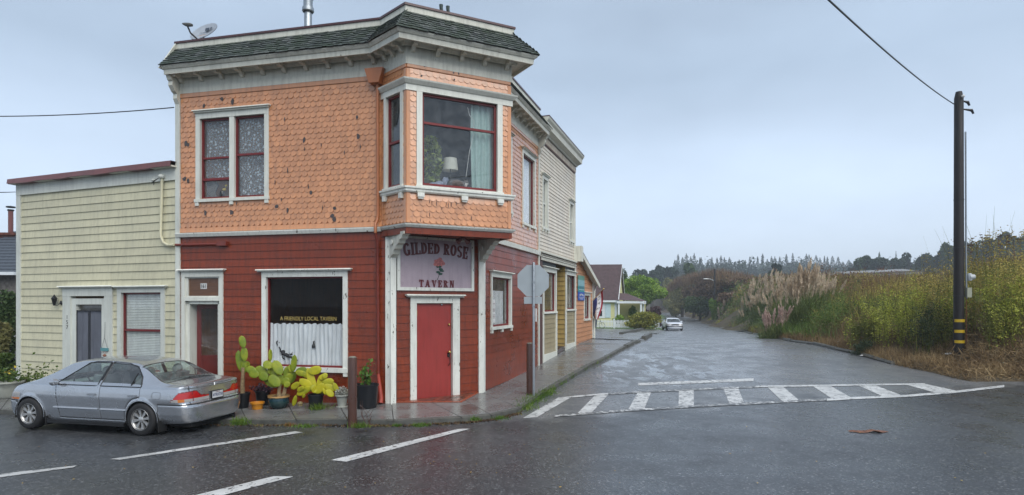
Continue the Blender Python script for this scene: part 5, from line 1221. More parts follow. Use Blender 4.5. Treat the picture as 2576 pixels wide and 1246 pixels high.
# ================================================================ orange single-storey building
ob_ = thing('orange_building', 'small salmon orange clapboard building with sloping gable at the end of the row', 'building', (*WB.p(t2+2, -2), side_z(*WB.p(t2+2))))
M['salmon'] = paint('salmon_boards', (.54,.25,.12), .5, (.2,.1,.05), .35, None, wet=.15)
ga, gb = WB.tz(D2_(830, 215)), WB.tz(D2_(1000, 460)); ga = (t2+.05, H+(HY-D2_(830, 165)[1])*WB.p(t2)[1]/FOC); gb = (t3+.1, H+(HY-D2_(1000, 440)[1])*WB.p(t3)[1]/FOC)
slp = (gb[1]-ga[1])/(gb[0]-ga[0]); print('gable', ga, gb, slp)
tk = t2+.05; 
ow = (WB.t(D2_(905,0)[0]), WB.t(D2_(957,0)[0]), WB.z(*D2_(910, 765)), WB.z(*D2_(905, 525)))
how = hole(ow, (.1,.1,.12,.08))
z = ZB
while z < ga[1]-.1:
    zt = z+.2; tmax = t3 if zt < gb[1]-.05 else min(t3, ga[0]+(zt-.05-ga[1])/slp)
    if tmax > tk+.15:
        for (a, b, c, d) in sub_rects(tk, tmax, z, zt, [how]):
            f = lambda q: .004+.022*(zt-q)/.2
            make('siding_board', G().wbox(WB, a+.001, b-.001, c+.003, d-.001, -.02, f(c), f(d)), M['salmon'], ob_)
    z = zt
g = G(); g.prism([(*WB.p(tk, -.03), ZB), (*WB.p(t3, -.03), ZB), (*WB.p(t3, -.03), gb[1]-.05), (*WB.p(tk, -.03), ga[1]-.05)], (-WB.n[0]*.02, -WB.n[1]*.02, 0))
make('rear_gable', G().prism([(*WB.p(tk, -6), ZB), (*WB.p(t3, -6), ZB), (*WB.p(t3, -6), gb[1]-.05), (*WB.p(tk, -6), ga[1]-.05)], (-WB.n[0]*.1, -WB.n[1]*.1, 0)), M['salmon'], ob_)
window(ob_, WB, ow, (.10,.10,.12,.08), .07, mt='white', cap=.05, lugs=False)
wq = WB.p
def slab_(t0, z0, t1, z1, o0, o1, th, mat, name):
    a = [(*wq(t0, o0), z0), (*wq(t1, o0), z1), (*wq(t1, o1), z1), (*wq(t0, o1), z0)]; return make(name, G().prism(a, (0, 0, th)), mat, ob_)
te = t3+.45; ze = ga[1]+slp*(te-ga[0])
M['asphshingle'] = plain('brown_roof_shingle', (.075,.045,.05), .75, var=.25, vs=4)
slab_(ga[0]-.1, ga[1]+.04, te, ze+.04, -6.2, .30, .06, M['asphshingle'], 'roof'); slab_(ga[0]-.1, ga[1]-.16, te, ze-.16, .26, .31, .199, M['cornice'], 'barge_board'); slab_(ga[0], ga[1]-.02, te, ze-.02, -6, .255, .03, M['cornice'], 'soffit')
make('eave_return', G().wbox(WB, ga[0]-.12, ga[0]+.25, ga[1]-.45, ga[1]+.2, .05, .32), M['cornice'], ob_)
WO3 = Wall(*WB.p(t3, 0), -WB.n[0], -WB.n[1]); make('side_wall', G().wbox(WO3, 0, 6, ZB, gb[1], -.06, 0), M['salmon'], ob_)
make('corner_board', G().wbox(WB, t3-.12, t3+.03, ZB, gb[1]-.02, 0, .05), M['white'], ob_)
make('rain_pipe', G().tube([(*WB.p(te-.1, .1), ze-.05), (*WB.p(t3+.05, .1), ze-.35), (*WB.p(t3+.04, .1), side_z(*WB.p(t3)))], .035, 8), M['white'], ob_, smooth=True)
make('vent', G().wbox(WB, tk+.15, tk+.3, ga[1]-1.0, ga[1]-.55, .02, .05), M['orange'], ob_)
# sign on the orange wall
sa, sb = WB.t(D2_(849,0)[0]), WB.t(D2_(903,0)[0]); sz0_, sz1_ = WB.z(*D2_(849, 590)), WB.z(*D2_(849, 372))
bs = thing('shop_banner', 'teal and blue hanging shop sign with white lettering on the orange wall', 'sign', (*WB.p((sa+sb)/2, .06), sz0_))
hs_ = sz1_-sz0_
for f0_, f1_, c, nm in ((0,.34,(.02,.09,.42),'blue_panel'),(.34,.58,(.02,.27,.31),'teal_panel'),(.58,.82,(.22,.42,.46),'pale_panel'),(.82,1,(.10,.27,.20),'green_panel')):
    make(nm, G().wbox(WB, sa, sb, sz0_+hs_*f0_, sz0_+hs_*f1_, .04, .06), plain('banner_'+nm, c, .4), bs)
tm_ = (sa+sb)/2
wl_ = (sb-sa)
g = G()
for k in range(9):
    a = math.pi*(.1+.8*k/8); a2 = a+.12; P = lambda rr, an: (*WB.p(tm_-rr*math.cos(an)*wl_*.38, .0625), sz0_+hs_*.17+rr*math.sin(an)*hs_*.10)
    g.poly([P(.4, a), P(1, a), P(1, a2+.1), P(.4, a2+.1)])
make('shell_emblem', g, M['offwhite'], bs)
make('lettering_band', G().wbox(WB, sa+.1, sb-.1, sz0_+hs_*.12, sz0_+hs_*.135, .061, .064).wbox(WB, sa+.3, sb-.3, sz0_+hs_*.05, sz0_+hs_*.07, .061, .064).wbox(WB, sa+.12, sb-.12, sz0_+hs_*.42, sz0_+hs_*.44, .061, .064), M['offwhite'], bs)
wall_text(WB, 'BRISA', tm_, sz0_+hs_*.50, .42, .062, plain('banner_grey', (.08,.16,.19), .5), bs, 'lettering', sx=1.3) if False else make('lettering_band', G().wbox(WB, sa+.15, sb-.15, sz0_+hs_*.48, sz0_+hs_*.56, .061, .064), plain('banner_grey', (.06,.17,.2), .5), bs)
# open flag on a bracket
ft, fz = WB.t(1478), WB.z(*D3_(192, 665)); P0 = Vector((*WB.p(t3-.1, .05), fz)); P1_ = None
fx1, fy1 = D3_(365, 525); dF = P0.y-.3; P1_ = Vector(((fx1-CX)/FOC*dF, dF, H+(HY-fy1)*dF/FOC))
flg = thing('open_flag', 'red white and blue OPEN flag drooping from a pole on the orange building', 'flag', tuple(P0))
make('flag_pole', G().tube([tuple(P0), tuple(P1_)], .016, 8).ball(tuple(P1_), .04, .04, .04), M['brass'], flg)
dirp = (P1_-P0).normalized(); FW, FL = 1.0, 1.45
M['flagred'] = plain('flag_red', (.30,.025,.04), .8); M['flagblue'] = plain('flag_blue', (.02,.035,.17), .8); M['flagwhite'] = plain('flag_white', (.6,.6,.62), .8)
nu, nv = 18, 24
def fp(u, v, o=0):
    """u along the pole from the tip, v down the cloth"""
    base = P1_-dirp*(.05+FW*u); sag = Vector((.10*math.sin(v*4+u*3), .12*math.sin(u*7+v*3), 0)); gather = dirp*(.55*v*(u-.35))
    return base+Vector((0,0,-1))*FL*v*(.9-.25*u)+gather+sag*(.3+v)+Vector((0,-1,0))*o
for (u0, u1, mt, nm) in ((0,.16,'flagred','red_stripe'),(.16,.50,'flagwhite','white_stripe'),(.50,1.0,'flagblue','blue_stripe')):
    V = [fp(u0+(u1-u0)*i/6, j/nv) for j in range(nv+1) for i in range(7)]; F = [(j*7+i, j*7+i+1, (j+1)*7+i+1, (j+1)*7+i) for j in range(nv) for i in range(6)]
    nmesh(nm, V, F, M[mt], flg, smooth=True)
for k, chx in enumerate('OPEN'):
    vs, fs = text_mesh(chx, .34, .0); make('letter', G().add([fp(.46-(y/.26)*.24, .14+k*.21+x*.55, .012) for x, y, z in vs], fs), M['ink'], flg)
# ================================================================ street furniture
def strip_mark(quads, nsub=8, name='road_marking', mat='roadpaint'):
    g = G()
    for q in quads:      # q = 4 px corners a,b (one long edge start/end) d,c (other edge)
        a, b, c, d = q; P = [(gp(*[a[i]+(b[i]-a[i])*k/nsub for i in (0, 1)]), gp(*[d[i]+(c[i]-d[i])*k/nsub for i in (0, 1)])) for k in range(nsub+1)]
        vs = [];
        for p, r_ in P: vs += [(*p, float(road_z(*p))+.006), (*r_, float(road_z(*r_))+.006)]
        g.add(vs, [(2*k, 2*k+2, 2*k+3, 2*k+1) for k in range(nsub)])
    return make(name, g, M[mat], kind='structure')
cw = []
for q in ([(145,343),(215,338),(390,236),(318,243)], [(408,322),(478,318),(565,224),(500,228)], [(655,305),(735,298),(772,208),(705,215)], [(900,292),(975,285),(975,202),(903,207)],
          [(1150,280),(1220,272),(1190,195),(1118,198)], [(1408,265),(1490,260),(1405,188),(1330,190)], [(1660,258),(1750,250),(1632,183),(1550,186)], [(1898,240),(1988,234),(1848,180),(1772,184)], [(2140,218),(2250,210),(2085,174),(1995,178)]):
    P = [D7_(*p) for p in q]; cw.append((P[0], P[3], P[2], P[1]))
strip_mark(cw, name='crosswalk_bars')
def poly_line(pts, th, name, mat='roadpaint'):
    P = [D7_(*p) for p in pts]; qs = [(P[i], P[i+1], (P[i+1][0], P[i+1][1]+th), (P[i][0], P[i][1]+th)) for i in range(len(P)-1)]; return strip_mark(qs, 4, name, mat)
for o_ in (poly_line([(300,328),(640,302),(1000,280),(1330,263),(1620,249)], 5, 'crosswalk_line', 'fadedpaint'), poly_line([(1620,249),(1770,240),(2000,231),(2250,210),(2480,183)], 5.5, 'crosswalk_line'), poly_line([(560,221),(780,209),(1040,197),(1300,186)], 4, 'crosswalk_line', 'fadedpaint'), poly_line([(385,236),(560,221)], 4, 'crosswalk_line'), poly_line([(1300,186),(1550,182),(1780,178),(2095,174)], 4, 'crosswalk_line')): o_.location.z = .005
poly_line([(705,172),(1265,150)], 6.5, 'stop_line')
for q in ([(-300,455),(390,379),(372,389),(-300,480)], [(560,347),(1500,205),(1540,211),(610,350)], [(990,531),(1390,434),(1490,436),(1130,531)], [(1680,352),(2330,193),(2390,192),(1760,360)]):
    P = [D8_(*p) for p in q]; strip_mark([tuple(P)], 24, 'lane_dash')
# wooden bollards
M['postwood'] = paint('wet_brown_post', (.075,.028,.016), .3, (.02,.01,.008), .6, None, wet=.4, stretch=(1,1,.06)); M['postend'] = plain('grey_green_end_grain', (.18,.19,.15), .7, var=.25, vs=30)
def bollard(cx, base, top, half, label):
    x, y = gp(cx, base, KH); z = side_z(x, y); h = (base-top)*y/FOC; r_ = half*y/FOC
    t = thing('wooden_bollard', label, 'post', (x, y, z), group='wooden posts on the corner pavement')
    make('post', G().lathe((x, y, z-.25), [(r_, 0), (r_, h+.22), (r_*.93, h+.25)], 20), M['postwood'], t, smooth=True)
    make('post_top', G().lathe((x, y, z+h), [(r_*.935, 0), (r_*.6, .015), (0, .02)], 20), M['postend'], t, smooth=True)
    return t
bx = (F2_(0, 0)[0]+F3_(1690, 0)[0])/2
bollard(886.5, 1060, 899, 11.2, 'brown wooden post with grey end grain standing in front of the potted plants')
bollard(1334, 992, 864, 9.6, 'brown wooden post beside the steel stop sign pole')
# stop sign seen from behind
sx, sy = gp(1342.5, 996, KH); sgz_ = side_z(sx, sy)
st = thing('stop_sign', 'grey back of an octagonal stop sign with a small plate below on a steel pole', 'road sign', (sx, sy, sgz_))
zt_ = H+(HY-660)*sy/FOC
make('pole', G().lathe((sx, sy, sgz_-.2), [(.031,0),(.031,zt_-sgz_+.17),(.02,zt_-sgz_+.2),(0,zt_-sgz_+.205)], 14), M['metal'], st, smooth=True)
M['signback'] = plain('dull_aluminium', (.36,.40,.42), .42, .35, var=.06, vs=3)
M['signface'] = plain('stop_red', (.45,.01,.01), .4)
zc = H+(HY-C8_(0,301)[1])*sy/FOC; R_ = .395; yo = sy+.04
pts = [(sx-.01+R_*math.cos(math.pi/8+k*math.pi/4)/math.cos(math.pi/8)*.97, yo, zc+R_*math.sin(math.pi/8+k*math.pi/4)/math.cos(math.pi/8)*.97) for k in range(8)]
make('sign_back', G().prism(pts, (0, .004, 0)), M['signback'], st); make('sign_face', G().prism([(a, b+.0045, c) for a, b, c in pts], (0, .001, 0)), M['signface'], st)
zl = H+(HY-C8_(0,421)[1])*sy/FOC; make('lower_plate', G().box(sx-.235, sx+.205, yo, yo+.004, zl-.085, zl+.085), M['signback'], st)
for zz in (zc+.25, zc-.25): make('bolt', G().ball((sx, sy-.034, zz), .012, .012, .012), M['metal'], st)
make('clamp', G().box(sx-.038, sx+.038, sy-.04, sy+.04, zl-.16, zl-.13).box(sx-.038, sx+.038, sy-.04, sy+.04, zc-.05, zc-.02), M['metal'], st)
make('plate_tab', G().box(sx+.045, sx+.075, sy-.01, sy-.005, zl-.52, zl-.2), M['offwhite'], st)
# ================================================================ potted plants along the red wall
M['potblack'] = plain('black_plastic_pot', (.008,.009,.011), .35, spec=.4); M['soil'] = plain('potting_soil', (.02,.014,.01), .95)
def cact_mat(name, a, b, c):
    m, n, l, p = new_mat(name); pos = n.new('ShaderNodeNewGeometry').outputs['Position']; info = n.new('ShaderNodeObjectInfo').outputs['Random']
    f = nz(n, l, 5, 4, .6, pos); v = n.new('ShaderNodeTexVoronoi'); v.inputs['Scale'].default_value = 28; l.new(pos, v.inputs['Vector'])
    col = mixc(n, l, rng(n, l, f, .35, .65, 0, 1), a, b); col = mixc(n, l, rng(n, l, info, 0, 1, 0, .5), col, c); col = mixc(n, l, rng(n, l, v.outputs['Distance'], .09, .04, 0, .5), col, (.30,.24,.08))
    l.new(col, p.inputs['Base Color']); p.inputs['Roughness'].default_value = .5; p.inputs['Specular IOR Level'].default_value = .3; p.inputs['Subsurface Weight'].default_value = 0; return m
M['cactus'] = cact_mat('prickly_pear_skin', (.12,.175,.010), (.29,.31,.015), (.06,.12,.008)); M['cactusy'] = cact_mat('yellowing_cactus_skin', (.38,.36,.010), (.17,.20,.010), (.48,.40,.012)); M['cactold'] = plain('corky_cactus_trunk', (.24,.17,.09), .9, var=.35, vs=20)
def pad_g(p0, d, nrm, L, W, T, tipf=.55):
    """cactus pad: p0 base, d direction, nrm flat normal"""
    d = Vector(d).normalized(); nrm = Vector(nrm); nrm = (nrm-d*nrm.dot(d)).normalized(); s = d.cross(nrm); g = G(); nu, nv = 14, 9; vs, fs = [], []
    for i in range(nv+1):
        f = i/nv; w = W/2*math.sqrt(max(0, 1-((f-tipf)/(tipf if f < tipf else 1-tipf))**2))*(1 if f > .12 else .9)+.004; t = T/2*min(1, w/(W/2)*1.3)
        for k in range(nu):
            a = 2*math.pi*k/nu; vs.append(Vector(p0)+d*(L*f)+s*(w*math.cos(a))+nrm*(t*math.sin(a)))
    for i in range(nv):
        for k in range(nu): k2 = (k+1) % nu; fs.append((i*nu+k, i*nu+k2, (i+1)*nu+k2, (i+1)*nu+k))
    fs.append(tuple(range(nu))[::-1]); fs.append(tuple(nv*nu+k for k in range(nu))); return g.add(vs, fs)
def pot(th_, c, r0, r1, h, mat, lip=.015, band=None):
    return make('pot', G().lathe(c, [(0,0),(r0,0),(r1,h-.04),(r1+lip,h-.04),(r1+lip,h),(r1-.012,h),(r1-.02,h-.05),(0,h-.05)], 24), mat, th_, smooth=True)
def frame_at(px, py, o=None):
    x, y = gp(px, py, KH); return x, y, side_z(x, y)
R3 = Vector((1, 0, 0)); UP = Vector((0, 0, 1))
# 1 tall cactus in black pot   (F3 crop coordinates -> plane at the pot's depth)
def plane_pt(px, py, d): return Vector(((px-CX)/FOC*d, d, H+(HY-py)*d/FOC))
def pads(th_, lst, d, mat, cv, name='pad'):
    for (x0, y0, x1, y1, wpx, dy, tw) in lst:
        a = plane_pt(*cv(x0, y0), d+dy); b = plane_pt(*cv(x1, y1), d+dy+.03); k = d/FOC/1.3716/3.893
        make(name, pad_g(a, b-a, (math.sin(tw), -math.cos(tw), .15), (b-a).length*1.06, wpx*k/max(.5, abs(math.cos(tw))), .022), mat, th_, smooth=True)
x, y, z = frame_at(*F3_(225, 1080)); c1t = thing('potted_cactus', 'tall narrow prickly pear on a brown trunk in a black pot behind the car', 'potted plant', (x, y, z), group='potted plants along the red wall')
k_ = y/FOC/1.3716/3.893
pot(c1t, (x, y, z), 70*k_, 88*k_, 205*k_, M['potblack']); make('soil', G().lathe((x, y, z+190*k_), [(80*k_, 0), (0, .01)], 16), M['soil'], c1t)
a = [plane_pt(*F3_(*q), y) for q in ((222, 900), (220, 760), (228, 620), (225, 540))]; make('trunk', G().tube(a, [30*k_, 27*k_, 22*k_, 24*k_], 10), M['cactold'], c1t, smooth=True)
pads(c1t, [(230, 640, 240, 440, 75, 0, .2), (215, 600, 165, 325, 90, .03, .4), (250, 460, 240, 275, 82, 0, .3), (240, 280, 205, 120, 80, 0, .3), (255, 600, 285, 460, 60, .04, .9)], y, M['cactus'], F3_)
# 2 black pot with dark purple plant
x, y, z = frame_at(*F3_(470, 1055)); c2t = thing('potted_plant', 'low dark purple succulent in a black pot behind the orange dish', 'potted plant', (x, y+.1, z), group='potted plants along the red wall'); y += .1
k_ = y/FOC/1.3716/3.893; pot(c2t, (x, y, z), 75*k_, 95*k_, 200*k_, M['potblack'])
M['purple'] = foliage('purple_leaf', [(.02,.012,.02), (.07,.03,.05), (.16,.13,.13)], .4, .1)
N = 170; C = np.stack([x+nr.normal(0, 75*k_, N), y+nr.normal(0, .09, N), z+200*k_+np.abs(nr.normal(0, 45*k_, N))], 1); V, F = leaf_cards(C, .07, .045); nmesh('foliage', V, F, M['purple'], c2t)
# 3 orange dish
x, y, z = frame_at(*F3_(420, 1095)); k_ = y/FOC/1.3716/3.893
M['orangepot'] = plain('orange_glaze', (.50,.20,.015), .35)
d3 = thing('flower_pot', 'small empty orange dish pot on the pavement beside the glazed pot', 'pot', (x, y, z)); make('pot', G().lathe((x, y, z), [(0,0),(68*k_,0),(75*k_,70*k_),(92*k_,72*k_),(92*k_,92*k_),(82*k_,92*k_),(70*k_,20*k_),(0,18*k_)], 28), M['orangepot'], d3, smooth=True)
# 4 big prickly pear in glazed pot
x, y, z = frame_at(*F3_(708, 1082)); k_ = y/FOC/1.3716/3.893
def glaze():
    m, n, l, p = new_mat('teal_and_brown_glaze'); tc = n.new('ShaderNodeTexCoord').outputs['Object']; sp = n.new('ShaderNodeSeparateXYZ'); l.new(tc, sp.inputs[0])
    f = nz(n, l, 9, 4, .6); h = math_(n, l, 'ADD', sp.outputs[2], rng(n, l, f, .3, .7, -.02, .02)); r = n.new('ShaderNodeValToRGB'); l.new(rng(n, l, h, 0, .36, 0, 1), r.inputs[0])
    el = r.color_ramp.elements; el[0].color = (.012,.03,.035,1); el[1].color = (.22,.09,.02,1); e = el.new(.45); e.color = (.02,.05,.05,1); e = el.new(.52); e.color = (.01,.035,.05,1); e = el.new(.66); e.color = (.012,.05,.06,1); e = el.new(.70); e.color = (.42,.26,.10,1); e = el.new(.8); e.color = (.36,.2,.07,1)
    l.new(r.outputs[0], p.inputs['Base Color']); p.inputs['Roughness'].default_value = .2; return m
M['glaze'] = glaze()
p4 = thing('potted_cactus', 'large many padded green prickly pear in a teal and brown glazed pot', 'potted plant', (x, y, z), group='potted plants along the red wall')
make('pot', G().lathe((x, y, z), [(0,0),(85*k_,0),(110*k_,20*k_),(138*k_,80*k_),(132*k_,125*k_),(128*k_,140*k_),(142*k_,150*k_),(140*k_,172*k_),(126*k_,172*k_),(120*k_,140*k_),(0,140*k_)], 30), M['glaze'], p4, smooth=True)
make('trunk', G().tube([plane_pt(*F3_(715, 940), y), plane_pt(*F3_(712, 850), y), plane_pt(*F3_(725, 760), y)], [.05, .042, .035], 9).tube([plane_pt(*F3_(770, 940), y), plane_pt(*F3_(785, 860), y), plane_pt(*F3_(800, 780), y)], [.05, .042, .03], 9), M['cactold'], p4, smooth=True)
pads(p4, [(725,800,735,640,90,0,.3),(745,640,650,455,110,-.03,.4),(720,790,590,655,120,-.08,.3),(700,790,530,680,125,.05,.2),(560,700,450,620,110,-.02,.1),(570,650,410,540,110,.05,.3),(440,650,315,600,105,-.03,.2),(410,610,280,545,95,.04,.3),
          (620,540,510,470,95,0,.5),(600,640,600,520,60,.05,.8),(595,460,595,300,32,.05,1.1),(680,680,620,560,85,.05,.3),(790,800,870,620,95,0,.4),(840,760,915,610,85,.05,.5),(800,700,830,530,80,.05,.4),(880,610,870,500,50,.02,.8),(900,600,920,380,62,0,.6),
          (760,760,840,690,85,-.06,.2),(780,800,850,740,70,-.07,.3),(930,600,1085,570,95,0,.1)], y, M['cactus'], F3_)
# 5 yellowing drooping cactus in black pot
x, y, z = frame_at(*F3_(1205, 1085)); k_ = y/FOC/1.3716/3.893
p5 = thing('potted_cactus', 'yellowing drooping cactus with long floppy pads in a black pot under the shop window', 'potted plant', (x, y, z), group='potted plants along the red wall'); pot(p5, (x, y, z), 85*k_, 98*k_, 190*k_, M['potblack'])
pads(p5, [(1200,870,1100,560,90,0,.3),(1095,600,1275,560,110,0,.1),(1100,640,940,600,70,.02,.2),(1180,860,1000,700,90,-.03,.3),(1150,780,990,720,100,-.05,.1),(990,740,880,820,75,-.03,.3),(1150,800,960,900,85,-.08,.2),(1050,800,960,850,60,-.1,.2),(1210,880,1160,780,75,-.1,.4),
          (1210,890,1310,760,90,-.08,.3),(1290,640,1360,660,70,0,.4),(1230,860,1290,640,80,.03,.3),(1290,740,1440,720,80,0,.3),(1300,780,1480,830,80,-.02,.3),(1440,740,1500,860,50,-.02,.6),(1340,840,1440,920,70,-.06,.5),(1230,880,1400,800,75,.03,.2),(1180,780,1200,880,60,-.11,.7),
          (940,910,905,1050,48,-.05,.4),(1300,820,1345,900,40,-.07,.5),(1060,900,1030,945,30,-.08,.3),(1040,660,1130,640,50,.02,.3),(1250,700,1340,640,70,.02,.2)], y, M['cactusy'], F3_)
# 6 painted stone
x, y, z = frame_at(*F3_(995, 1052)); k_ = y/FOC/1.3716/3.893; solo('painted_stone', G().ball((x, y, z+28*k_), 38*k_, .07, 28*k_, 14, 8).lathe((x, y, z), [(0,0),(34*k_,0),(30*k_,10*k_),(0,10*k_)], 12), plain('cream_stone', (.38,.30,.14), .6, var=.5, vs=35), 'small round cream stone against the wall between two black pots', 'stone', smooth=True)
# 7 white pot with grey plant
x, y, z = frame_at(*F3_(1560, 1065)); k_ = y/FOC/1.3716/3.893; M['whitepot'] = plain('chalky_white_pot', (.33,.34,.30), .7, var=.2)
p7 = thing('potted_plant', 'grey leaved woolly succulent in a chalky white pot behind the wooden post', 'potted plant', (x, y, z), group='potted plants along the red wall')
make('pot', G().lathe((x, y, z), [(0,0),(80*k_,0),(80*k_,8*k_),(55*k_,10*k_),(78*k_,145*k_),(98*k_,148*k_),(98*k_,165*k_),(85*k_,165*k_),(80*k_,140*k_),(0,140*k_)], 22), M['whitepot'], p7, smooth=True)
M['greyleaf'] = foliage('grey_woolly_leaf', [(.10,.11,.09), (.25,.26,.22), (.40,.40,.36)], .8, .1)
N = 420; a = nr.uniform(0, 6.28, N); rr = np.sqrt(nr.uniform(0, 1, N)); C = np.stack([x+rr*np.cos(a)*95*k_, y+rr*np.sin(a)*95*k_, z+(170+nr.uniform(0, 130, N)*(1-rr*.6))*k_], 1); V, F = leaf_cards(C, .05, .02, up=.8); nmesh('foliage', V, F, M['greyleaf'], p7)
# 8 large black pot with leafy shrub
x, y, z = frame_at(*F3_(1890, 1080)); k_ = y/FOC/1.3716/3.893
p8 = thing('potted_shrub', 'fresh green leafy shrub in a large black pot by the red downpipe', 'potted plant', (x, y, z), group='potted plants along the red wall'); pot(p8, (x, y, z), 128*k_, 148*k_, 320*k_, M['potblack'], .02)
M['freshleaf'] = foliage('fresh_green_leaf', [(.05,.12,.015), (.11,.22,.03), (.22,.33,.06)], .45, .35)
C = []
for k in range(9):
    sx_, sy_ = rnd.uniform(-70, 60)*k_, rnd.uniform(-.1, .1); top = (rnd.uniform(-110, 90)*k_, rnd.uniform(-.12, .12), rnd.uniform(200, 330)*k_) if k else (60*k_, 0, 390*k_)
    P0 = Vector((x+sx_*.4, y+sy_, z+300*k_)); P1 = Vector((x+top[0], y+top[1], z+280*k_+top[2])); make('stem', G().tube([P0, (P0+P1)/2+Vector((rnd.uniform(-.03, .03), 0, 0)), P1], [.008, .006, .003], 5), M['postwood'], p8)
    for q in range(17 if k else 7):
        f = rnd.uniform(.1, 1) if k else rnd.uniform(.8, 1); C.append(P0.lerp(P1, f)+Vector((rnd.gauss(0, .05), rnd.gauss(0, .05), rnd.gauss(0, .03))))
V, F = leaf_cards(np.array([tuple(c) for c in C]), .085, .06, droop=.2); nmesh('foliage', V, F, M['freshleaf'], p8)
# planter and bushes at the far left by the yellow building
x, y = gp(18, 1000, KH); z = side_z(x, y); pl_ = thing('stone_planter', 'large fluted stone planter with yellow flowers at the left end of the yellow building', 'planter', (x, y, z))
make('pot', G().lathe((x, y, z), [(0,0),(.22,0),(.26,.05),(.30,.25),(.34,.36),(.37,.38),(.37,.42),(.33,.42),(.3,.34),(0,.34)], 26), M['whitepot'], pl_, smooth=True)
M['bushleaf'] = foliage('garden_leaf', [(.03,.06,.012), (.07,.12,.02), (.15,.18,.04)], .5, .2); M['yellowflower'] = plain('yellow_petals', (.55,.42,.05), .6)
N = 260; C = np.stack([x+nr.normal(0, .22, N), y+nr.normal(0, .15, N), z+.42+np.abs(nr.normal(0, .16, N))], 1); V, F = leaf_cards(C, .09, .05); nmesh('foliage', V, F, M['bushleaf'], pl_)
N = 16; C = np.stack([x+nr.normal(0, .18, N), y+nr.normal(0, .12, N), z+.62+np.abs(nr.normal(0, .08, N))], 1); V, F = leaf_cards(C, .07, .06); nmesh('flowers', V, F, M['yellowflower'], pl_)
for (cx_, py_, w_, h_, lab) in ((62, 995, .55, .42, 'low black tub with leafy plants in front of the yellow wall'), (108, 990, .5, .55, 'small spiky shrub in front of the pale yellow wall')):
    x, y = gp(cx_, py_, KH); z = side_z(x, y); b = thing('potted_shrub', lab, 'potted plant', (x, y, z)); pot(b, (x, y, z), .2, .24, .26, M['potblack'])
    make('stem', G().tube([(x, y, z+.2), (x+.05, y, z+.45)], .01, 5), M['postwood'], b)
    N = 150; C = np.stack([x+nr.normal(0, w_*.35, N), y+nr.normal(0, .12, N), z+.28+np.abs(nr.normal(0, h_*.4, N))], 1); V, F = leaf_cards(C, .085, .05); nmesh('foliage', V, F, M['bushleaf'], b)
# ================================================================ weeds along the kerb and pavement cracks
M['weed'] = foliage('kerb_weed', [(.04,.09,.01), (.09,.17,.02), (.16,.22,.03)], .5, .3); M['weedred'] = foliage('rusty_weed', [(.12,.05,.015), (.22,.10,.03), (.12,.13,.03)], .6, .2); M['moss'] = plain('kerb_moss', (.05,.08,.015), .9, var=.4, vs=12)
def blades(P, h, w, lean=.5, rng_=nr, bend=.35, jit=.45):
    """upright tapering blades on points P; quad+quad strips"""
    N = len(P); a = rng_.uniform(0, 2*np.pi, N); ln = np.abs(rng_.normal(0, lean, N)); hh = h*(1+jit*rng_.uniform(-1, 1, N)) if np.isscalar(h) else h*(1+.25*rng_.uniform(-1, 1, N))
    d = np.stack([np.cos(a), np.sin(a)], 1); b = rng_.uniform(0, np.pi, N); s = np.stack([np.cos(b), np.sin(b), np.zeros(N)], 1)
    up = np.stack([d[:, 0]*ln, d[:, 1]*ln, np.ones(N)], 1); up /= np.linalg.norm(up, axis=1)[:, None]
    hv = hh[:, None]; ww = (w if np.isscalar(w) else w[:, None])
    m = P+up*hv*.55; t = P+up*hv*(1-bend*.15)+np.concatenate([d, np.zeros((N, 1))], 1)*hv*bend*ln[:, None]-np.array([0, 0, 1])*hv*bend*.4*ln[:, None]
    V = np.stack([P-s*ww/2, P+s*ww/2, m+s*ww*.4, m-s*ww*.4, t+s*ww*.08, t-s*ww*.08], 1).reshape(-1, 3); i = np.arange(N)*6
    return V, np.concatenate([np.stack([i, i+1, i+2, i+3], 1), np.stack([i+3, i+2, i+4, i+5], 1)])
def tuft(px, py, wpx, hpx, n, mat, lab, lift=KH, name='weed_tuft', leafy=False, cat='weed'):
    x, y = gp(px, py, lift); z = float(road_z(x, y))+lift; k = y/FOC; w, h = wpx*k, hpx*k
    P = np.stack([x+nr.normal(0, w/4, n), y+nr.normal(0, w/6, n), np.full(n, z)], 1)
    V, F = blades(P, h, .012 if not leafy else .03, .9); o = nmesh(name, V, F, mat); solid_label(o, lab, cat, None); return o
wl_ = [(800,1030,50,17,160,'weed','bright green rosette weed at the foot of the black pot below the shop window'), (602,1068,44,17,260,'weed','long tuft of grass in the kerb beneath the silver car bumper'),
       (726,1072,24,9,120,'weedred','small reddish grass tuft in the kerb right of the car'), (765,1075,52,8,200,'weed','low green grass mat in the kerb below the yellowing cactus'),
       (905,1076,44,15,130,'weed','leafy weed in the kerb just right of the wooden post'), (998,1073,22,8,90,'weed','small green tuft in the kerb below the downpipe'), (1060,1072,50,8,160,'weed','flat green grass strip in the kerb before the brick landing'),
       (1195,1057,28,10,110,'weed','grass tuft in the kerb right of the brick landing'), (1260,1054,50,7,150,'weed','thin grass line where the kerb turns the corner'), (895,1008+4,22,8,60,'weed','pale weed at the foot of the large black pot')]
for (a, b, c, d, n, mt, lab) in wl_: tuft(a, b, c, d, n, M[mt], lab)
g = G()
x, y = gp(924, 1072, KH); z = side_z(x, y); ds = thing('dry_stalk', 'thin dead brown stalks sprouting at the kerb beside the wooden post', 'weed', (x, y, z))
for k in range(6): make('stalk', G().tube([(x+rnd.uniform(-.08, .08), y, z), (x+rnd.uniform(-.12, .12), y, z+.2), (x+rnd.uniform(-.2, .2), y, z+rnd.uniform(.3, .5))], [.006, .005, .002], 4), M['postwood'], ds)
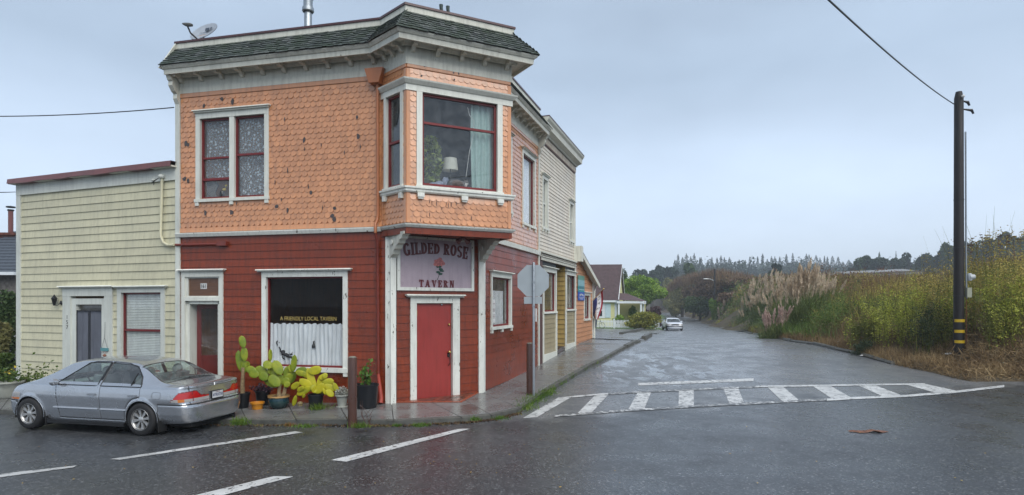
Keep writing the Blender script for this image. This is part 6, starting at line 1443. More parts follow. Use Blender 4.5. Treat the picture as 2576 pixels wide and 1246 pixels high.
# strip of grass along the curved kerb by the crosswalk and up the side street
Pk = []
kerbl = [gp(*q) for q in ((1312,1036),(1330,1016),(1352,1003),(1380,990),(1411,968),(1448,946),(1489,921),(1535,898))]
dens = [420, 620, 520, 260, 220, 130, 120]
for i in range(len(kerbl)-1):
    n = dens[i]; f = nr.uniform(0, 1, n); keep = nz_ = np.sin(f*9+i*2)+nr.normal(0, .6, n) > (-.8 if i < 3 else .1); f = f[keep]; n = len(f)
    p = np.array(kerbl[i])+(np.array(kerbl[i+1])-np.array(kerbl[i]))*f[:, None]+nr.normal(0, .07 if i > 2 else .13, (n, 2)); Pk.append(np.column_stack([p, road_z(p[:, 0], p[:, 1])+.03]))
Pk = np.concatenate(Pk); V, F = blades(Pk, .12, .012, .8); nmesh('kerb_grass', V, F, M['weed'], kind='stuff', label='strip of grass growing along the curved kerb by the crosswalk', category='grass') if False else props(nmesh('kerb_grass', V, F, M['weed']), 'strip of green grass along the kerb beside the crosswalk', 'grass', None, 'stuff')
Pr = Pk[(Pk[:, 1] < 12.9)]; Pr = Pr[nr.uniform(0, 1, len(Pr)) < .5]; V, F = blades(Pr+nr.normal(0, .05, Pr.shape)*[1, 1, 0], .14, .014, .8); props(nmesh('rusty_grass', V, F, M['weedred']), 'rusty brown grass mixed into the kerb strip by the stop sign', 'grass', None, 'stuff')
# mossy dirt line at the foot of the kerb along the main street
P = []
ol = [gp(*q) for q in ((300,1064),(620,1071),(875,1071),(990,1073),(1162,1065),(1236,1058),(1309,1040))]
for i in range(len(ol)-1):
    n = 260; f = nr.uniform(0, 1, n); p = np.array(ol[i])+(np.array(ol[i+1])-np.array(ol[i]))*f[:, None]+nr.normal(0, .05, (n, 2)); P.append(np.column_stack([p, road_z(p[:, 0], p[:, 1])+.012]))
P = np.concatenate(P); V, F = leaf_cards(P, .05, .03); props(nmesh('kerb_litter', V, F, foliage('dead_leaf_litter', [(.03,.02,.015), (.09,.05,.025), (.10,.10,.03)], .8, 0)), 'dead leaf litter and moss along the foot of the kerb', 'litter', None, 'stuff')
# fallen leaves scattered on the asphalt, counted one by one where they show
M['fallenleaf'] = foliage('fallen_yellow_leaf', [(.30,.10,.02), (.48,.30,.04), (.50,.38,.10)], .6, 0)
lm = None
for k in range(70):
    px, py = rnd.uniform(20, 1500), rnd.uniform(1085, 1240)
    if k > 45: px, py = rnd.uniform(1200, 2500), rnd.uniform(1040, 1230)
    x, y = gp(px, py); s_ = rnd.uniform(.02, .045)
    g = G().add([(-.5,0,.0),(0,.3,.12),(.5,0,.05),(0,-.3,.10),(0,0,-.02)], [(0,4,1),(1,4,2),(2,4,3),(3,4,0)])
    if lm is None: lo = make('fallen_leaf', g, M['fallenleaf']); lm = lo
    else: lo = lm.copy(); COL.objects.link(lo)
    lo.location = (x, y, float(road_z(x, y))+.012); lo.scale = (s_, s_, s_); lo.rotation_euler = (0, 0, rnd.uniform(0, 6.28)); props(lo, 'tiny yellow fallen leaf lying on the wet asphalt', 'leaf', 'fallen leaves on the road')
x, y = gp(*D7_(1820, 410)); rag = G()
V = []; 
for j in range(8):
    for i in range(16): V.append((x-.38+i*.05, y-.09+j*.025+.03*math.sin(i), float(road_z(x, y))+.008+.035*max(0, math.sin(i*.7+j)*math.sin(i*.2))))
F = [(j*16+i, j*16+i+1, (j+1)*16+i+1, (j+1)*16+i) for j in range(7) for i in range(15) if (i-8)**2/64+(j-3.5)**2/12 < 1]
solid_label(nmesh('paper_scrap', V, F, plain('soggy_brown_paper', (.15,.07,.045), .8, var=.4, vs=15), smooth=True), 'flat brown sheet of soggy paper on the asphalt right of the crosswalk', 'litter')
# ================================================================ utility pole on the bank and overhead wires
UPX, UPY = (2412-CX)/FOC*19.9, 19.9
M['polewood'] = paint('creosoted_pole', (.009,.007,.007), .55, (.01,.009,.009), .5, (.3,.3,.3), .80, chip_scale=30, stretch=(1,1,.05))
zpt = H+(HY-236)*UPY/FOC; zpb = H+(HY-912)*UPY/FOC
up_ = thing('utility_pole', 'tall dark wooden utility pole with yellow bands in the weeds on the bank', 'utility pole', (UPX, UPY, zpb))
make('pole', G().lathe((UPX, UPY, zpb-.6), [(.158,0),(.152,2),(.132,zpt-zpb+.45),(.09,zpt-zpb+.66),(0,zpt-zpb+.68)], 18), M['polewood'], up_, smooth=True)
M['bandyellow'] = plain('yellow_reflective_band', (.55,.36,.01), .5, var=.2)
for py_ in (741, 817, 891):
    zz = H+(HY-D5_(0, py_)[1])*UPY/FOC; g = G()
    for k in range(7): a0, a1 = math.radians(-175+k*20), math.radians(-175+(k+1)*20); R_ = .160; g.add([(UPX+R_*math.cos(a), UPY+R_*math.sin(a), zz+q) for a, q in ((a0, -.045), (a1, -.045), (a1, .05), (a0, .05))], [(0,1,2,3)])
    make('yellow_band', g, M['bandyellow'], up_)
cxp, cyp = UPX+.17, UPY-.10
zb1_, zb2_ = [H+(HY-D5_(0, q)[1])*UPY/FOC for q in (430, 540)]
make('conduit', G().tube([(cxp+.02, cyp, zb2_-.2), (cxp, cyp, zb1_), (cxp-.02, cyp, zpt-1.3)], .026, 8), M['metal'], up_, smooth=True)
make('meter', G().lathe((cxp+.12, cyp-.0, zb1_-.12), [(0,0),(.06,.0),(.075,.03),(.075,.19),(.05,.24),(0,.25)], 14).tube([(cxp+.1, cyp, zb1_), (cxp+.25, cyp-.02, zb1_)], .09, 12), plain('grey_meter', (.42,.45,.46), .4), up_, smooth=True)
make('junction_box', G().box(cxp-.02, cxp+.13, cyp-.08, cyp+.04, zb2_-.16, zb2_+.16), plain('pale_box', (.32,.33,.26), .6), up_)
make('ground_rod', G().tube([(cxp, cyp, zpb-.1), (cxp, cyp, zb2_-.2)], .012, 5), plain('rusty_rod', (.16,.05,.02), .8), up_)
for py_, dx in ((260, .12), (330, .25)):
    zz = H+(HY-D6_(0, py_)[1])*UPY/FOC; make('insulator', G().tube([(UPX+.14, UPY, zz+.05), (UPX+.14+dx, UPY-.05, zz), (UPX+.2+dx, UPY-.05, zz-.12)], [.02, .05, .03], 7), M['black_metal'], up_)
zz = H+(HY-D6_(0, 222)[1])*UPY/FOC; make('porcelain_insulator', G().ball((UPX+.0, UPY-.19, zz), .05, .05, .05), M['offwhite'], up_)
for k in range(3): make('strap', G().lathe((UPX, UPY, zpb+2.2+k*1.6), [(.160-.006*k, 0), (.162-.006*k, .04)], 18), M['black_metal'], up_)
def wire(a, b, sag, r_, label, name='overhead_wire', grp=None):
    a, b = Vector(a), Vector(b); pts = [a.lerp(b, k/24)-Vector((0,0,1))*sag*4*(k/24)*(1-k/24) for k in range(25)]; c = a
    t = make(name, G().tube([p-c for p in pts], r_, 5), M['black_metal']); t.location = c; return props(t, label, 'wire', grp)
far = Vector(((2020-CX)/FOC*8.0, 8.0, H+(HY+60-0)*8.0/FOC))
wire((UPX-.16, UPY, zpt-.35), far, .12, .016, 'twisted service wire running up from the top of the utility pole')
wire((*WA.p(tAL+.02, .1), WA.z(443, 274)), (-22, 17.5, H+(HY-352)*17.5/FOC+1.2), .35, .014, 'single wire leaving the upper left edge of the orange tavern')
cy_p = Vector((*WY.p(LY+.05, .05), WY.z(45, 484)))
for k in range(3): wire(tuple(cy_p), (-30, 20+k, cy_p.z+1.2+.35*k), .3, .009, 'thin wires bunched at the upper left corner of the yellow building', grp='wires at the yellow building')
# ================================================================ the silver saloon car
def smooth1(x, y, q, k=.06):
    d = np.linspace(-2.5*k, 2.5*k, 11); w = np.exp(-.5*(d/k)**2); w /= w.sum(); return sum(wi*np.interp(q+di, x, y) for wi, di in zip(w, d))
def in_poly(px, py, poly):
    c = np.zeros(px.shape, bool); j = len(poly)-1
    for i in range(len(poly)):
        xi, yi = poly[i]; xj, yj = poly[j]; c ^= ((yi > py) != (yj > py)) & (px < (xj-xi)*(py-yi)/(yj-yi+1e-12)+xi); j = i
    return c
def car_paint(name, c, metal=.55, rough=.28):
    m, n, l, p = new_mat(name); p.inputs['Base Color'].default_value = c4(c); p.inputs['Metallic'].default_value = metal; p.inputs['Coat Weight'].default_value = .7; p.inputs['Coat Roughness'].default_value = .06
    pos = n.new('ShaderNodeTexCoord').outputs['Object']; f = nz(n, l, 260, 2, .5, pos); l.new(rng(n, l, nz(n, l, 3, 4, .6), .3, .7, rough-.04, rough+.1), p.inputs['Roughness'])
    return m
def lens_mat(name, c, emit=0):
    m, n, l, p = new_mat(name); p.inputs['Base Color'].default_value = c4(c); p.inputs['Roughness'].default_value = .08; p.inputs['Coat Weight'].default_value = .8
    w = n.new('ShaderNodeTexWave'); w.inputs['Scale'].default_value = 30; w.inputs['Distortion'].default_value = 0; tc = n.new('ShaderNodeTexCoord'); l.new(tc.outputs['Object'], w.inputs['Vector']); bump(n, l, p, w.outputs['Fac'], .3, .004); return m
M['tyre'] = plain('tyre_rubber', (.012,.012,.013), .75, var=.2); M['alloy'] = plain('alloy_wheel', (.52,.52,.51), .28, .7, var=.1); M['archblack'] = plain('arch_liner', (.006,.006,.006), .9); M['trimblack'] = plain('black_window_trim', (.01,.01,.011), .35)
M['lensred'] = lens_mat('red_lamp_lens', (.42,.008,.008)); M['lensdark'] = lens_mat('dark_red_lens', (.16,.008,.01)); M['lensclear'] = lens_mat('clear_lens', (.36,.35,.34)); M['lensamber'] = lens_mat('amber_lens', (.55,.16,.02)); M['chrome'] = plain('chrome', (.75,.76,.78), .12, 1, var=.02)
M['carglass'] = glass('tinted_car_glass', (.74,.84,.82), .95, 1.8, .01, .10); M['seat'] = plain('grey_seat_cloth', (.13,.15,.15), .9); M['seatlight'] = plain('pale_dash', (.20,.23,.22), .8)  # car glass: pale diffuse film stands in for light reflected off the panes
M['seamgrey'] = plain('panel_gap_grey', (.06,.06,.07), .6); M['silver'] = car_paint('silver_car_paint', (.46,.48,.51), .8, .20); M['whitecar'] = car_paint('white_car_paint', (.62,.66,.72), .0, .3)
def build_car(root, pm, boxy=0, res=1.0, far_=False):
    XR, XF, ZB_ = -1.03, 3.60, .945
    hx = [-1.05,-.98,-.9,-.6,-.44,-.30,.15,.42,.9,1.3,1.7,1.98,2.30,2.72,3.0,3.3,3.48,3.56,3.62]; hzv = [.90,.965,.985,1.005,1.02,1.05,1.315,1.395,1.435,1.44,1.425,1.37,1.20,.985,.94,.865,.79,.72,.62]
    if boxy: hx = [-1.05,-.98,-.9,-.5,-.38,-.3,.05,.25,.9,1.3,1.7,1.9,2.2,2.55,3.0,3.4,3.55,3.6,3.62]; hzv = [.88,.94,.95,.97,.98,1.02,1.33,1.37,1.39,1.39,1.38,1.36,1.17,.95,.90,.86,.82,.74,.62]
    # stations: end caps by angle, middle even
    RR, RF = .34, .62
    na = int(26*res); th = np.linspace(0.0, 1, na)**1.15*np.pi/2
    pr, pf = 3.6, 2.7
    xr_ = XR+RR*(1-np.cos(th)**(2/pr)); gr = np.sin(th)**(2/pr)
    xf_ = XF-RF*(1-np.cos(th)**(2/pf)); gf = np.sin(th)**(2/pf)
    xm = np.arange(XR+RR, XF-RF, .0155/res)[1:-1]
    X = np.concatenate([xr_, xm, xf_[::-1]]); Gp = np.concatenate([gr, np.ones(len(xm)), gf[::-1]])
    Ht = smooth1(hx, hzv, X, .035); W = np.interp(X, [-1.03,-.6,0,1.4,2.7,3.2,3.6], [.845,.875,.89,.893,.885,.87,.84])
    zb = np.minimum(ZB_-.00*X, Ht-.035); q = np.clip((Ht-zb-.04)/.40, 0, 1)**.75
    yTE = (.84*W)*(1-q)+.585*q; zTE = zb+(.72+.14*q)*(Ht-zb)
    if boxy: yTE = (.88*W)*(1-q)+.66*q
    bot = np.interp(X, [-1.03,-.5,.4,2.3,3.1,3.6], [.26,.24,.17,.17,.19,.24])
    L = [(.87*W, bot), (.925*W, bot+.07), (.965*W, bot*0+.42), (.985*W, bot*0+.58), (1.0*W, bot*0+.705), (.988*W, np.minimum(.80, zb-.07)), (.965*W, zb-.035), (.945*W, zb), (yTE, zTE), (yTE*.90, zTE+(Ht-zTE)*.42), (yTE*.62, zTE+(Ht-zTE)*.80), (yTE*.3, zTE+(Ht-zTE)*.96), (0*W, Ht)]
    sub = [3,8,6,4,5,6,3,26,4,6,8,8]; sub = [max(2, int(s*res)) for s in sub]
    Y, Z, K = [], [], []
    for i in range(12):
        for k in range(sub[i]):
            f = k/sub[i]; Y.append(L[i][0]*(1-f)+L[i+1][0]*f); Z.append(L[i][1]*(1-f)+L[i+1][1]*f); K.append(i+f)
    Y.append(L[12][0]); Z.append(L[12][1]); K.append(12.0); Y, Z, K = np.array(Y), np.array(Z), np.array(K)
    # soften along the section
    for _ in range(2):
        Y[1:-1] = (Y[:-2]+2*Y[1:-1]+Y[2:])/4; Z[1:-1] = (Z[:-2]+2*Z[1:-1]+Z[2:])/4
    Y = Y*Gp[None]
    Xg = np.repeat(X[None], len(K), 0).copy()
    rear = np.clip(1-(X+1.03)/.5, 0, 1)[None]; off = np.interp(Z, [.2,.28,.56,.60,.64,.9,.98], [.05,.0,.0,.02,.07,.095,.07]); Xg += off*rear
    frn = np.clip(1-(3.6-X)/.9, 0, 1)[None]; Xg -= np.interp(Z, [.2,.3,.55,.65,.8,.95], [.06,.0,.0,.06,.16,.3])*frn**1.5
    # flares round the wheels
    for wx in (0, 2.715):
        r_ = np.sqrt((Xg-wx)**2+(Z-.315)**2); Y += .014*np.exp(-((r_-.37)/.035)**2)*(Z < .8)*(Y > .5)
    for wx in (0, 2.715):
        r_ = np.sqrt((Xg-wx)**2+(Z-.315)**2); sn = (np.abs(r_-.362) < .0125/res**.5) & (Y > .3) & (Z > .2) & (Z < .74); f_ = np.where(sn, .362/np.maximum(r_, 1e-6), 1); Xg = wx+(Xg-wx)*f_; Z = .315+(Z-.315)*f_
    nv, nx = Y.shape
    cc = lambda A: (A[:-1, :-1]+A[1:, :-1]+A[:-1, 1:]+A[1:, 1:])/4
    x, y, z = cc(Xg), cc(Y), cc(Z); kk = (K[:-1]+K[1:])[:, None]/2+0*x; xs_ = ((X[:-1]+X[1:])/2)[None]+0*x
    reg = np.zeros(x.shape, int)      # 0 body
    REG = ['body','arch','front_door','rear_door','side_glass','rear_window','windscreen','tail_lamp','tail_lamp_clear','bumper','trunk_lid','seam','window_trim','front_bumper','headlamp','grille','turn_lamp','bonnet','lamp_edge','rear_glass_side','fuel_flap']
    R = {n: i for i, n in enumerate(REG)}
    side = y > .52
    reg[(side) & (x > .98) & (x < 2.06+.12*(z-.9)) & (z > .27) & (kk < 7.2)] = R['front_door']
    rd = (side) & (x > .04+.45*np.clip(.62-z, 0, 1)**.8) & (x <= .98) & (z > .27) & (kk < 7.2) & (np.hypot(x, z-.315) > .42); reg[rd] = R['rear_door']
    reg[(z < .60) & (xs_ < -.36)] = R['bumper']; reg[(z < .57) & (xs_ > 3.05)] = R['front_bumper']
    reg[(z > .60) & (xs_ < -.44) & (y < .66) & ((kk > 7.6) | (x < -.86))] = R['trunk_lid']
    reg[(kk > 8.1) & (x > 2.62) & (x < 3.45) & (y < .72)] = R['bonnet']
    greed = (kk > 7.12) & (kk < 7.95)
    if not boxy: sg1 = [(2.10,.93),(1.50,1.345),(1.36,1.372),(.985,1.378),(1.055,.93)]; sg2 = [(.985,.93),(.93,1.376),(.55,1.352),(.33,1.29),(.13,1.12),(.02,.93)]
    else: sg1 = [(2.05,.93),(1.62,1.33),(1.0,1.34),(1.03,.93)]; sg2 = [(.96,.93),(.93,1.34),(.35,1.33),(.12,.93)]
    for pl, nm in ((sg1, 'side_glass'), (sg2, 'rear_glass_side')): reg[greed & in_poly(x, z, pl)] = R[nm]
    big = lambda pl, e: [(cx_+(px_-cx_)*(1+e), cy_+(py_-cy_)*(1+e*1.6)) for (px_, py_) in pl for (cx_, cy_) in [(sum(p[0] for p in pl)/len(pl), sum(p[1] for p in pl)/len(pl))]]
    reg[(reg == 0) & (kk > 7.0) & (kk < 8.05) & (in_poly(x, z, big(sg1, .05)) | in_poly(x, z, big(sg2, .06)) | ((x > .93) & (x < 1.06) & (z > .95) & (z < 1.37)))] = R['window_trim']
    reg[(reg == 0) & (kk > 8.25) & (x > -.40) & (x < .22)] = R['rear_window']; reg[(kk > 8.3) & (x > 2.0) & (x < 2.62)] = R['windscreen']
    reg[(reg != R['rear_window']) & (kk > 8.12) & (x > -.44) & (x < .26) & (reg == 0)] = R['window_trim']
    if not boxy:
        lt = np.interp(y, [.30,.42,.50,.60,.89], [.755,.775,.86,.865,.865]); ltx = np.interp(x, [-.93,-.80,-.64], [.865,.845,.66])
        tl = (z > .655) & (z < np.minimum(lt, ltx)) & (((x < -.64) & (y > .18)))
        tl &= kk < 8.2
        e_ = tl & ((z > np.minimum(lt, ltx)-.017) | (z < .668) | ((y < .195)))
        reg[tl] = R['tail_lamp']; reg[tl & (z < .722)] = R['tail_lamp_clear']; reg[tl & (z < .722) & (z > .67) & (x > -.88) & (x < -.80)] = R['turn_lamp']; reg[e_] = R['lamp_edge']
        reg[tl & (np.abs(y-.60) < .008) & (x < -.86)] = R['lamp_edge']
        reg[(z > .63) & (z < .75) & (xs_ > 3.0) & (y > .42) & (reg != R['bonnet'])] = R['headlamp']; reg[(z > .60) & (z < .64) & (xs_ > 3.0) & (y > .5)] = R['turn_lamp']
        ff = (np.abs(x+.34)**4/.11**4+np.abs(z-.78)**4/.072**4 < 1) & side; fi_ = (np.abs(x+.34)**4/.101**4+np.abs(z-.78)**4/.063**4 < 1) & side
    else:
        reg[(z > .60) & (z < .73) & (xs_ > 3.0) & (y < .42)] = R['grille']; reg[(z > .58) & (z < .74) & (xs_ > 3.0) & (y >= .42)] = R['headlamp']; reg[(z > .42) & (z < .52) & (xs_ > 3.02)] = R['grille']
    arch = ((np.hypot(x, z-.315) < .362) | (np.hypot(x-2.715, z-.315) < .362)) & (y > .3) & (z < .72); reg[arch] = -1
    # seams where two panels meet
    pan = [R[n] for n in ('body','front_door','rear_door','bumper','front_bumper','trunk_lid','bonnet')]; base_ = reg.copy()
    d1 = np.zeros_like(reg, bool); d1[:, 1:] |= (base_[:, 1:] != base_[:, :-1]) & np.isin(base_[:, 1:], pan) & np.isin(base_[:, :-1], pan); d1[1:, :] |= (base_[1:, :] != base_[:-1, :]) & np.isin(base_[1:, :], pan) & np.isin(base_[:-1, :], pan)
    reg[d1] = R['seam']
    sv = (reg == R['seam'])
    vm = np.zeros(Y.shape, bool); vm[:-1, :-1] |= sv; vm[1:, :-1] |= sv; vm[:-1, 1:] |= sv; vm[1:, 1:] |= sv
    Yd = Y-.006*vm*(Gp[None] > .9)
    V = np.stack([Xg, Yd, Z], -1).reshape(-1, 3); V2 = V*[1, -1, 1]; NV = len(V)
    idx = np.arange(nv*nx).reshape(nv, nx); Q = np.stack([idx[:-1, :-1], idx[:-1, 1:], idx[1:, 1:], idx[1:, :-1]], -1)
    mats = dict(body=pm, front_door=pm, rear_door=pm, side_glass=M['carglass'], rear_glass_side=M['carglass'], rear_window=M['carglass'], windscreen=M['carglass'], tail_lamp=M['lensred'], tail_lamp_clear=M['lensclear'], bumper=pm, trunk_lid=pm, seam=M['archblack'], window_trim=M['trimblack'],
                front_bumper=pm, headlamp=M['lensclear'], grille=M['archblack'], turn_lamp=M['lensamber'], bonnet=pm, lamp_edge=M['lensdark'], fuel_flap=pm)
    nice = dict(side_glass='front_side_window', rear_glass_side='rear_side_window', tail_lamp='tail_lamp', tail_lamp_clear='reversing_lamp', turn_lamp='indicator', seam='panel_gap', bumper='rear_bumper', lamp_edge='lamp_surround')
    sm_ = (K > 2.5) & (K < 9.2); SX, SY, SZ = Xg[sm_].ravel(), Y[sm_].ravel(), Z[sm_].ravel()
    def ysurf(px_, pz_): return float(SY[np.argmin((SX-px_)**2+(SZ-pz_)**2)])
    def bead(name, pl, r_, mt, closed=True, n=14, dy=0):
        pts_ = []
        q_ = pl+[pl[0]] if closed else pl
        for i_ in range(len(q_)-1):
            for k_ in range(n): f_ = k_/n; a_ = q_[i_][0]+(q_[i_+1][0]-q_[i_][0])*f_; b_ = q_[i_][1]+(q_[i_+1][1]-q_[i_][1])*f_; pts_.append((a_, b_))
        pts_.append(q_[-1]); ys = np.array([ysurf(*p_) for p_ in pts_]); ys = np.convolve(np.pad(ys, 2, mode='edge'), np.ones(5)/5, 'valid')
        for s_ in (1, -1): make(name, G().tube([(a_, s_*(y_+dy), b_) for (a_, b_), y_ in zip(pts_, ys)], r_, 6, not closed), mt, root, smooth=True, local=True)
    bead('window_beading', sg1, .011, M['trimblack']); bead('window_beading', sg2, .011, M['trimblack'])
    for wx in (0, 2.715): bead('arch_lip', [(wx+.364*math.cos(a_), .315+.364*math.sin(a_)) for a_ in np.linspace(-.12, math.pi+.12, 26)], .006, pm, False, 2)
    if not boxy:
        bead('fuel_flap', [(-.34+.095*math.copysign(abs(math.cos(a_))**.5, math.cos(a_)), .785+.062*math.copysign(abs(math.sin(a_))**.5, math.sin(a_))) for a_ in np.linspace(0, 2*math.pi, 25)[:-1]], .0035, M['seamgrey'], True, 2)
    def emit(name, sel, both, mt):
        q = Q[sel]
        if not len(q): return None
        outs = []
        for sgn in ((1, -1) if both else (0,)):
            if sgn == 1: VV, FF = V, q[:, ::-1]
            elif sgn == -1: VV, FF = V2, q
            else: VV, FF = np.concatenate([V, V2]), np.concatenate([q[:, ::-1], q+NV])
            u, inv = np.unique(FF, return_inverse=True); o = nmesh(name, VV[u], inv.reshape(FF.shape), mt, root, smooth=True, shift=False); outs.append(o)
        return outs
    for nm in mats:
        both = nm in ('front_door','rear_door','side_glass','rear_glass_side','tail_lamp','tail_lamp_clear','turn_lamp','headlamp')
        emit(nice.get(nm, nm), reg == R[nm], both, mats[nm])
    # close under the sills
    un = G().box(-.9, 3.35, -.62, .62, .16, .30).box(.42, 2.3, -.80, .80, .17, .26); make('underbody', un, M['archblack'], root, local=True)
    for wx in (0, 2.715):
        for s in (1, -1):
            g = G(); n = 20; vs = []
            for k in range(n+1): a = math.pi*(-.08+1.16*k/n); vs += [(wx+.375*math.cos(a), s*.88*.99, .315+.375*math.sin(a)), (wx+.375*math.cos(a), s*.45, .315+.375*math.sin(a))]
            g.add(vs, [(2*k, 2*k+2, 2*k+3, 2*k+1) for k in range(n)]); g.add([(wx-.4, s*.45, .15), (wx+.4, s*.45, .15), (wx+.4, s*.45, .72), (wx-.4, s*.45, .72)], [(0,1,2,3)]); make('arch_liner', g, M['archblack'], root, local=True)
            # wheel
            cy_ = s*.79; prof = [(.19,-.105),(.205,-.11),(.27,-.112),(.305,-.098),(.318,-.06),(.320,0),(.318,.06),(.305,.098),(.27,.112),(.205,.11),(.19,.105)]
            g = G(); g.lathe((0, 0, 0), prof, 40); g.xf(Matrix.Translation((wx, cy_, .32)) @ Matrix.Rotation(-math.pi/2*s, 4, 'X')); wh = make('wheel', g, M['tyre'], root, smooth='all', local=True)
            g = G(); T = Matrix.Translation((wx, cy_, .32)) @ Matrix.Rotation(-math.pi/2*s, 4, 'X')
            g.lathe((0,0,0), [(.196,.02),(.214,.105),(.205,.112),(.192,.10),(.178,.02),(.17,-.08)], 36)
            for k in range(8):
                a = 2*math.pi*k/8+.2; ca, sa = math.cos(a), math.sin(a); r0, r1 = .045, .196
                vs = []
                for rr, hw, zz in ((r0, .017, .085), (.10, .019, .080), (r1, .035, .088)):
                    for sg_ in (-1, 1): vs += [(rr*ca-sa*hw*sg_, rr*sa+ca*hw*sg_, zz), (rr*ca-sa*hw*sg_*1.1, rr*sa+ca*hw*sg_*1.1, zz-.03)]
                g.add(vs, [(0,2,6,4),(4,6,10,8),(0,4,5,1),(4,8,9,5),(2,3,7,6),(6,7,11,10)])
            g.lathe((0,0,0), [(0,.10),(.03,.098),(.055,.088),(.06,.05)], 20); g.xf(T); make('rim', g, M['alloy'], wh, smooth=True, local=True)
            g = G().lathe((0,0,0), [(0,-.02),(.18,-.02)], 24).lathe((0,0,0), [(.0,.0),(.13,.0),(.13,-.02)], 24); g.xf(T); make('brake_disc', g, M['black_metal'], wh, local=True)
    # cabin
    g = G().box(.25, 2.5, -.75, .75, .28, .34); make('cabin_floor', g, M['archblack'], root, local=True)
    for (sx_, ww) in ((1.45, .26), (.42, .62)):
        for sy_ in ((-.36, .36) if sx_ > 1 else (0,)):
            g = G().obox((sx_+.22, sy_, .52), (1,0,0), (0,1,0), (0,0,1), .27, ww, .09).obox((sx_-.07, sy_, .82), (1,0,.2), (0,1,0), (-.2,0,1), .07, ww, .28)
            st_ = make('seat', g, M['seat'], root, local=True)
            for hy in ((sy_,) if sx_ > 1 else (-.36, .36)): make('headrest', G().ball((sx_-.12, hy, 1.17), .06, .13, .10), M['seat'], st_, smooth=True, local=True)
    make('dashboard', G().box(2.15, 2.75, -.74, .74, .70, .90), M['seatlight'], root, local=True); make('parcel_shelf', G().box(-.35, .2, -.66, .66, .90, .93), M['seatlight'], root, local=True)
    g = G(); 
    for k in range(20): a, b = 2*math.pi*k/20, 2*math.pi*(k+1)/20; g.beam((1.98+.05*math.sin(a), .36+.18*math.cos(a), .90+.17*math.sin(a)), (1.98+.05*math.sin(b), .36+.18*math.cos(b), .90+.17*math.sin(b)), .022)
    make('steering_wheel', g, M['trimblack'], root, local=True)
    for s in (1, -1):
        make('mirror', G().tube([(1.965, s*.90, .985), (2.0, s*.955, .99), (2.03, s*.96, .99), (2.065, s*.955, .985)], [.05, .075, .07, .03], 10).tube([(2.03, s*.84, .955), (2.02, s*.93, .97)], .03, 6), pm, root, local=True, smooth=True)
        if boxy: continue
        for hx_ in (1.08, .12): make('door_handle', G().obox((hx_+.07, s*.905, .765), (1,0,0), (0,1,0), (0,0,1), .085, .012, .018), pm, root, local=True)
        for (a, b) in ((1.02, 2.1), (.36, .96)): make('side_moulding', G().obox(((a+b)/2, s*.880, .485), (1,0,0), (0,1,0), (0,0,1), (b-a)/2, .009, .010), M['chrome'] if False else car_side, root, local=True)
        make('sill_skirt', G().obox((1.36, s*.835, .195), (1,0,0), (0,1,0), (0,0,1), .95, .035, .035), M['trimblack'], root, local=True)
        make('mud_flap', G().obox((-.40, s*.78, .2), (1,0,0), (0,1,0), (0,0,1), .012, .10, .11), M['archblack'], root, local=True); make('mud_flap', G().obox((2.30, s*.78, .2), (1,0,0), (0,1,0), (0,0,1), .012, .10, .09), M['archblack'], root, local=True)
        make('quarter_bar', G().beam((.27, s*.835, .955), (.20, s*.735, 1.19), .02), M['trimblack'], root, local=True)
    return root
car_side = plain('bright_side_strip', (.62,.66,.72), .25, .5, var=.03)
cxr, cyr = (353-CX)/FOC*11.42, 11.42     # left rear wheel, outer face
ang = math.atan2(.2284, -.9736)
crz = float(road_z(cxr, cyr)); 
# local frame: x forward, y left. outer face of the near wheel is y=+.89
ca_, sa_ = math.cos(ang), math.sin(ang); ox, oy = cxr-(-sa_*.89), cyr-(ca_*.89)
car = thing('parked_car', 'silver four door saloon car parked in front of the yellow building', 'car', (ox, oy, (float(road_z(cxr, cyr))+float(road_z(cxr+ca_*2.7, cyr+sa_*2.7)))/2), ang)
print('car z', car.location.z, 'ang', math.degrees(ang))
build_car(car, M['silver'], res=1.7)
# rear fittings in local coordinates
M['plate'] = plain('licence_plate_white', (.62,.64,.66), .4); M['plateblue'] = plain('plate_ink', (.02,.03,.12), .5)
xr = -.965
pf_ = make('plate_frame', G().box(xr-.022, xr+.0, -.165, .165, .635, .80), M['trimblack'], car, local=True)
make('licence_plate', G().box(xr-.026, xr-.022, -.148, .148, .655, .785), M['plate'], pf_, local=True)
vs, fs = text_mesh('4YRH758', .088, .0008, .001); make('plate_characters', G().add([(xr-.0275-q, -a*.80, .685+b) for a, b, q in vs], fs), M['plateblue'], pf_, local=True)
vs, fs = text_mesh('California', .03, .0008); make('plate_script', G().add([(xr-.0275-q, -a, .762+b) for a, b, q in vs], fs), M['lensdark'], pf_, local=True)
M['emb'] = M['chrome']; g = G()
for (a, b) in (((-.03,.905),(-.02,.95)), ((.03,.905),(.02,.95)), ((-.025,.928),(.025,.928))): g.beam((-.938, a[0], a[1]), (-.93, b[0], b[1]), .009)
make('emblem', g, M['chrome'], car, local=True)
make('badge', G().box(-.99, -.985, -.68, -.56, .648, .660).box(-.99, -.985, -.68, -.58, .628, .640), M['chrome'], car, local=True)
make('exhaust', G().tube([(-.75, -.45, .20), (-1.03, -.45, .20)], .03, 10), M['black_metal'], car, local=True)
make('aerial', G().tube([(2.6, -.6, .97), (2.5, -.62, 1.0)], .006, 4), M['trimblack'], car, local=True)
# far white car
fx_, fy_ = (1699-CX)/FOC*66, 66.0
wc = thing('oncoming_car', 'small white saloon car facing the camera far down the side street', 'car', (fx_, fy_+2.7, float(road_z(fx_, fy_))), math.radians(-90-6))
wc.location.x += 1.0*math.sin(math.radians(8))
build_car(wc, M['whitecar'], boxy=1, res=.55)
make('number_plate', G().box(3.56, 3.60, -.16, .16, .33, .42), M['plate'], wc, local=True)
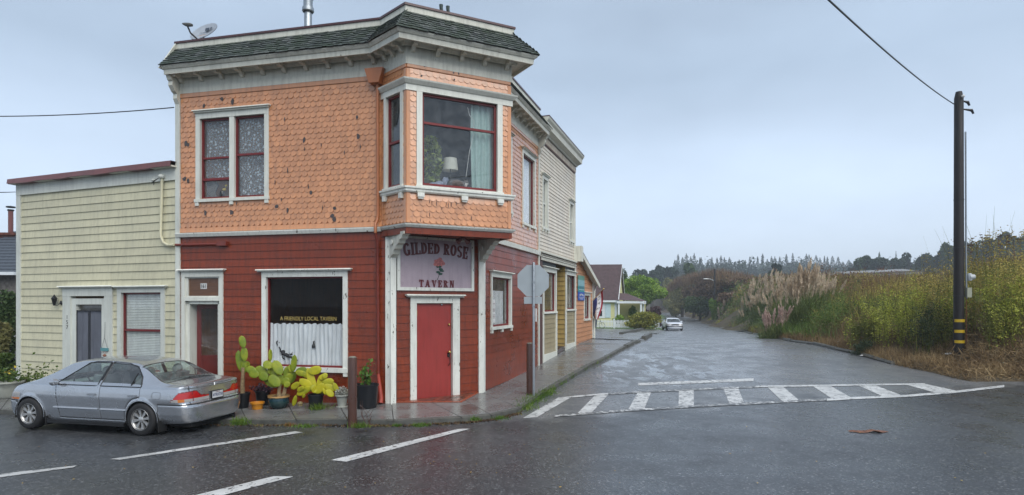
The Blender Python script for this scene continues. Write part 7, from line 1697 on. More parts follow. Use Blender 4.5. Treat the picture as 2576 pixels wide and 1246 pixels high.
# ================================================================ bank, verges and everything that grows
EDGE = [gp(*q) for q in ((3300,1010),(2900,985),(2700,968),(2576,961),(2516,961),(2450,962),(2400,953),(2350,940),(2290,928),(2240,915),(2154,891),(2100,879),(2041,865),(1986,858),(1950,849),(1915,841),(1857,829.5),(1815,822),(1772,807),(1720,791),(1690,787.5),(1664,785.5))]
BANKPOLY = EDGE+[(EDGE[-1][0]+10, 330), (520, 330), (520, EDGE[0][1]-4), (EDGE[0][0]+25, EDGE[0][1]-1.0)]
def np_inpoly(x, y, pl): return in_poly(x, y, pl)
def sdist(x, y, line=EDGE):
    d = np.full(np.shape(x), 1e9)
    for i in range(len(line)-1):
        ax, ay = line[i]; bx, by = line[i+1]; vx, vy = bx-ax, by-ay; t = np.clip(((x-ax)*vx+(y-ay)*vy)/(vx*vx+vy*vy), 0, 1); d = np.minimum(d, np.hypot(x-ax-vx*t, y-ay-vy*t))
    return d
def bank_s(x, y):
    x = np.asarray(x, float); y = np.asarray(y, float); return np.where(np_inpoly(x, y, BANKPOLY), sdist(x, y), -sdist(x, y))
def rise(s, y):
    s = np.maximum(s, 0); f = 1+np.clip((y-32)/40, 0, 1)*1.7
    return (.12*np.minimum(s*3, 1)+.10*np.minimum(s, 1.5)+3.4*(1-np.exp(-np.maximum(s-1.3, 0)/4.2)))*f
def bcap(x, y):
    q = np.clip((x/np.maximum(y, 1)-.70)/.14, 0, 1); q = q*q*(3-2*q); return 1.05+.040*np.minimum(y, 90)+.01*y+2.3*q*np.clip((60-y)/30, 0, 1)
def smin(a, b, k=.6): return -k*np.log(np.exp(-a/k)+np.exp(-b/k))
def hum(x, y): return .10*np.sin(x*1.7+y*.6)*np.sin(y*1.1-x*.4)+.06*np.sin(x*3.9+1)*np.sin(y*3.1)
def bank_z(x, y):
    s = bank_s(x, y); return np.where(s > 0, smin(np.asarray(road_z(x, y))+rise(s, y), bcap(x, y))+hum(x, y)*np.clip(s/2, 0, 1), np.asarray(road_z(x, y))-.25*np.clip(-s*3, 0, 1)-.02)
M['bankearth'] = plain('weedy_earth', (.070,.052,.028), .95, var=.5, vs=1.5)
def bgrid(xs, ys): return grid_mesh('grassy_bank', xs, ys, lambda X, Y: bank_z(X, Y), M['bankearth'], kind='structure')
bgrid(np.concatenate([np.arange(9, 40, .5), np.arange(40, 90, 2.5)]), np.arange(9, 60.01, .5)); bgrid(np.arange(12, 260, 4.0), np.arange(60, 330, 3.0))
# broken kerb stones along the foot of the bank
kp = [gp(*q) for q in ((2350,942),(2240,917),(2154,893),(2100,881),(2041,867),(1986,860),(1950,851),(1915,843),(1857,831))]
ks = make('bank_kerb', G().box(kp[2][0]-.02, kp[2][0]+.02, kp[2][1]-.02, kp[2][1]+.02, -.1, -.05), M['kerb'], kind='structure')
for i in range(1, len(kp)-1):
    L = math.dist(kp[i], kp[i+1]); n = max(1, int(L/1.1))
    for k in range(n):
        if rnd.random() < .18: continue
        a, b = lerp(kp[i], kp[i+1], (k+.03)/n), lerp(kp[i], kp[i+1], (k+.97)/n); za, zb_k = float(road_z(*a)), float(road_z(*b)); h = rnd.uniform(.05, .10)
        make('kerb_stone', G().tube([(a[0]+.1, a[1], za), (a[0]+.1, a[1], za+h*.5), (b[0]+.1, b[1], zb_k+h*.5), (b[0]+.1, b[1], zb_k)], .09, 6), M['kerb'], ks)
# left verge, yard and lawn
LEDGE = [gp(*q) for q in ((1585,872),(1604,865.5),(1625,856),(1662,836),(1673,829))]+[(19.5, 80), (25, 100), (39, 150), (48, 190), (56, 235)]
LP = LEDGE+[(56, 330), (-300, 330), (-300, 26), (2.3, 26)]
def left_z(X, Y):
    s = np.where(np_inpoly(X, Y, LP), sdist(X, Y, LEDGE), -sdist(X, Y, LEDGE)); return np.asarray(road_z(X, Y))+np.where(s > 0, .09+.02*np.minimum(s, 30), -.3)
def yard_mat():
    return M['lawn']
grid_mesh('yard', np.concatenate([np.arange(-60, -12, 4.0), np.arange(-12, 30.1, .5)]), np.arange(25, 66.01, .5), left_z, M['concrete'], kind='structure')
grid_mesh('lawn', np.concatenate([np.arange(-300, -12, 8.0), np.arange(-12, 30, .5), np.arange(30, 64, 2.0)]), np.concatenate([np.arange(66, 90, 1.0), np.arange(90, 330, 5.0)]), left_z, M['lawn'], kind='structure')
M['wetyard'] = M['concrete']
yq = [gp(1482, 857, .09), gp(1588, 870, .09), gp(1661, 836, .09), gp(1652, 829, .09), gp(1470, 829.5, .09)]
def fill_quad(name, P, mat, dz, n=14, kind='structure'):
    V = []; F = []
    for j in range(n+1):
        for i in range(n+1):
            a = lerp(P[0], P[1], i/n); b = lerp(P[3], P[2], i/n); p = lerp(a, b, j/n); V.append((*p, float(left_z(np.array(p[0]), np.array(p[1])))+dz))
    for j in range(n):
        for i in range(n): F.append((j*(n+1)+i, j*(n+1)+i+1, (j+1)*(n+1)+i+1, (j+1)*(n+1)+i))
    return nmesh(name, V, F, mat, smooth=True, kind=kind)
yd0, yd1 = WB.p(t3-.3, -1.2), WB.p(t3-.1, 2.2)
fill_quad('paved_yard', [yd0, yd1, gp(1655, 838, .09), gp(1470, 829.5, .09)], M['concrete'], .03)
for (a, b, h, lab) in ((D2_(1240,905), D2_(1435,845), .28, 0), (D2_(1440,935), D2_(1495,900), .22, 1), (D2_(1290,1000), D2_(1375,955), .14, 2)):
    pa_, pb_ = gp(*a), gp(*b); g = G(); za, zb_k = float(road_z(*pa_)), float(road_z(*pb_)); d = ((pb_[0]-pa_[0]), (pb_[1]-pa_[1])); L = math.hypot(*d); nrm = (-d[1]/L*.2, d[0]/L*.2)
    g.prism([(*pa_, za-.05), (*pb_, zb_k-.05), (*pb_, zb_k+h), (*pa_, za+h)], (*nrm, 0)); make('raised_kerb', g, M['kerb'], kind='structure')
def gz_any(x, y):
    s = float(bank_s(x, y))
    if s > 0: return float(bank_z(x, y))
    if bool(np_inpoly(np.array([x*1.0]), np.array([y*1.0]), LP)[0]): return float(left_z(np.array(x*1.0), np.array(y*1.0)))
    return float(road_z(x, y))
def blob_points(n, c, r, rng_=nr, shell=.55):
    v = rng_.normal(size=(n, 3)); v /= np.linalg.norm(v, axis=1)[:, None]; q = shell+(1-shell)*rng_.uniform(0, 1, (n, 1))**.6; return np.array(c)+v*q*np.array(r)
def crown_points(n, c, r, blobs=14, rng_=nr, bs=.42, flat=.7):
    out = []; ctr = []
    for k in range(blobs):
        v = rng_.normal(size=3); v /= np.linalg.norm(v); q = rng_.uniform(.35, .72); ctr.append(np.array(c)+v*q*np.array(r))
    for k in ctr: s = bs*rng_.uniform(.7, 1.25); out.append(blob_points(n//blobs, k, np.array(r)*s*[1, 1, flat]))
    return np.concatenate(out)
def broad_tree(name, label, px, top, wpx, d, mat, n=5000, leaf=.3, base=None, group=None, blobs=16, trunk=True, cat='tree', hfrac=.78, bark=None, bs=.42):
    x = (px-CX)/FOC*d; z0 = gz_any(x, d); zt = H+(HY-top)*d/FOC; hh = zt-z0; rw = wpx/2*d/FOC; t = thing(name, label, cat, (x, d, z0), group=group)
    cz = zt-hh*hfrac/2; C = crown_points(n, (x, d, cz), (rw, rw, hh*hfrac/2), blobs, bs=bs); C[:, 2] = np.maximum(C[:, 2], z0+.1); V, F = leaf_cards(C, leaf, leaf*.6, droop=.1); nmesh('crown' if trunk else 'foliage', V, F, mat, t)
    if trunk:
        make('trunk', G().tube([(x, d, z0-.3), (x+.05*rw, d, z0+hh*.3), (x, d, zt-hh*.25)], [.035*hh+.05, .028*hh+.03, .008*hh], 8), bark or M['bark'], t)
        for k in range(4): a = k*1.6+rnd.random(); make('limb', G().tube([(x, d, z0+hh*(.25+.08*k)), (x+rw*.5*math.cos(a), d+rw*.5*math.sin(a), z0+hh*(.5+.07*k))], [.014*hh, .005*hh], 6), bark or M['bark'], t)
    else: make('stem', G().tube([(x, d, z0-.1), (x, d, z0+hh*.5)], .03+.01*hh, 6), bark or M['bark'], t)
    return t
M['bark'] = plain('grey_bark', (.05,.04,.03), .9, var=.3)
M['leafgreen'] = foliage('bright_green_foliage', [(.06,.13,.012), (.17,.29,.03), (.32,.42,.06)], .6, .25, .5)
M['leafolive'] = foliage('olive_hedge_foliage', [(.07,.09,.012), (.20,.21,.03), (.36,.33,.06)], .6, .2, 1.5)
M['leafdark2'] = foliage('dark_pine_foliage', [(.008,.02,.012), (.02,.042,.022), (.04,.065,.03)], .7, .1, .15)
M['leafmid'] = foliage('mid_green_foliage', [(.02,.045,.015), (.045,.085,.025), (.08,.12,.035)], .7, .2, .3)
M['willow'] = foliage('bare_russet_thicket', [(.07,.045,.03), (.16,.095,.06), (.20,.15,.07)], .8, .1, .10)
M['willowg'] = foliage('yellow_green_willow', [(.09,.10,.03), (.21,.20,.07), (.28,.26,.12)], .8, .2, .2)
M['purplebush'] = foliage('dark_red_bush', [(.02,.008,.01), (.06,.025,.03), (.10,.05,.05)], .6, .1)
# ---- yellow house with brown roof
hc = (13.0, 74.0); ah = math.radians(16); hx = (-math.cos(ah*.35), math.sin(ah*.35)); hy_ = (math.sin(ah), math.cos(ah))
hz = gz_any(*hc)
house = thing('yellow_house', 'pale yellow house with a steep brown shingle roof and white picket fence', 'house', (hc[0], hc[1], hz))
M['hyellow'] = plain('butter_yellow_clapboard', (.62,.60,.30), .6, var=.05); M['hwhite'] = plain('house_white_trim', (.66,.70,.72), .5, var=.05); M['hshutter'] = plain('pale_blue_shutter', (.50,.62,.66), .5, var=.05)
def hp_(a, b, z): return (hc[0]+hx[0]*a+hy_[0]*b, hc[1]+hx[1]*a+hy_[1]*b, z)
WH, DH = 7.0, 8.0; ze_ = H+(HY-753)*74/FOC; zr_ = H+(HY-666.5)*78/FOC
g = G().prism([hp_(0,0,hz-.5), hp_(WH,0,hz-.5), hp_(WH,0,ze_), hp_(0,0,ze_)], (hy_[0]*DH, hy_[1]*DH, 0)); make('wall', g, M['hyellow'], house)
for k in range(13): 
    zz = hz+.1+k*.26
    if zz < ze_-.1: make('siding_board', G().add([hp_(0,-.001,zz), hp_(WH,-.001,zz), hp_(WH,-.03,zz), hp_(0,-.03,zz), hp_(WH,-.005,zz+.25), hp_(0,-.005,zz+.25)], [(0,1,2,3),(3,2,4,5)]), M['hyellow'], house)
make('gable', G().prism([hp_(0,0,ze_), hp_(0,DH,ze_), hp_(0,DH/2,zr_-.15)], (hx[0]*WH, hx[1]*WH, 0)), M['hyellow'], house)
M['hroof'] = plain('brown_composition_shingle', (.080,.050,.052), .8, var=.22, vs=3)
rf = make('roof', G().prism([hp_(-.25,-.45,ze_-.15), hp_(-.25,DH/2,zr_), hp_(-.25,DH+.45,ze_-.15), hp_(-.25,DH/2,zr_-.25)], (hx[0]*(WH+.6), hx[1]*(WH+.6), 0)), M['hroof'], house)
g = G(); nrow = 26
for r_ in range(nrow):
    f0, f1 = r_/nrow, (r_+1)/nrow; a0, b0_ = hp_(-.27,-.46+(DH/2+.46)*f0, ze_-.12+(zr_-ze_+.15)*f0+.05), hp_(-.27,-.46+(DH/2+.46)*f1, ze_-.12+(zr_-ze_+.15)*f1+.02); ex = (hx[0]*(WH+.64), hx[1]*(WH+.64), 0)
    g.add([a0, tuple(a0[i]+ex[i] for i in range(3)), tuple(b0_[i]+ex[i] for i in range(3)), b0_], [(0,1,2,3)])
make('roof_shingles', g, M['hroof'], rf, kind='stuff')
make('rake_board', G().prism([hp_(-.3,-.45,ze_-.25), hp_(-.3,DH/2,zr_-.22), hp_(-.3,DH/2,zr_+.02), hp_(-.3,-.45,ze_-.02)], (hx[0]*.06, hx[1]*.06, 0)).prism([hp_(-.3,DH+.45,ze_-.25), hp_(-.3,DH/2,zr_-.22), hp_(-.3,DH/2,zr_+.02), hp_(-.3,DH+.45,ze_-.02)], (hx[0]*.06, hx[1]*.06, 0)), M['hwhite'], house)
make('eave_board', G().prism([hp_(-.3,-.46,ze_-.38), hp_(WH+.3,-.46,ze_-.38), hp_(WH+.3,-.46,ze_-.14), hp_(-.3,-.46,ze_-.14)], (hy_[0]*.45, hy_[1]*.45, 0)), M['hwhite'], house)
make('corner_board', G().prism([hp_(-.03,-.05,hz), hp_(.25,-.05,hz), hp_(.25,-.05,ze_-.3), hp_(-.03,-.05,ze_-.3)], (hy_[0]*.1, hy_[1]*.1, 0)), M['hwhite'], house)
wx_ = lambda px: (hc[0]-(px-CX)/FOC*74)/-hx[0]
w0, w1 = wx_(F1_(615,0)[0]), wx_(F1_(480,0)[0]); wz0, wz1 = [H+(HY-F1_(0,q)[1])*74/FOC for q in (880, 635)]
hw = make('window', G().prism([hp_(w0-.35,-.07,wz0-.25), hp_(w1+.35,-.07,wz0-.25), hp_(w1+.35,-.07,wz1+.25), hp_(w0-.35,-.07,wz1+.25)], (hy_[0]*.05, hy_[1]*.05, 0)), M['hwhite'], house)
make('pane', G().prism([hp_(w0,-.09,wz0), hp_(w1,-.09,wz0), hp_(w1,-.09,wz1-.75), hp_(w0,-.09,wz1-.75)], (0,.02,0)), M['dark'], hw); make('pane', G().prism([hp_(w0,-.09,wz1-.55), hp_(w1,-.09,wz1-.55), hp_(w1,-.09,wz1), hp_(w0,-.09,wz1)], (0,.02,0)), M['dark'], hw)
for a, b in ((w0-1.05, w0-.38), (w1+.38, w1+1.05)): make('shutter', G().prism([hp_(a,-.09,wz0-.2), hp_(b,-.09,wz0-.2), hp_(b,-.09,wz1+.15), hp_(a,-.09,wz1+.15)], (0,.05,0)), M['hshutter'], hw)
# porch
zpo = H+(HY-757)*74/FOC
make('porch_roof', G().add([hp_(-3.2,-.6,zpo-.05), hp_(0,-.6,zpo+.1), hp_(0,2.5,zpo+1.0), hp_(-1.0,2.5,zpo+.95), hp_(-3.4,3.2,zpo)], [(0,1,2,3), (0,3,4)]), M['hroof'], house)
make('porch_beam', G().prism([hp_(-3.2,-.55,zpo-.32), hp_(-.05,-.55,zpo-.32), hp_(-.05,-.55,zpo-.05), hp_(-3.2,-.55,zpo-.05)], (hy_[0]*.2, hy_[1]*.2, 0)).prism([hp_(-3.2,-.55,zpo-.4), hp_(-3.3,3.0,zpo-.4), hp_(-3.3,3.0,zpo-.03), hp_(-3.2,-.55,zpo-.05)], (.12, 0, 0)), M['hwhite'], house)
for a, b in ((-2.9,-.45),(-3.0,2.8),(-.2,-.45)): make('porch_post', G().prism([hp_(a,b,hz), hp_(a-.2,b,hz), hp_(a-.2,b,zpo-.3), hp_(a,b,zpo-.3)], (0,.2,0)), M['hwhite'], house)
make('porch_wall', G().prism([hp_(-3.3,3.4,hz), hp_(0,3.4,hz), hp_(0,3.4,zpo), hp_(-3.3,3.4,zpo)], (0,.1,0)), M['hyellow'], house)
make('roof_vent', G().prism([hp_(4.2,1.0,ze_+1.5), hp_(4.7,1.0,ze_+1.5), hp_(4.7,1.0,ze_+1.9), hp_(4.2,1.0,ze_+1.9)], (0,.5,.1)), M['hroof'], house)
# picket fences
def picket(x0, y0, x1, y1, lab, h=1.0):
    L = math.hypot(x1-x0, y1-y0); u = ((x1-x0)/L, (y1-y0)/L); zz = lambda t: gz_any(x0+u[0]*t, y0+u[1]*t)
    t = thing('picket_fence', lab, 'fence', (x0, y0, zz(0)), group='white picket fences'); n = int(L/.165); first = None; P = lambda s, z: (x0+u[0]*s, y0+u[1]*s, z)
    for zr in (.22, .75): make('rail', G().beam(P(0, zz(0)+zr), P(L, zz(L)+zr), .04, .08), M['hwhite'], t)
    me_ = G().prism([(-.045,-.05,.08), (.045,-.05,.08), (.045,-.05,h-.07), (0,-.05,h), (-.045,-.05,h-.07)], (0,.025,0))
    for k in range(n+1):
        if first is None: o = first = make('picket', me_, M['hwhite'], t, local=True)
        else: o = first.copy(); COL.objects.link(o); o.parent = t
        q = P(k*L/n, zz(k*L/n)); o.location = (q[0]-x0, q[1]-y0, q[2]-zz(0)); o.rotation_euler = (0, 0, math.atan2(u[1], u[0]))
    for s in (0, L*.48, L): make('post', G().obox(P(s, zz(s)+.55), (u[0],u[1],0), (-u[1],u[0],0), (0,0,1), .07, .07, .58), M['hwhite'], t)
fA, fB = (1491-CX)/FOC*68.5, (1603-CX)/FOC*68.8
picket(fA, 68.5, fB, 68.8, 'white picket fence in front of the pale yellow house')
picket((1648-CX)/FOC*70, 70, (1660-CX)/FOC*76, 76, 'short piece of white picket fence right of the olive hedge')
bxx = (1494-CX)/FOC*67; bz_ = gz_any(bxx, 67); bn = thing('wheelie_bin', 'dark blue-grey wheeled bin at the left end of the picket fence', 'bin', (bxx, 67, bz_))
M['binblue'] = plain('bin_plastic', (.035,.05,.065), .4)
make('bin_body', G().prism([(bxx-.27,66.8,bz_+.12),(bxx+.27,66.8,bz_+.12),(bxx+.34,66.8,bz_+1.0),(bxx-.34,66.8,bz_+1.0)], (0,.6,0)), M['binblue'], bn); make('lid', G().box(bxx-.37, bxx+.37, 66.72, 67.5, bz_+1.005, bz_+1.08), M['binblue'], bn)
for s in (-.25, .25): make('wheel', G().lathe((0,0,0), [(0,-.03),(.11,-.03),(.11,.03),(0,.03)], 12).xf(Matrix.Translation((bxx+s, 67.35, bz_+.11)) @ Matrix.Rotation(math.pi/2, 4, 'Y')), M['tyre'], bn)
bk = thing('bicycle', 'dark bicycle leaning by the bin in front of the picket fence', 'bicycle', (bxx+.3, 66.2, bz_))
for s in (-.45, .5):
    pts = [(bxx+.3+s+.32*math.cos(a), 66.2, bz_+.33+.32*math.sin(a)) for a in np.linspace(0, 2*math.pi, 19)]; make('wheel', G().tube(pts, .02, 5), M['tyre'], bk)
make('frame', G().tube([(bxx-.15,66.2,bz_+.33),(bxx+.15,66.2,bz_+.8),(bxx+.65,66.2,bz_+.85),(bxx+.8,66.2,bz_+.33)], .02, 5).tube([(bxx+.15,66.2,bz_+.8),(bxx+.3,66.2,bz_+.33),(bxx+.65,66.2,bz_+.85)], .02, 5).tube([(bxx+.62,66.2,bz_+.85),(bxx+.6,66.2,bz_+1.0),(bxx+.4,66.2,bz_+1.02)], .015, 5), M['black_metal'], bk)
# ---- garden shrubs and near trees on the left
broad_tree('hedge', 'large rounded olive green hedge at the right end of the picket fence', 1617, 781, 92, 66.5, M['leafolive'], 9000, .2, blobs=34, trunk=False, cat='hedge', hfrac=.98, bs=.48)
broad_tree('garden_shrub', 'small green shrub behind the fence beside the porch', 1556, 789, 36, 71, M['leafgreen'], 1300, .16, trunk=False, cat='shrub', hfrac=.8)
broad_tree('garden_shrub', 'green climber growing at the right side of the porch', 1592, 762, 24, 76.5, M['leafgreen'], 1500, .2, trunk=False, cat='shrub', hfrac=.9)
broad_tree('garden_shrub', 'dark reddish bush between hedge and street', 1657, 789, 20, 75, M['purplebush'], 1200, .2, trunk=False, cat='shrub', hfrac=.95)
broad_tree('garden_shrub', 'brownish shrub below the round green tree', 1640, 762, 50, 92, M['purplebush'], 2600, .26, trunk=False, cat='shrub', hfrac=.95)
broad_tree('garden_shrub', 'dark bush under the left of the round green tree', 1604, 758, 52, 93, M['purplebush'], 2600, .26, trunk=False, cat='shrub', hfrac=.95)
broad_tree('round_tree', 'bright green dome shaped tree beyond the yellow house', 1615, 684, 142, 96, M['leafgreen'], 22000, .30, blobs=34, hfrac=.72, bs=.42)
broad_tree('narrow_conifer', 'narrow conifer rising just right of the brown roof', 1574, 660, 22, 120, M['leafmid'], 2200, .4, hfrac=.9)
for k in range(3):
    broad_tree('dark_shrub', ('dark ivy covered shrub at the left edge behind the planter', 'mixed green hedge at the far left below the slate roof', 'ferny bush at the far left edge')[k], (8, 14, -6)[k], (880, 705, 790)[k], (60, 90, 60)[k], (18.5, 21.5, 19.5)[k], (M['bushleaf'], M['leafmid'], M['willowg'])[k], 5200, .13, trunk=False, cat='shrub', hfrac=1.0)
# ---- slate roofed house at the far left edge
lx = (14-CX)/FOC*27; lz = gz_any(lx, 27)
lh = thing('slate_house', 'house with a dark slate roof and red brick chimney at the far left edge', 'house', (lx, 29, lz))
zl0, zl1 = H+(HY-688)*27/FOC, H+(HY-585)*30.5/FOC
M['slate'] = plain('dark_slate', (.05,.06,.075), .5, var=.3, vs=6); M['mossroof'] = M['slate']
make('wall', G().box(lx-9, lx+.35, 27.3, 33, lz-.5, zl0), M['oldply'], lh); make('gutter', G().box(lx-9, lx+.5, 26.85, 27.0, zl0-.08, zl0+.06), M['hwhite'], lh)
rfl = make('roof', G().prism([(lx-9, 27, zl0), (lx-9, 30.5, zl1), (lx-9, 34, zl0), (lx-9, 30.5, zl1-.2)], (9.5, 0, 0)), M['slate'], lh)
first = None
for r_ in range(14):
    f = r_/14; n = 12; y_ = 27+3.5*f; z_ = zl0+(zl1-zl0)*f; sl_ = math.hypot(3.5, zl1-zl0)/14
    for k in range(n):
        if first is None: o = first = make('slate', G().add([(-.13,0,.03),(.13,0,.03),(.13,sl_*1.2,.01),(-.13,sl_*1.2,.01),(-.13,0,0),(.13,0,0)], [(0,1,2,3),(4,5,1,0)]), M['slate'], rfl, local=True)
        else: o = first.copy(); COL.objects.link(o); o.parent = rfl
        o.parent = rfl; o.location = (lx+.5-.14-k*.27+(.13 if r_ % 2 else 0)-lx, y_-29, z_-lz+.02); o.rotation_euler = (math.atan2(zl1-zl0, 3.5), 0, 0)
cxl = (27-CX)/FOC*30.3; zc0 = H+(HY-608)*30.3/FOC
M['chimneybrick'] = plain('old_red_chimney_brick', (.11,.035,.022), .8, var=.4, vs=9)
chm = make('chimney', G().box(cxl-.45, cxl+.4, 30.0, 30.6, zl0, zc0+.3).box(cxl-.52, cxl+.47, 29.93, 30.67, zc0+.3, zc0+.42), M['chimneybrick'], lh)
make('flue', G().lathe((cxl, 30.3, zc0+.42), [(.11,0),(.11,1.2)], 12), M['flash2'], chm); make('flue_cap', G().lathe((cxl, 30.3, zc0+1.62), [(.2,.1),(.2,.16),(0,.2),(0,.1)], 12).lathe((cxl, 30.3, zc0+1.55), [(.13,0),(.15,.04),(.13,.08)], 10), M['black_metal'], chm)
# ---- street lamp pole, small conical tree
SLD = 104; sx_ = (1797.8-CX)/FOC*SLD; sz_ = gz_any(sx_, SLD); zt_l = H+(HY-677)*SLD/FOC
sl = thing('street_lamp', 'dark wooden pole with a short lamp arm before the russet thicket', 'street lamp', (sx_, SLD, sz_))
make('pole', G().lathe((sx_, SLD, sz_-.3), [(.17,0),(.15,zt_l-sz_+.3),(0,zt_l-sz_+.32)], 10), M['polewood'], sl); za_ = H+(HY-703)*SLD/FOC
make('arm', G().tube([(sx_, SLD, za_-.3), (sx_-.8, SLD, za_+.05), (sx_-1.1, SLD, za_+.06)], .05, 6), M['metal'], sl); make('lamp_head', G().ball((sx_-1.5, SLD, za_+.06), .5, .2, .11), M['offwhite'], sl, smooth=True)
wire((sx_, SLD, zt_l-1.3), (-30, 112, zt_l-2.4), .8, .022, 'pale wire strung from the street lamp pole towards the houses')
def conifer_mesh(n, leaf, mat, name='crown', seed=0, layers=12, lean=1.0):
    r = np.random.default_rng(seed); f = r.uniform(0, 1, n)**1.25; lay = np.floor(f*layers)/layers; rr = (1-f)**.85*(.55+.45*(1-(f*layers-np.floor(f*layers)))); rr *= r.uniform(.3, 1, n)**.5*(1+.3*np.sin(3*f*6.28+seed))
    a = r.uniform(0, 6.28, n); gap = r.uniform(.85, 1.1, n); P = np.stack([rr*np.cos(a)*gap, rr*np.sin(a)*gap, .06+.94*f-rr*.10], 1)
    d = np.stack([np.cos(a), np.sin(a), -.35*np.ones(n)], 1)+r.normal(0, .35, (n, 3)); d /= np.linalg.norm(d, axis=1)[:, None]; b = np.cross(d, r.normal(size=(n, 3))); b /= np.linalg.norm(b, axis=1)[:, None]
    return P, d, b
def conifer(label, px, top, wpx, d, mat, n=900, leafpx=6, seed=0, group=None, base=None, name='conifer'):
    x = (px-CX)/FOC*d; z0 = base if base is not None else gz_any(x, d); zt = H+(HY-top)*d/FOC; R_ = wpx/2*d/FOC; h = zt-z0; P, dr, b = conifer_mesh(n, 0, mat, seed=seed); lfk = (1-.62*np.clip(P[:, 2:3], 0, 1)); lf = leafpx*d/FOC
    C = P*[R_, R_, h]; lf = lf*lfk; V = np.stack([C-dr*lf/2, C+b*lf*.22, C+dr*lf/2, C-b*lf*.22], 1).reshape(-1, 3); i = np.arange(n)*4; t = thing(name, label, 'tree', (x, d, z0), group=group); nmesh('crown', V, np.stack([i, i+1, i+2, i+3], 1), mat, t, shift=False)
    make('trunk', G().tube([(0, 0, -.5), (0, 0, h*.97)], [.02*h+.05, .003*h], 6), M['bark'], t, local=True); return t
broad_tree('conical_tree', 'small bright green conical tree at the foot of the street lamp pole', 1797, 736, 24, 99, M['leafgreen'], 5000, .22, blobs=12, trunk=False, hfrac=1.0, bs=.5)
# ---- far hill and wood
def hill_z(X, Y):
    f = np.clip((Y-300)/140, 0, 1); f = f*f*(3-2*f); g_ = np.clip((X-40)/60, 0, 1); return -1.0+12.5*f*(.4+.6*g_)*(1+.12*np.sin(X*.03)) - 1.5*(1-f)
grid_mesh('hill', np.arange(-500, 900, 14.0), np.arange(300, 760, 12.0), hill_z, M['leafmid'], kind='structure')
tops = [(1697,655),(1706,642),(1716,648),(1727,637),(1738,649),(1748,640),(1758,651),(1766,645),(1779,652),(1790,647),(1801,650),(1812,639),(1822,650),(1834,647),(1848,653),(1862,648),(1874,655),(1886,648),(1896,652),(1907,642),(1918,640),(1930,648),(1942,641),(1952,650),(1964,646),(1978,640),(1992,636),(2004,652),(2015,650),(2027,642),(2038,644),(2050,640),(2060,648),(2072,644),(2084,645),(2096,642),(2106,648),(2118,655),(2128,662),(2136,650),(2146,668),(2156,664)]
sides = ('tall spire at the left end of the misty far wood', 'spire topped conifer in the misty far wood')
for k, (px, tp) in enumerate(tops):
    d = 400+rnd.uniform(-40, 40); x = (px-CX)/FOC*d; conifer('misty blue-green conifer standing in the far wood beyond the thicket', px+rnd.uniform(-3, 3), tp+rnd.uniform(-5, 6), rnd.uniform(44, 84), d, M['leafdark2'], 1300, 7, k % 9, group='conifers of the misty far wood', base=float(hill_z(np.array(x), np.array(d)))-1)
V_ = []
for k in range(420):
    px = rnd.uniform(1700, 2330); d = rnd.uniform(330, 400); x = (px-CX)/FOC*d; z0 = float(hill_z(np.array(x), np.array(d))); zt = H+(HY-rnd.uniform(640, 670))*d/FOC; V_.append(crown_points(150, (x, d, (z0+zt)/2), (6, 6, max(2, (zt-z0)/2)), 5))
C = np.concatenate(V_); V, F = leaf_cards(C, 1.7, 1.0); props(nmesh('far_wood', V, F, M['leafdark2']), 'misty mass of trees filling the far wood below the conifer tops', 'wood', None, 'stuff')
labs = ['broad dark pine left of the misty wood', 'rounded pine in the middle of the left clump', 'tallest spreading pine of the left clump', 'low pine at the right of the left clump']
for k, (px, tp, w, d) in enumerate(((1612,665,52,230), (1640,660,60,225), (1668,654,56,230), (1693,668,44,235))): broad_tree('dark_pine', labs[k], px, tp, w, d, M['leafdark2'], 3800, 1.0, blobs=12, hfrac=.7, group='dark pines beyond the yellow house')
broad_tree('dark_pine', 'dark spreading cypress in front of the misty wood left of the thicket', 1727, 660, 52, 180, M['leafmid'], 3600, .8, blobs=12, hfrac=.6)
broad_tree('dark_pine', 'dark rounded cypress poking up behind the pampas grass', 1953, 661, 34, 150, M['leafdark2'], 3200, .7, blobs=10, hfrac=.75)
broad_tree('roundish_tree', 'hazy grey green tree behind the dome shaped tree', 1690, 690, 60, 190, M['willowg'], 3000, .8, blobs=12, hfrac=.9)
# ---- russet willow thicket beside the road
for k, (px, tp, w, d, mt) in enumerate(((1692,722,60,165,'willowg'),(1716,700,64,150,'willowg'),(1745,690,76,135,'willow'),(1778,684,80,122,'willow'),(1815,682,84,112,'willow'),(1850,690,72,108,'willow'),(1760,735,80,118,'leafmid'),(1700,750,50,150,'willowg'),(1835,728,70,98,'willow'),(1880,700,60,120,'willow'))):
    broad_tree('willow_bush', ('yellowish willow at the far left end of the roadside thicket','pale yellow-green willow near the left end of the thicket','russet willow behind the bend of the road','tall russet willow left of the street lamp','tall russet willow right behind the street lamp','russet willow right of the street lamp','green bush at the foot of the russet thicket','low yellow-green bush where the road bends away','low russet bush between lamp and pampas grass','russet willow rising behind the pampas grass')[k],
               px, tp, w, d, M[mt], 5200, .36, blobs=20, cat='bush', hfrac=.97, bs=.40, group='bushes of the roadside thicket')
# twiggy fringe of the thicket
P = []
for k in range(5200):
    px = rnd.uniform(1672, 1905); d = np.interp(px, [1670,1700,1800,1905], [165,150,114,118])+rnd.uniform(-6, 6); x = (px-CX)/FOC*d; top = np.interp(px, [1670,1700,1745,1800,1850,1905], [735,702,690,682,688,700])+rnd.uniform(-3, 14); P.append((x, d, H+(HY-top)*d/FOC-1.1))
V, F = blades(np.array(P), 1.5, .09, .35); props(nmesh('thicket_twigs', V, F, M['willow']), 'bare russet twigs fringing the top of the roadside thicket', 'twigs', None, 'stuff')
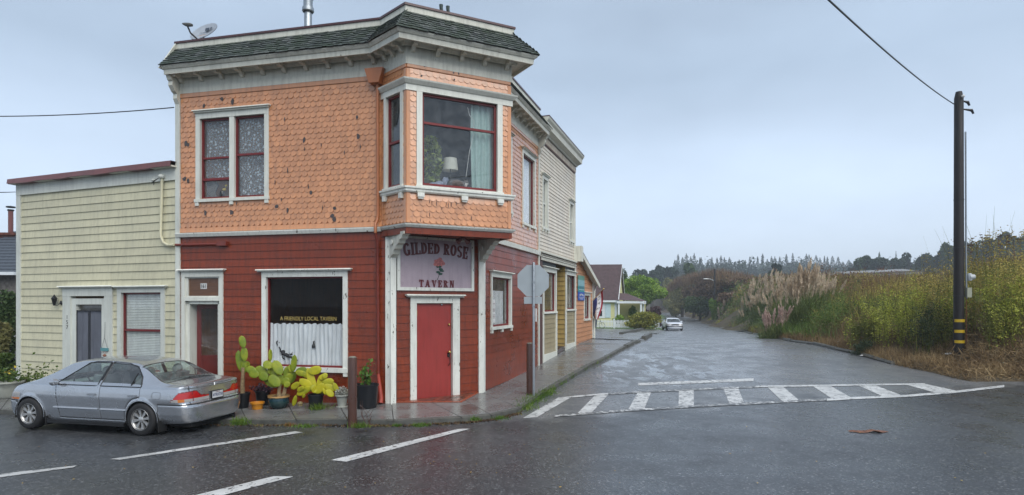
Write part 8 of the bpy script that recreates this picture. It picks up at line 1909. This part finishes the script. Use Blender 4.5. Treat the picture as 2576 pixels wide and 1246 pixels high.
# ---- right hand horizon trees
rt = [(2170,628,60,190),(2205,640,56,185),(2150,650,30,210),(2238,642,44,200),(2262,640,40,195),(2285,634,44,200),(2310,636,40,195),(2335,628,44,190),(2360,622,44,185),(2385,604,46,180),(2405,598,44,175),(2430,594,50,172),(2460,588,52,165),(2490,580,56,160),(2525,572,62,155),(2560,578,60,150),(2600,575,70,150)]
for k, (px, tp, w, d) in enumerate(rt): broad_tree('ridge_tree', ('big rounded dark tree at the left end of the right hand ridge' if k == 0 else 'dark green tree on the ridge behind the weedy bank'), px, tp, w, d, M['leafdark2'] if k % 3 else M['leafmid'], 3400, .8, blobs=14, hfrac=.9, group='trees on the right hand ridge')
conifer('pointed conifer beside the big rounded tree on the right ridge', 2212, 634, 34, 188, M['leafmid'], 1500, 6, 3)
conifer('faint conifer showing above the right hand ridge trees', 2254, 632, 26, 300, M['leafdark2'], 700, 6, 4, base=0.0)
# low greenhouse roofs half hidden by the weeds
M['polytunnel'] = plain('pale_sheet_roof', (.20,.20,.20), .5, var=.2)
for (a, b, y0, y1, d) in ((2046, 2150, 697, 692, 92), (2140, 2320, 690, 682, 88)):
    xa, xb = (a-CX)/FOC*d, (b-CX)/FOC*d; za, zb2_ = H+(HY-y0)*d/FOC, H+(HY-y1)*d/FOC; t = thing('field_shed', 'long low shed with a pale roof half hidden behind the weeds' if a < 2100 else 'longer low pale roofed shed nearer the ridge trees', 'shed', ((xa+xb)/2, d, za-2.5))
    make('roof', G().prism([(xa, d, za-.35), (xb, d, zb2_-.35), (xb, d, zb2_-.05), (xa, d, za-.05)], (1, 6, .7)), M['polytunnel'], t); make('eave', G().prism([(xa, d-.1, za-.05), (xb, d-.1, zb2_-.05), (xb, d-.1, zb2_+.12), (xa, d-.1, za+.12)], (0, .3, 0)), M['oldply'], t); make('wall', G().box(xa, xb, d+.2, d+6, za-4, min(za, zb2_)-.36), M['oldply'], t)
# ---- bank vegetation
FOLM = dict(
 golden=foliage('golden_weed', [(.07,.055,.015), (.32,.25,.06), (.58,.48,.14)], .7, .35, .5),
 straw=foliage('dry_straw', [(.09,.055,.028), (.23,.155,.075), (.42,.31,.16)], .8, .2, .8),
 olive=foliage('olive_weed', [(0.056,0.080,0.019), (0.144,0.160,0.032), (0.272,0.272,0.072)], .7, .3, .6),
 green=foliage('fresh_weed', [(0.041,0.081,0.016), (0.095,0.162,0.027), (0.189,0.257,0.068)], .6, .3, .8),
 fennel=foliage('yellow_green_fennel', [(.09,.12,.02), (.34,.38,.05), (.60,.59,.12)], .6, .35, 1.5),
 russet=foliage('russet_stalks', [(0.072,0.035,0.024), (0.160,0.080,0.048), (0.272,0.160,0.080)], .8, .2, .7),
 dark=foliage('dark_shrub', [(0.018,0.033,0.015), (0.045,0.068,0.027), (0.090,0.112,0.045)], .7, .2, .9),
 leafpamp=foliage('pampas_leaf', [(.12,.14,.04), (0.065,0.104,0.026), (0.143,0.195,0.058), (0.286,0.312,0.130)], .6, .25, .8),
 plume=foliage('pampas_plume', [(.46,.35,.24), (.62,.51,.38), (.74,.64,.50)], .8, .5, .9),
 plumepink=foliage('pink_pampas_plume', [(.34,.22,.19), (.50,.36,.31), (.62,.49,.42)], .8, .4, .9))
def sample_bank(n, dlo, dhi, slo, shi, p=1.0):
    out = []
    while sum(len(o) for o in out) < n:
        m = n*3; D = dlo*(dhi/dlo)**nr.uniform(0, 1, m); L_ = np.array(EDGE); 
        o_ = np.interp(D, sorted(L_[:, 1]), L_[np.argsort(L_[:, 1]), 0]) ; X = np.where(D < 20, nr.uniform(12, 34, m), o_+nr.uniform(0, 1, m)**p*(shi*1.6)); s = bank_s(X, D); k = (s > slo) & (s < shi) & (X/D < 1.05); out.append(np.column_stack([X[k], D[k]]))
    return np.concatenate(out)[:n]
def zone_noise(P, f, ph): return np.sin(P[:, 0]*f+ph)*np.cos(P[:, 1]*f*.8+ph*2)+.5*np.sin(P[:, 0]*f*2.3+P[:, 1]*f*1.7+ph)
def clear_pole(P, keep=1.0):
    rx = P[:, 0]/P[:, 1]-UPX/UPY; near = (np.hypot(P[:, 0]-UPX, P[:, 1]-UPY) < 1.5) | ((P[:, 1] < UPY+.3) & (rx > -.13) & (rx < .09)); return P[~near]
def bank_blades(name, n, drange, srange, h, w, mat, lean, lab, cat='weeds', nz_=None, p=1.0, bend=.35, hz_=None):
    P = sample_bank(n, *drange, *srange, p)
    if nz_ is not None: z_ = zone_noise(P, *nz_[:2]); P = P[z_ > nz_[2]]
    if h > .7: sb = bank_s(P[:, 0], P[:, 1]); P = P[~((sb < 3.6) & (P[:, 1] > 18) & (P[:, 1] < 30) & (nr.uniform(0, 1, len(P)) < .8))]
    if h > .4: P = clear_pole(P); P = P[zone_noise(P, 1.5, 9.0) > -.75]
    Z = bank_z(P[:, 0], P[:, 1])-.03; hh = np.full(len(P), h)*(1 if hz_ is None else hz_(P)); sc_ = np.clip(P[:, 1]/24, .8, 4)
    V, F = blades(np.column_stack([P, Z]), hh, w*sc_, lean, bend=bend); return props(nmesh(name, V, F, mat), lab, cat, None, 'stuff')
bank_blades('straw_grass', 34000, (14, 60), (.0, 4.2), .36, .014, FOLM['straw'], .9, 'dry brown straw matted along the foot of the bank', 'grass', p=1.4)
bank_blades('straw_grass', 16000, (14, 60), (1.0, 9), .6, .015, FOLM['straw'], .7, 'dry brown grass among the weeds on the bank', 'grass', (.45, 1.0, -.1))
bank_blades('green_weeds', 24000, (14, 70), (1.8, 12), .75, .018, FOLM['green'], .55, 'fresh green weeds covering the lower bank', 'weeds', (.55, 3.0, .0))
bank_blades('roadside_green', 9000, (26, 60), (.2, 4), .8, .02, FOLM['green'], .6, 'green grass at the foot of the pampas grass', 'grass')
bank_blades('olive_weeds', 32000, (14, 90), (2.4, 16), 1.05, .02, FOLM['olive'], .4, 'olive green weeds covering the upper bank', 'weeds', (.35, 5.0, -.5), hz_=lambda P: .55+.6*np.clip(zone_noise(P, .6, 3.0), -.4, 1))
bank_blades('russet_stalks', 8000, (17, 110), (3.0, 18), 1.3, .016, FOLM['russet'], .25, 'tall russet dead stalks along the top of the bank', 'weeds', (.3, 2.0, -.4))
bank_blades('far_verge', 9000, (55, 190), (.0, 2.2), .5, .02, FOLM['fennel'], .7, 'yellowish grass verge along the far right edge of the road', 'grass')
bank_blades('far_verge', 9000, (50, 190), (.0, 3.5), .6, .02, FOLM['straw'], .7, 'reddish brown grass verge along the far right edge of the road', 'grass')
bank_blades('golden_weeds', 22000, (15, 100), (1.5, 18), 1.25, .018, FOLM['golden'], .45, 'golden yellow dry weeds over the whole bank', 'weeds', (.4, 7.0, -.3), hz_=lambda P: .6+.6*np.clip(zone_noise(P, .7, 1.0), -.3, 1))
# leafy undergrowth
def undergrowth(n, dr, sr, r_, mat, name, lab, leaf=.07, per=120, nz_=None, hfac=1.0):
    P = sample_bank(n, *dr, *sr)
    if nz_ is not None: P = P[zone_noise(P, *nz_[:2]) > nz_[2]]
    C = []; P = clear_pole(P)
    for (x, y) in P: s = max(1, y/26); rr = r_*rnd.uniform(.6, 1.3)*s**.5; C.append(blob_points(per, (x, y, float(bank_z(x, y))+rr*.55*hfac), (rr, rr, rr*hfac), shell=.3))
    C = np.concatenate(C); sc_ = np.clip(C[:, 1:2]/26, .8, 4); V, F = leaf_cards(C, leaf*sc_, leaf*.5*sc_, up=.3); return props(nmesh(name, V, F, mat), lab, 'undergrowth', None, 'stuff')
undergrowth(170, (16, 60), (1.5, 12), .6, FOLM['golden'], 'golden_undergrowth', 'golden seedy undergrowth on the bank', leaf=.06, per=110)
undergrowth(120, (16, 60), (1.5, 9), .6, FOLM['olive'], 'olive_undergrowth', 'olive leafy undergrowth on the bank')
undergrowth(70, (16, 60), (2.2, 8), .5, FOLM['dark'], 'dark_undergrowth', 'dark green leafy undergrowth low on the bank', hfac=.9)
undergrowth(60, (16, 90), (2.5, 14), .7, FOLM['russet'], 'russet_undergrowth', 'russet seed heads on the upper bank', hfac=1.2)
undergrowth(90, (28, 110), (.8, 5), .7, FOLM['green'], 'green_undergrowth', 'green leafy undergrowth beside the road farther off', hfac=.9)
def bank_hit(px, py):
    r_ = (px-CX)/FOC; v = (py-HY)/FOC; d = 12.0
    while d < 200:
        if H-v*d <= float(bank_z(r_*d, d)): break
        d += .1
    return r_*d, d, float(bank_z(r_*d, d))
def fennel(px, py, wpx, hpx, lab, mat='fennel', n=2300, name='fennel_bush'):
    x, y, z = bank_hit(px, py); k = y/FOC; w, h = wpx*k, hpx*k; t = thing(name, lab, 'bush', (x, y, z), group='fennel bushes on the bank'); ns = 26
    C = []; B = []
    for i in range(ns):
        bx_, by2 = x+rnd.gauss(0, w*.22), y+rnd.gauss(0, w*.15)
        if by2 < UPY+.4 and abs(bx_/by2-UPX/UPY) < .03+.02: by2 = UPY+rnd.uniform(.5, 1.6)
        hh = h*rnd.uniform(.6, 1.05); tx_, ty_ = bx_+rnd.gauss(0, w*.10), by2+rnd.gauss(0, w*.1); zb_f = float(bank_z(bx_, by2)); B.append((bx_, by2, zb_f))
        for q in range(n//ns):
            f = rnd.random()**.55; s_ = .09+.14*h*(f if f < .8 else 1.6-f)*.6; C.append((bx_+(tx_-bx_)*f+rnd.gauss(0, s_*.5), by2+(ty_-by2)*f+rnd.gauss(0, s_*.5), zb_f+hh*f+rnd.gauss(0, .04)))
    V, F = leaf_cards(np.array(C), .10, .028, up=.45); nmesh('foliage', V, F, FOLM[mat], t); V, F = blades(np.array(B), h*.95, .02, .15); nmesh('stems', V, F, FOLM['olive'], t); return t
fennel(2222, 872, 130, 140, 'bright yellow-green fennel bush left of the utility pole')
fennel(2285, 868, 100, 140, 'yellow-green fennel clump nearest the left of the utility pole')
fennel(2490, 850, 110, 160, 'tall yellow-green fennel just right of the utility pole')
fennel(2550, 850, 110, 160, 'tall fennel at the right edge of the bank')
fennel(2080, 850, 100, 90, 'low dull green fennel patch in the middle of the bank', 'green')
fennel(2180, 870, 90, 80, 'dull olive fennel patch above the kerb stones', 'olive')
fennel(2345, 880, 100, 120, 'mixed green bush just left of the utility pole foot', 'dark')
fennel(2172, 895, 44, 34, 'small dark green bush hanging over the kerb', 'dark', 1300)
fennel(2462, 872, 100, 110, 'dull green bush behind the foot of the utility pole', 'olive')
for (px, py, w, h, lab) in ((2445,840,120,235,'tall golden weeds just right of the utility pole reaching the skyline'), (2520,840,130,255,'tallest golden weeds rising to the skyline at the right'), (2575,850,110,255,'golden weeds at the far right edge of the frame'), (2375,830,110,190,'golden weeds behind the left side of the utility pole'), (2300,800,120,110,'golden dry weeds on the crest left of the utility pole')): fennel(px, py, w, h, lab, 'golden', 1500, 'tall_weeds')
# tall dead umbels against the sky at the right
for k, (px, top) in enumerate(((2440,596),(2458,606),(2472,588),(2488,577),(2512,586),(2530,582),(2550,594),(2566,584),(2428,616))):
    d = rnd.uniform(24, 27); x = (px-CX)/FOC*d; z0 = gz_any(x, d); zt = H+(HY-top)*d/FOC; t = thing('dead_umbel', 'tall dead fennel stalk with flat seed heads against the sky', 'weed', (x, d, z0), group='dead umbels on the skyline')
    make('stalk', G().tube([(x, d, z0-.1), (x+.05, d, (z0+zt)/2), (x+rnd.uniform(-.1, .1), d, zt-.08)], [.011, .009, .005], 5), FOLM['russet'], t)
    for q in range(4):
        hx_, hz_ = x+rnd.uniform(-.28, .28), zt-rnd.uniform(0, .5); make('seed_head', G().lathe((hx_, d, hz_), [(0,-.06),(.01,-.02),(.065,.0),(.07,.012),(.03,.018),(0,.018)], 8), FOLM['russet'], t); make('branch', G().tube([(x+.02, d, hz_-.35), (hx_, d, hz_-.05)], .006, 4), FOLM['russet'], t)
# pampas grass
def pampas(px, d, hpx_top, wpx, npl, lab, mat='plume', nleaf=1500, plen=.8, lh=None):
    x = (px-CX)/FOC*d; z0 = gz_any(x, d); zt = H+(HY-hpx_top)*d/FOC; h = max(1.5, zt-z0); w = wpx*d/FOC; t = thing('pampas_grass', lab, 'pampas grass', (x, d, z0), group='pampas grass clumps')
    lh = lh or h*.52; nleaf = int(nleaf); P = np.stack([x+nr.normal(0, w*.22, nleaf), d+nr.normal(0, w*.15, nleaf), np.full(nleaf, z0)], 1); P[:, 2] = bank_z(P[:, 0], P[:, 1])-.05
    V, F = blades(P, lh, .02*max(1, d/28), .6, bend=.8); nmesh('leaf_clump', V, F, FOLM['leafpamp'], t)
    CV = []; first = []
    for k in range(npl):
        bx_ = x+rnd.gauss(0, w*.26); by2 = d+rnd.gauss(0, w*.15); hh = h*rnd.uniform(.72, 1.0)*(1-.25*abs(bx_-x)/(w*.6+.01)); lx_ = (bx_-x)*.35+rnd.gauss(.10, .16); pl = plen*rnd.uniform(.7, 1.2); zb2 = float(bank_z(bx_, by2)); top = Vector((bx_+lx_, by2+rnd.gauss(0, .1), zb2+hh)); bot_ = Vector((bx_+lx_*.55, by2, zb2+hh-pl))
        m = 20; C = np.array([tuple(bot_.lerp(top, q)) for q in np.linspace(0, 1, m)]); wd = .085*np.sin(np.pi*np.linspace(.08, .93, m))**.7*max(1, d/34); r0 = nr.normal(size=(m, 3)); dr = np.array(top-bot_); dr /= np.linalg.norm(dr)
        dd = r0*.25+dr; dd /= np.linalg.norm(dd, axis=1)[:, None]; b = np.cross(dd, nr.normal(size=(m, 3))); b /= np.linalg.norm(b, axis=1)[:, None]; L = pl*.28; V = np.stack([C-dd*L/2, C+b*wd[:, None], C+dd*L/2, C-b*wd[:, None]], 1).reshape(-1, 3); i = np.arange(m)*4
        g_st = G().tube([(bx_, by2, zb2), tuple(bot_.lerp(Vector((bx_, by2, zb2)), .4)), tuple(bot_)], .008*max(1, d/28), 3, False)
        pf__ = nmesh('plume', V, np.stack([i, i+1, i+2, i+3], 1), FOLM[mat], t); make('stalk', g_st, FOLM['straw'], pf__) if False else None
    return t
pampas(2012, 34, 662, 82, 90, 'largest pampas clump with tall cream plumes at the centre of the group')
pampas(2045, 37, 684, 70, 60, 'right hand pampas clump with shorter cream plumes')
pampas(1975, 40, 682, 76, 70, 'cream pampas clump left of the tallest one')
pampas(1925, 60, 698, 72, 60, 'left cream pampas clump nearest the russet thicket')
pampas(1893, 72, 702, 56, 34, 'farthest left pampas clump with pale plumes', plen=1.0)
pampas(1950, 33, 758, 70, 34, 'low pampas clump with pinkish plumes at the roadside', 'plumepink', plen=.7)
pampas(1825, 97, 742, 34, 16, 'small leaning pampas clump right of the conical tree', 'plumepink', plen=1.5)
pampas(2085, 40, 700, 50, 14, 'sparse pampas clump at the right end of the group')
# ---- pile of straw round the foot of the pole, litter on the bank
N = 9000; X = UPX+nr.normal(.5, 1.7, N); Y = UPY-1.2+nr.normal(0, .9, N); k = bank_s(X, Y) > .05; X, Y = X[k], Y[k]; Z = bank_z(X, Y)+np.abs(nr.normal(0, .10, len(X)))*np.exp(-((X-UPX)**2)/2.5)+.02
C = np.column_stack([X, Y, Z]); V, F = leaf_cards(C, .36, .018, up=0.0); props(nmesh('straw_pile', V, F, FOLM['straw']), 'heap of dead brown straw and vines round the foot of the utility pole', 'straw', None, 'stuff')
for (q, lab, c, s_) in ((D5_(990, 998), 'crumpled white bag at the foot of the utility pole', (.55,.56,.56), .16), (D5_(1315, 1088), 'turquoise scrap of litter in the straw right of the pole', (.08,.45,.45), .07), (D5_(1372, 1076), 'brighter turquoise wrapper at the right of the straw', (.10,.5,.5), .09), (D4_(1020, 940), 'white scrap of litter at the edge of the far bank', (.6,.6,.6), .14), (D4_(1395, 983), 'white wrapper caught in the weeds above the kerb stones', (.6,.6,.6), .09), (D5_(362, 1022), 'flat white scrap on the road edge below the kerb stones', (.6,.6,.62), .09), (D4_(1870, 1062), 'pale can lying in the brown grass above the kerb', (.5,.5,.5), .10), (D5_(195, 900), 'pale paper scrap in the brown grass left of the hanging bush', (.5,.5,.5), .09)):
    x, y, z = bank_hit(*q) if q[1] < 960 else (*gp(*q), 0); z = gz_any(x, y); g = G(); n = 9
    for j in range(n):
        for i in range(n): g.v.append((x+(i/8-.5)*s_*2, y+(j/8-.5)*s_*1.4, z+.03+s_*.5*abs(math.sin(i*1.3+j*.9))*rnd.uniform(.5, 1)*math.exp(-((i-4)**2+(j-4)**2)/14)))
    g.f = [(j*n+i, j*n+i+1, (j+1)*n+i+1, (j+1)*n+i) for j in range(n-1) for i in range(n-1)]; g.m = [0]*len(g.f); solo('litter_scrap', g, plain('litter', c, .5), lab, 'litter')
# ================================================================ rain haze over the whole place
hb_ = G().box(-720, 960, -620, 830, -3.3, 62); hz_o = make('haze', hb_, M['dark'], kind='stuff'); hz_o['label'] = 'thin rainy haze hanging over the whole street'; hz_o['category'] = 'haze'
m = bpy.data.materials.new('rain_haze'); m.use_nodes = True; m.node_tree.nodes.clear(); o_ = m.node_tree.nodes.new('ShaderNodeOutputMaterial'); v = m.node_tree.nodes.new('ShaderNodeVolumePrincipled')
v.inputs['Color'].default_value = (.80,.88,.96,1); v.inputs['Density'].default_value = .0009; v.inputs['Anisotropy'].default_value = .1; m.node_tree.links.new(v.outputs[0], o_.inputs['Volume']); hz_o.data.materials.clear(); hz_o.data.materials.append(m)
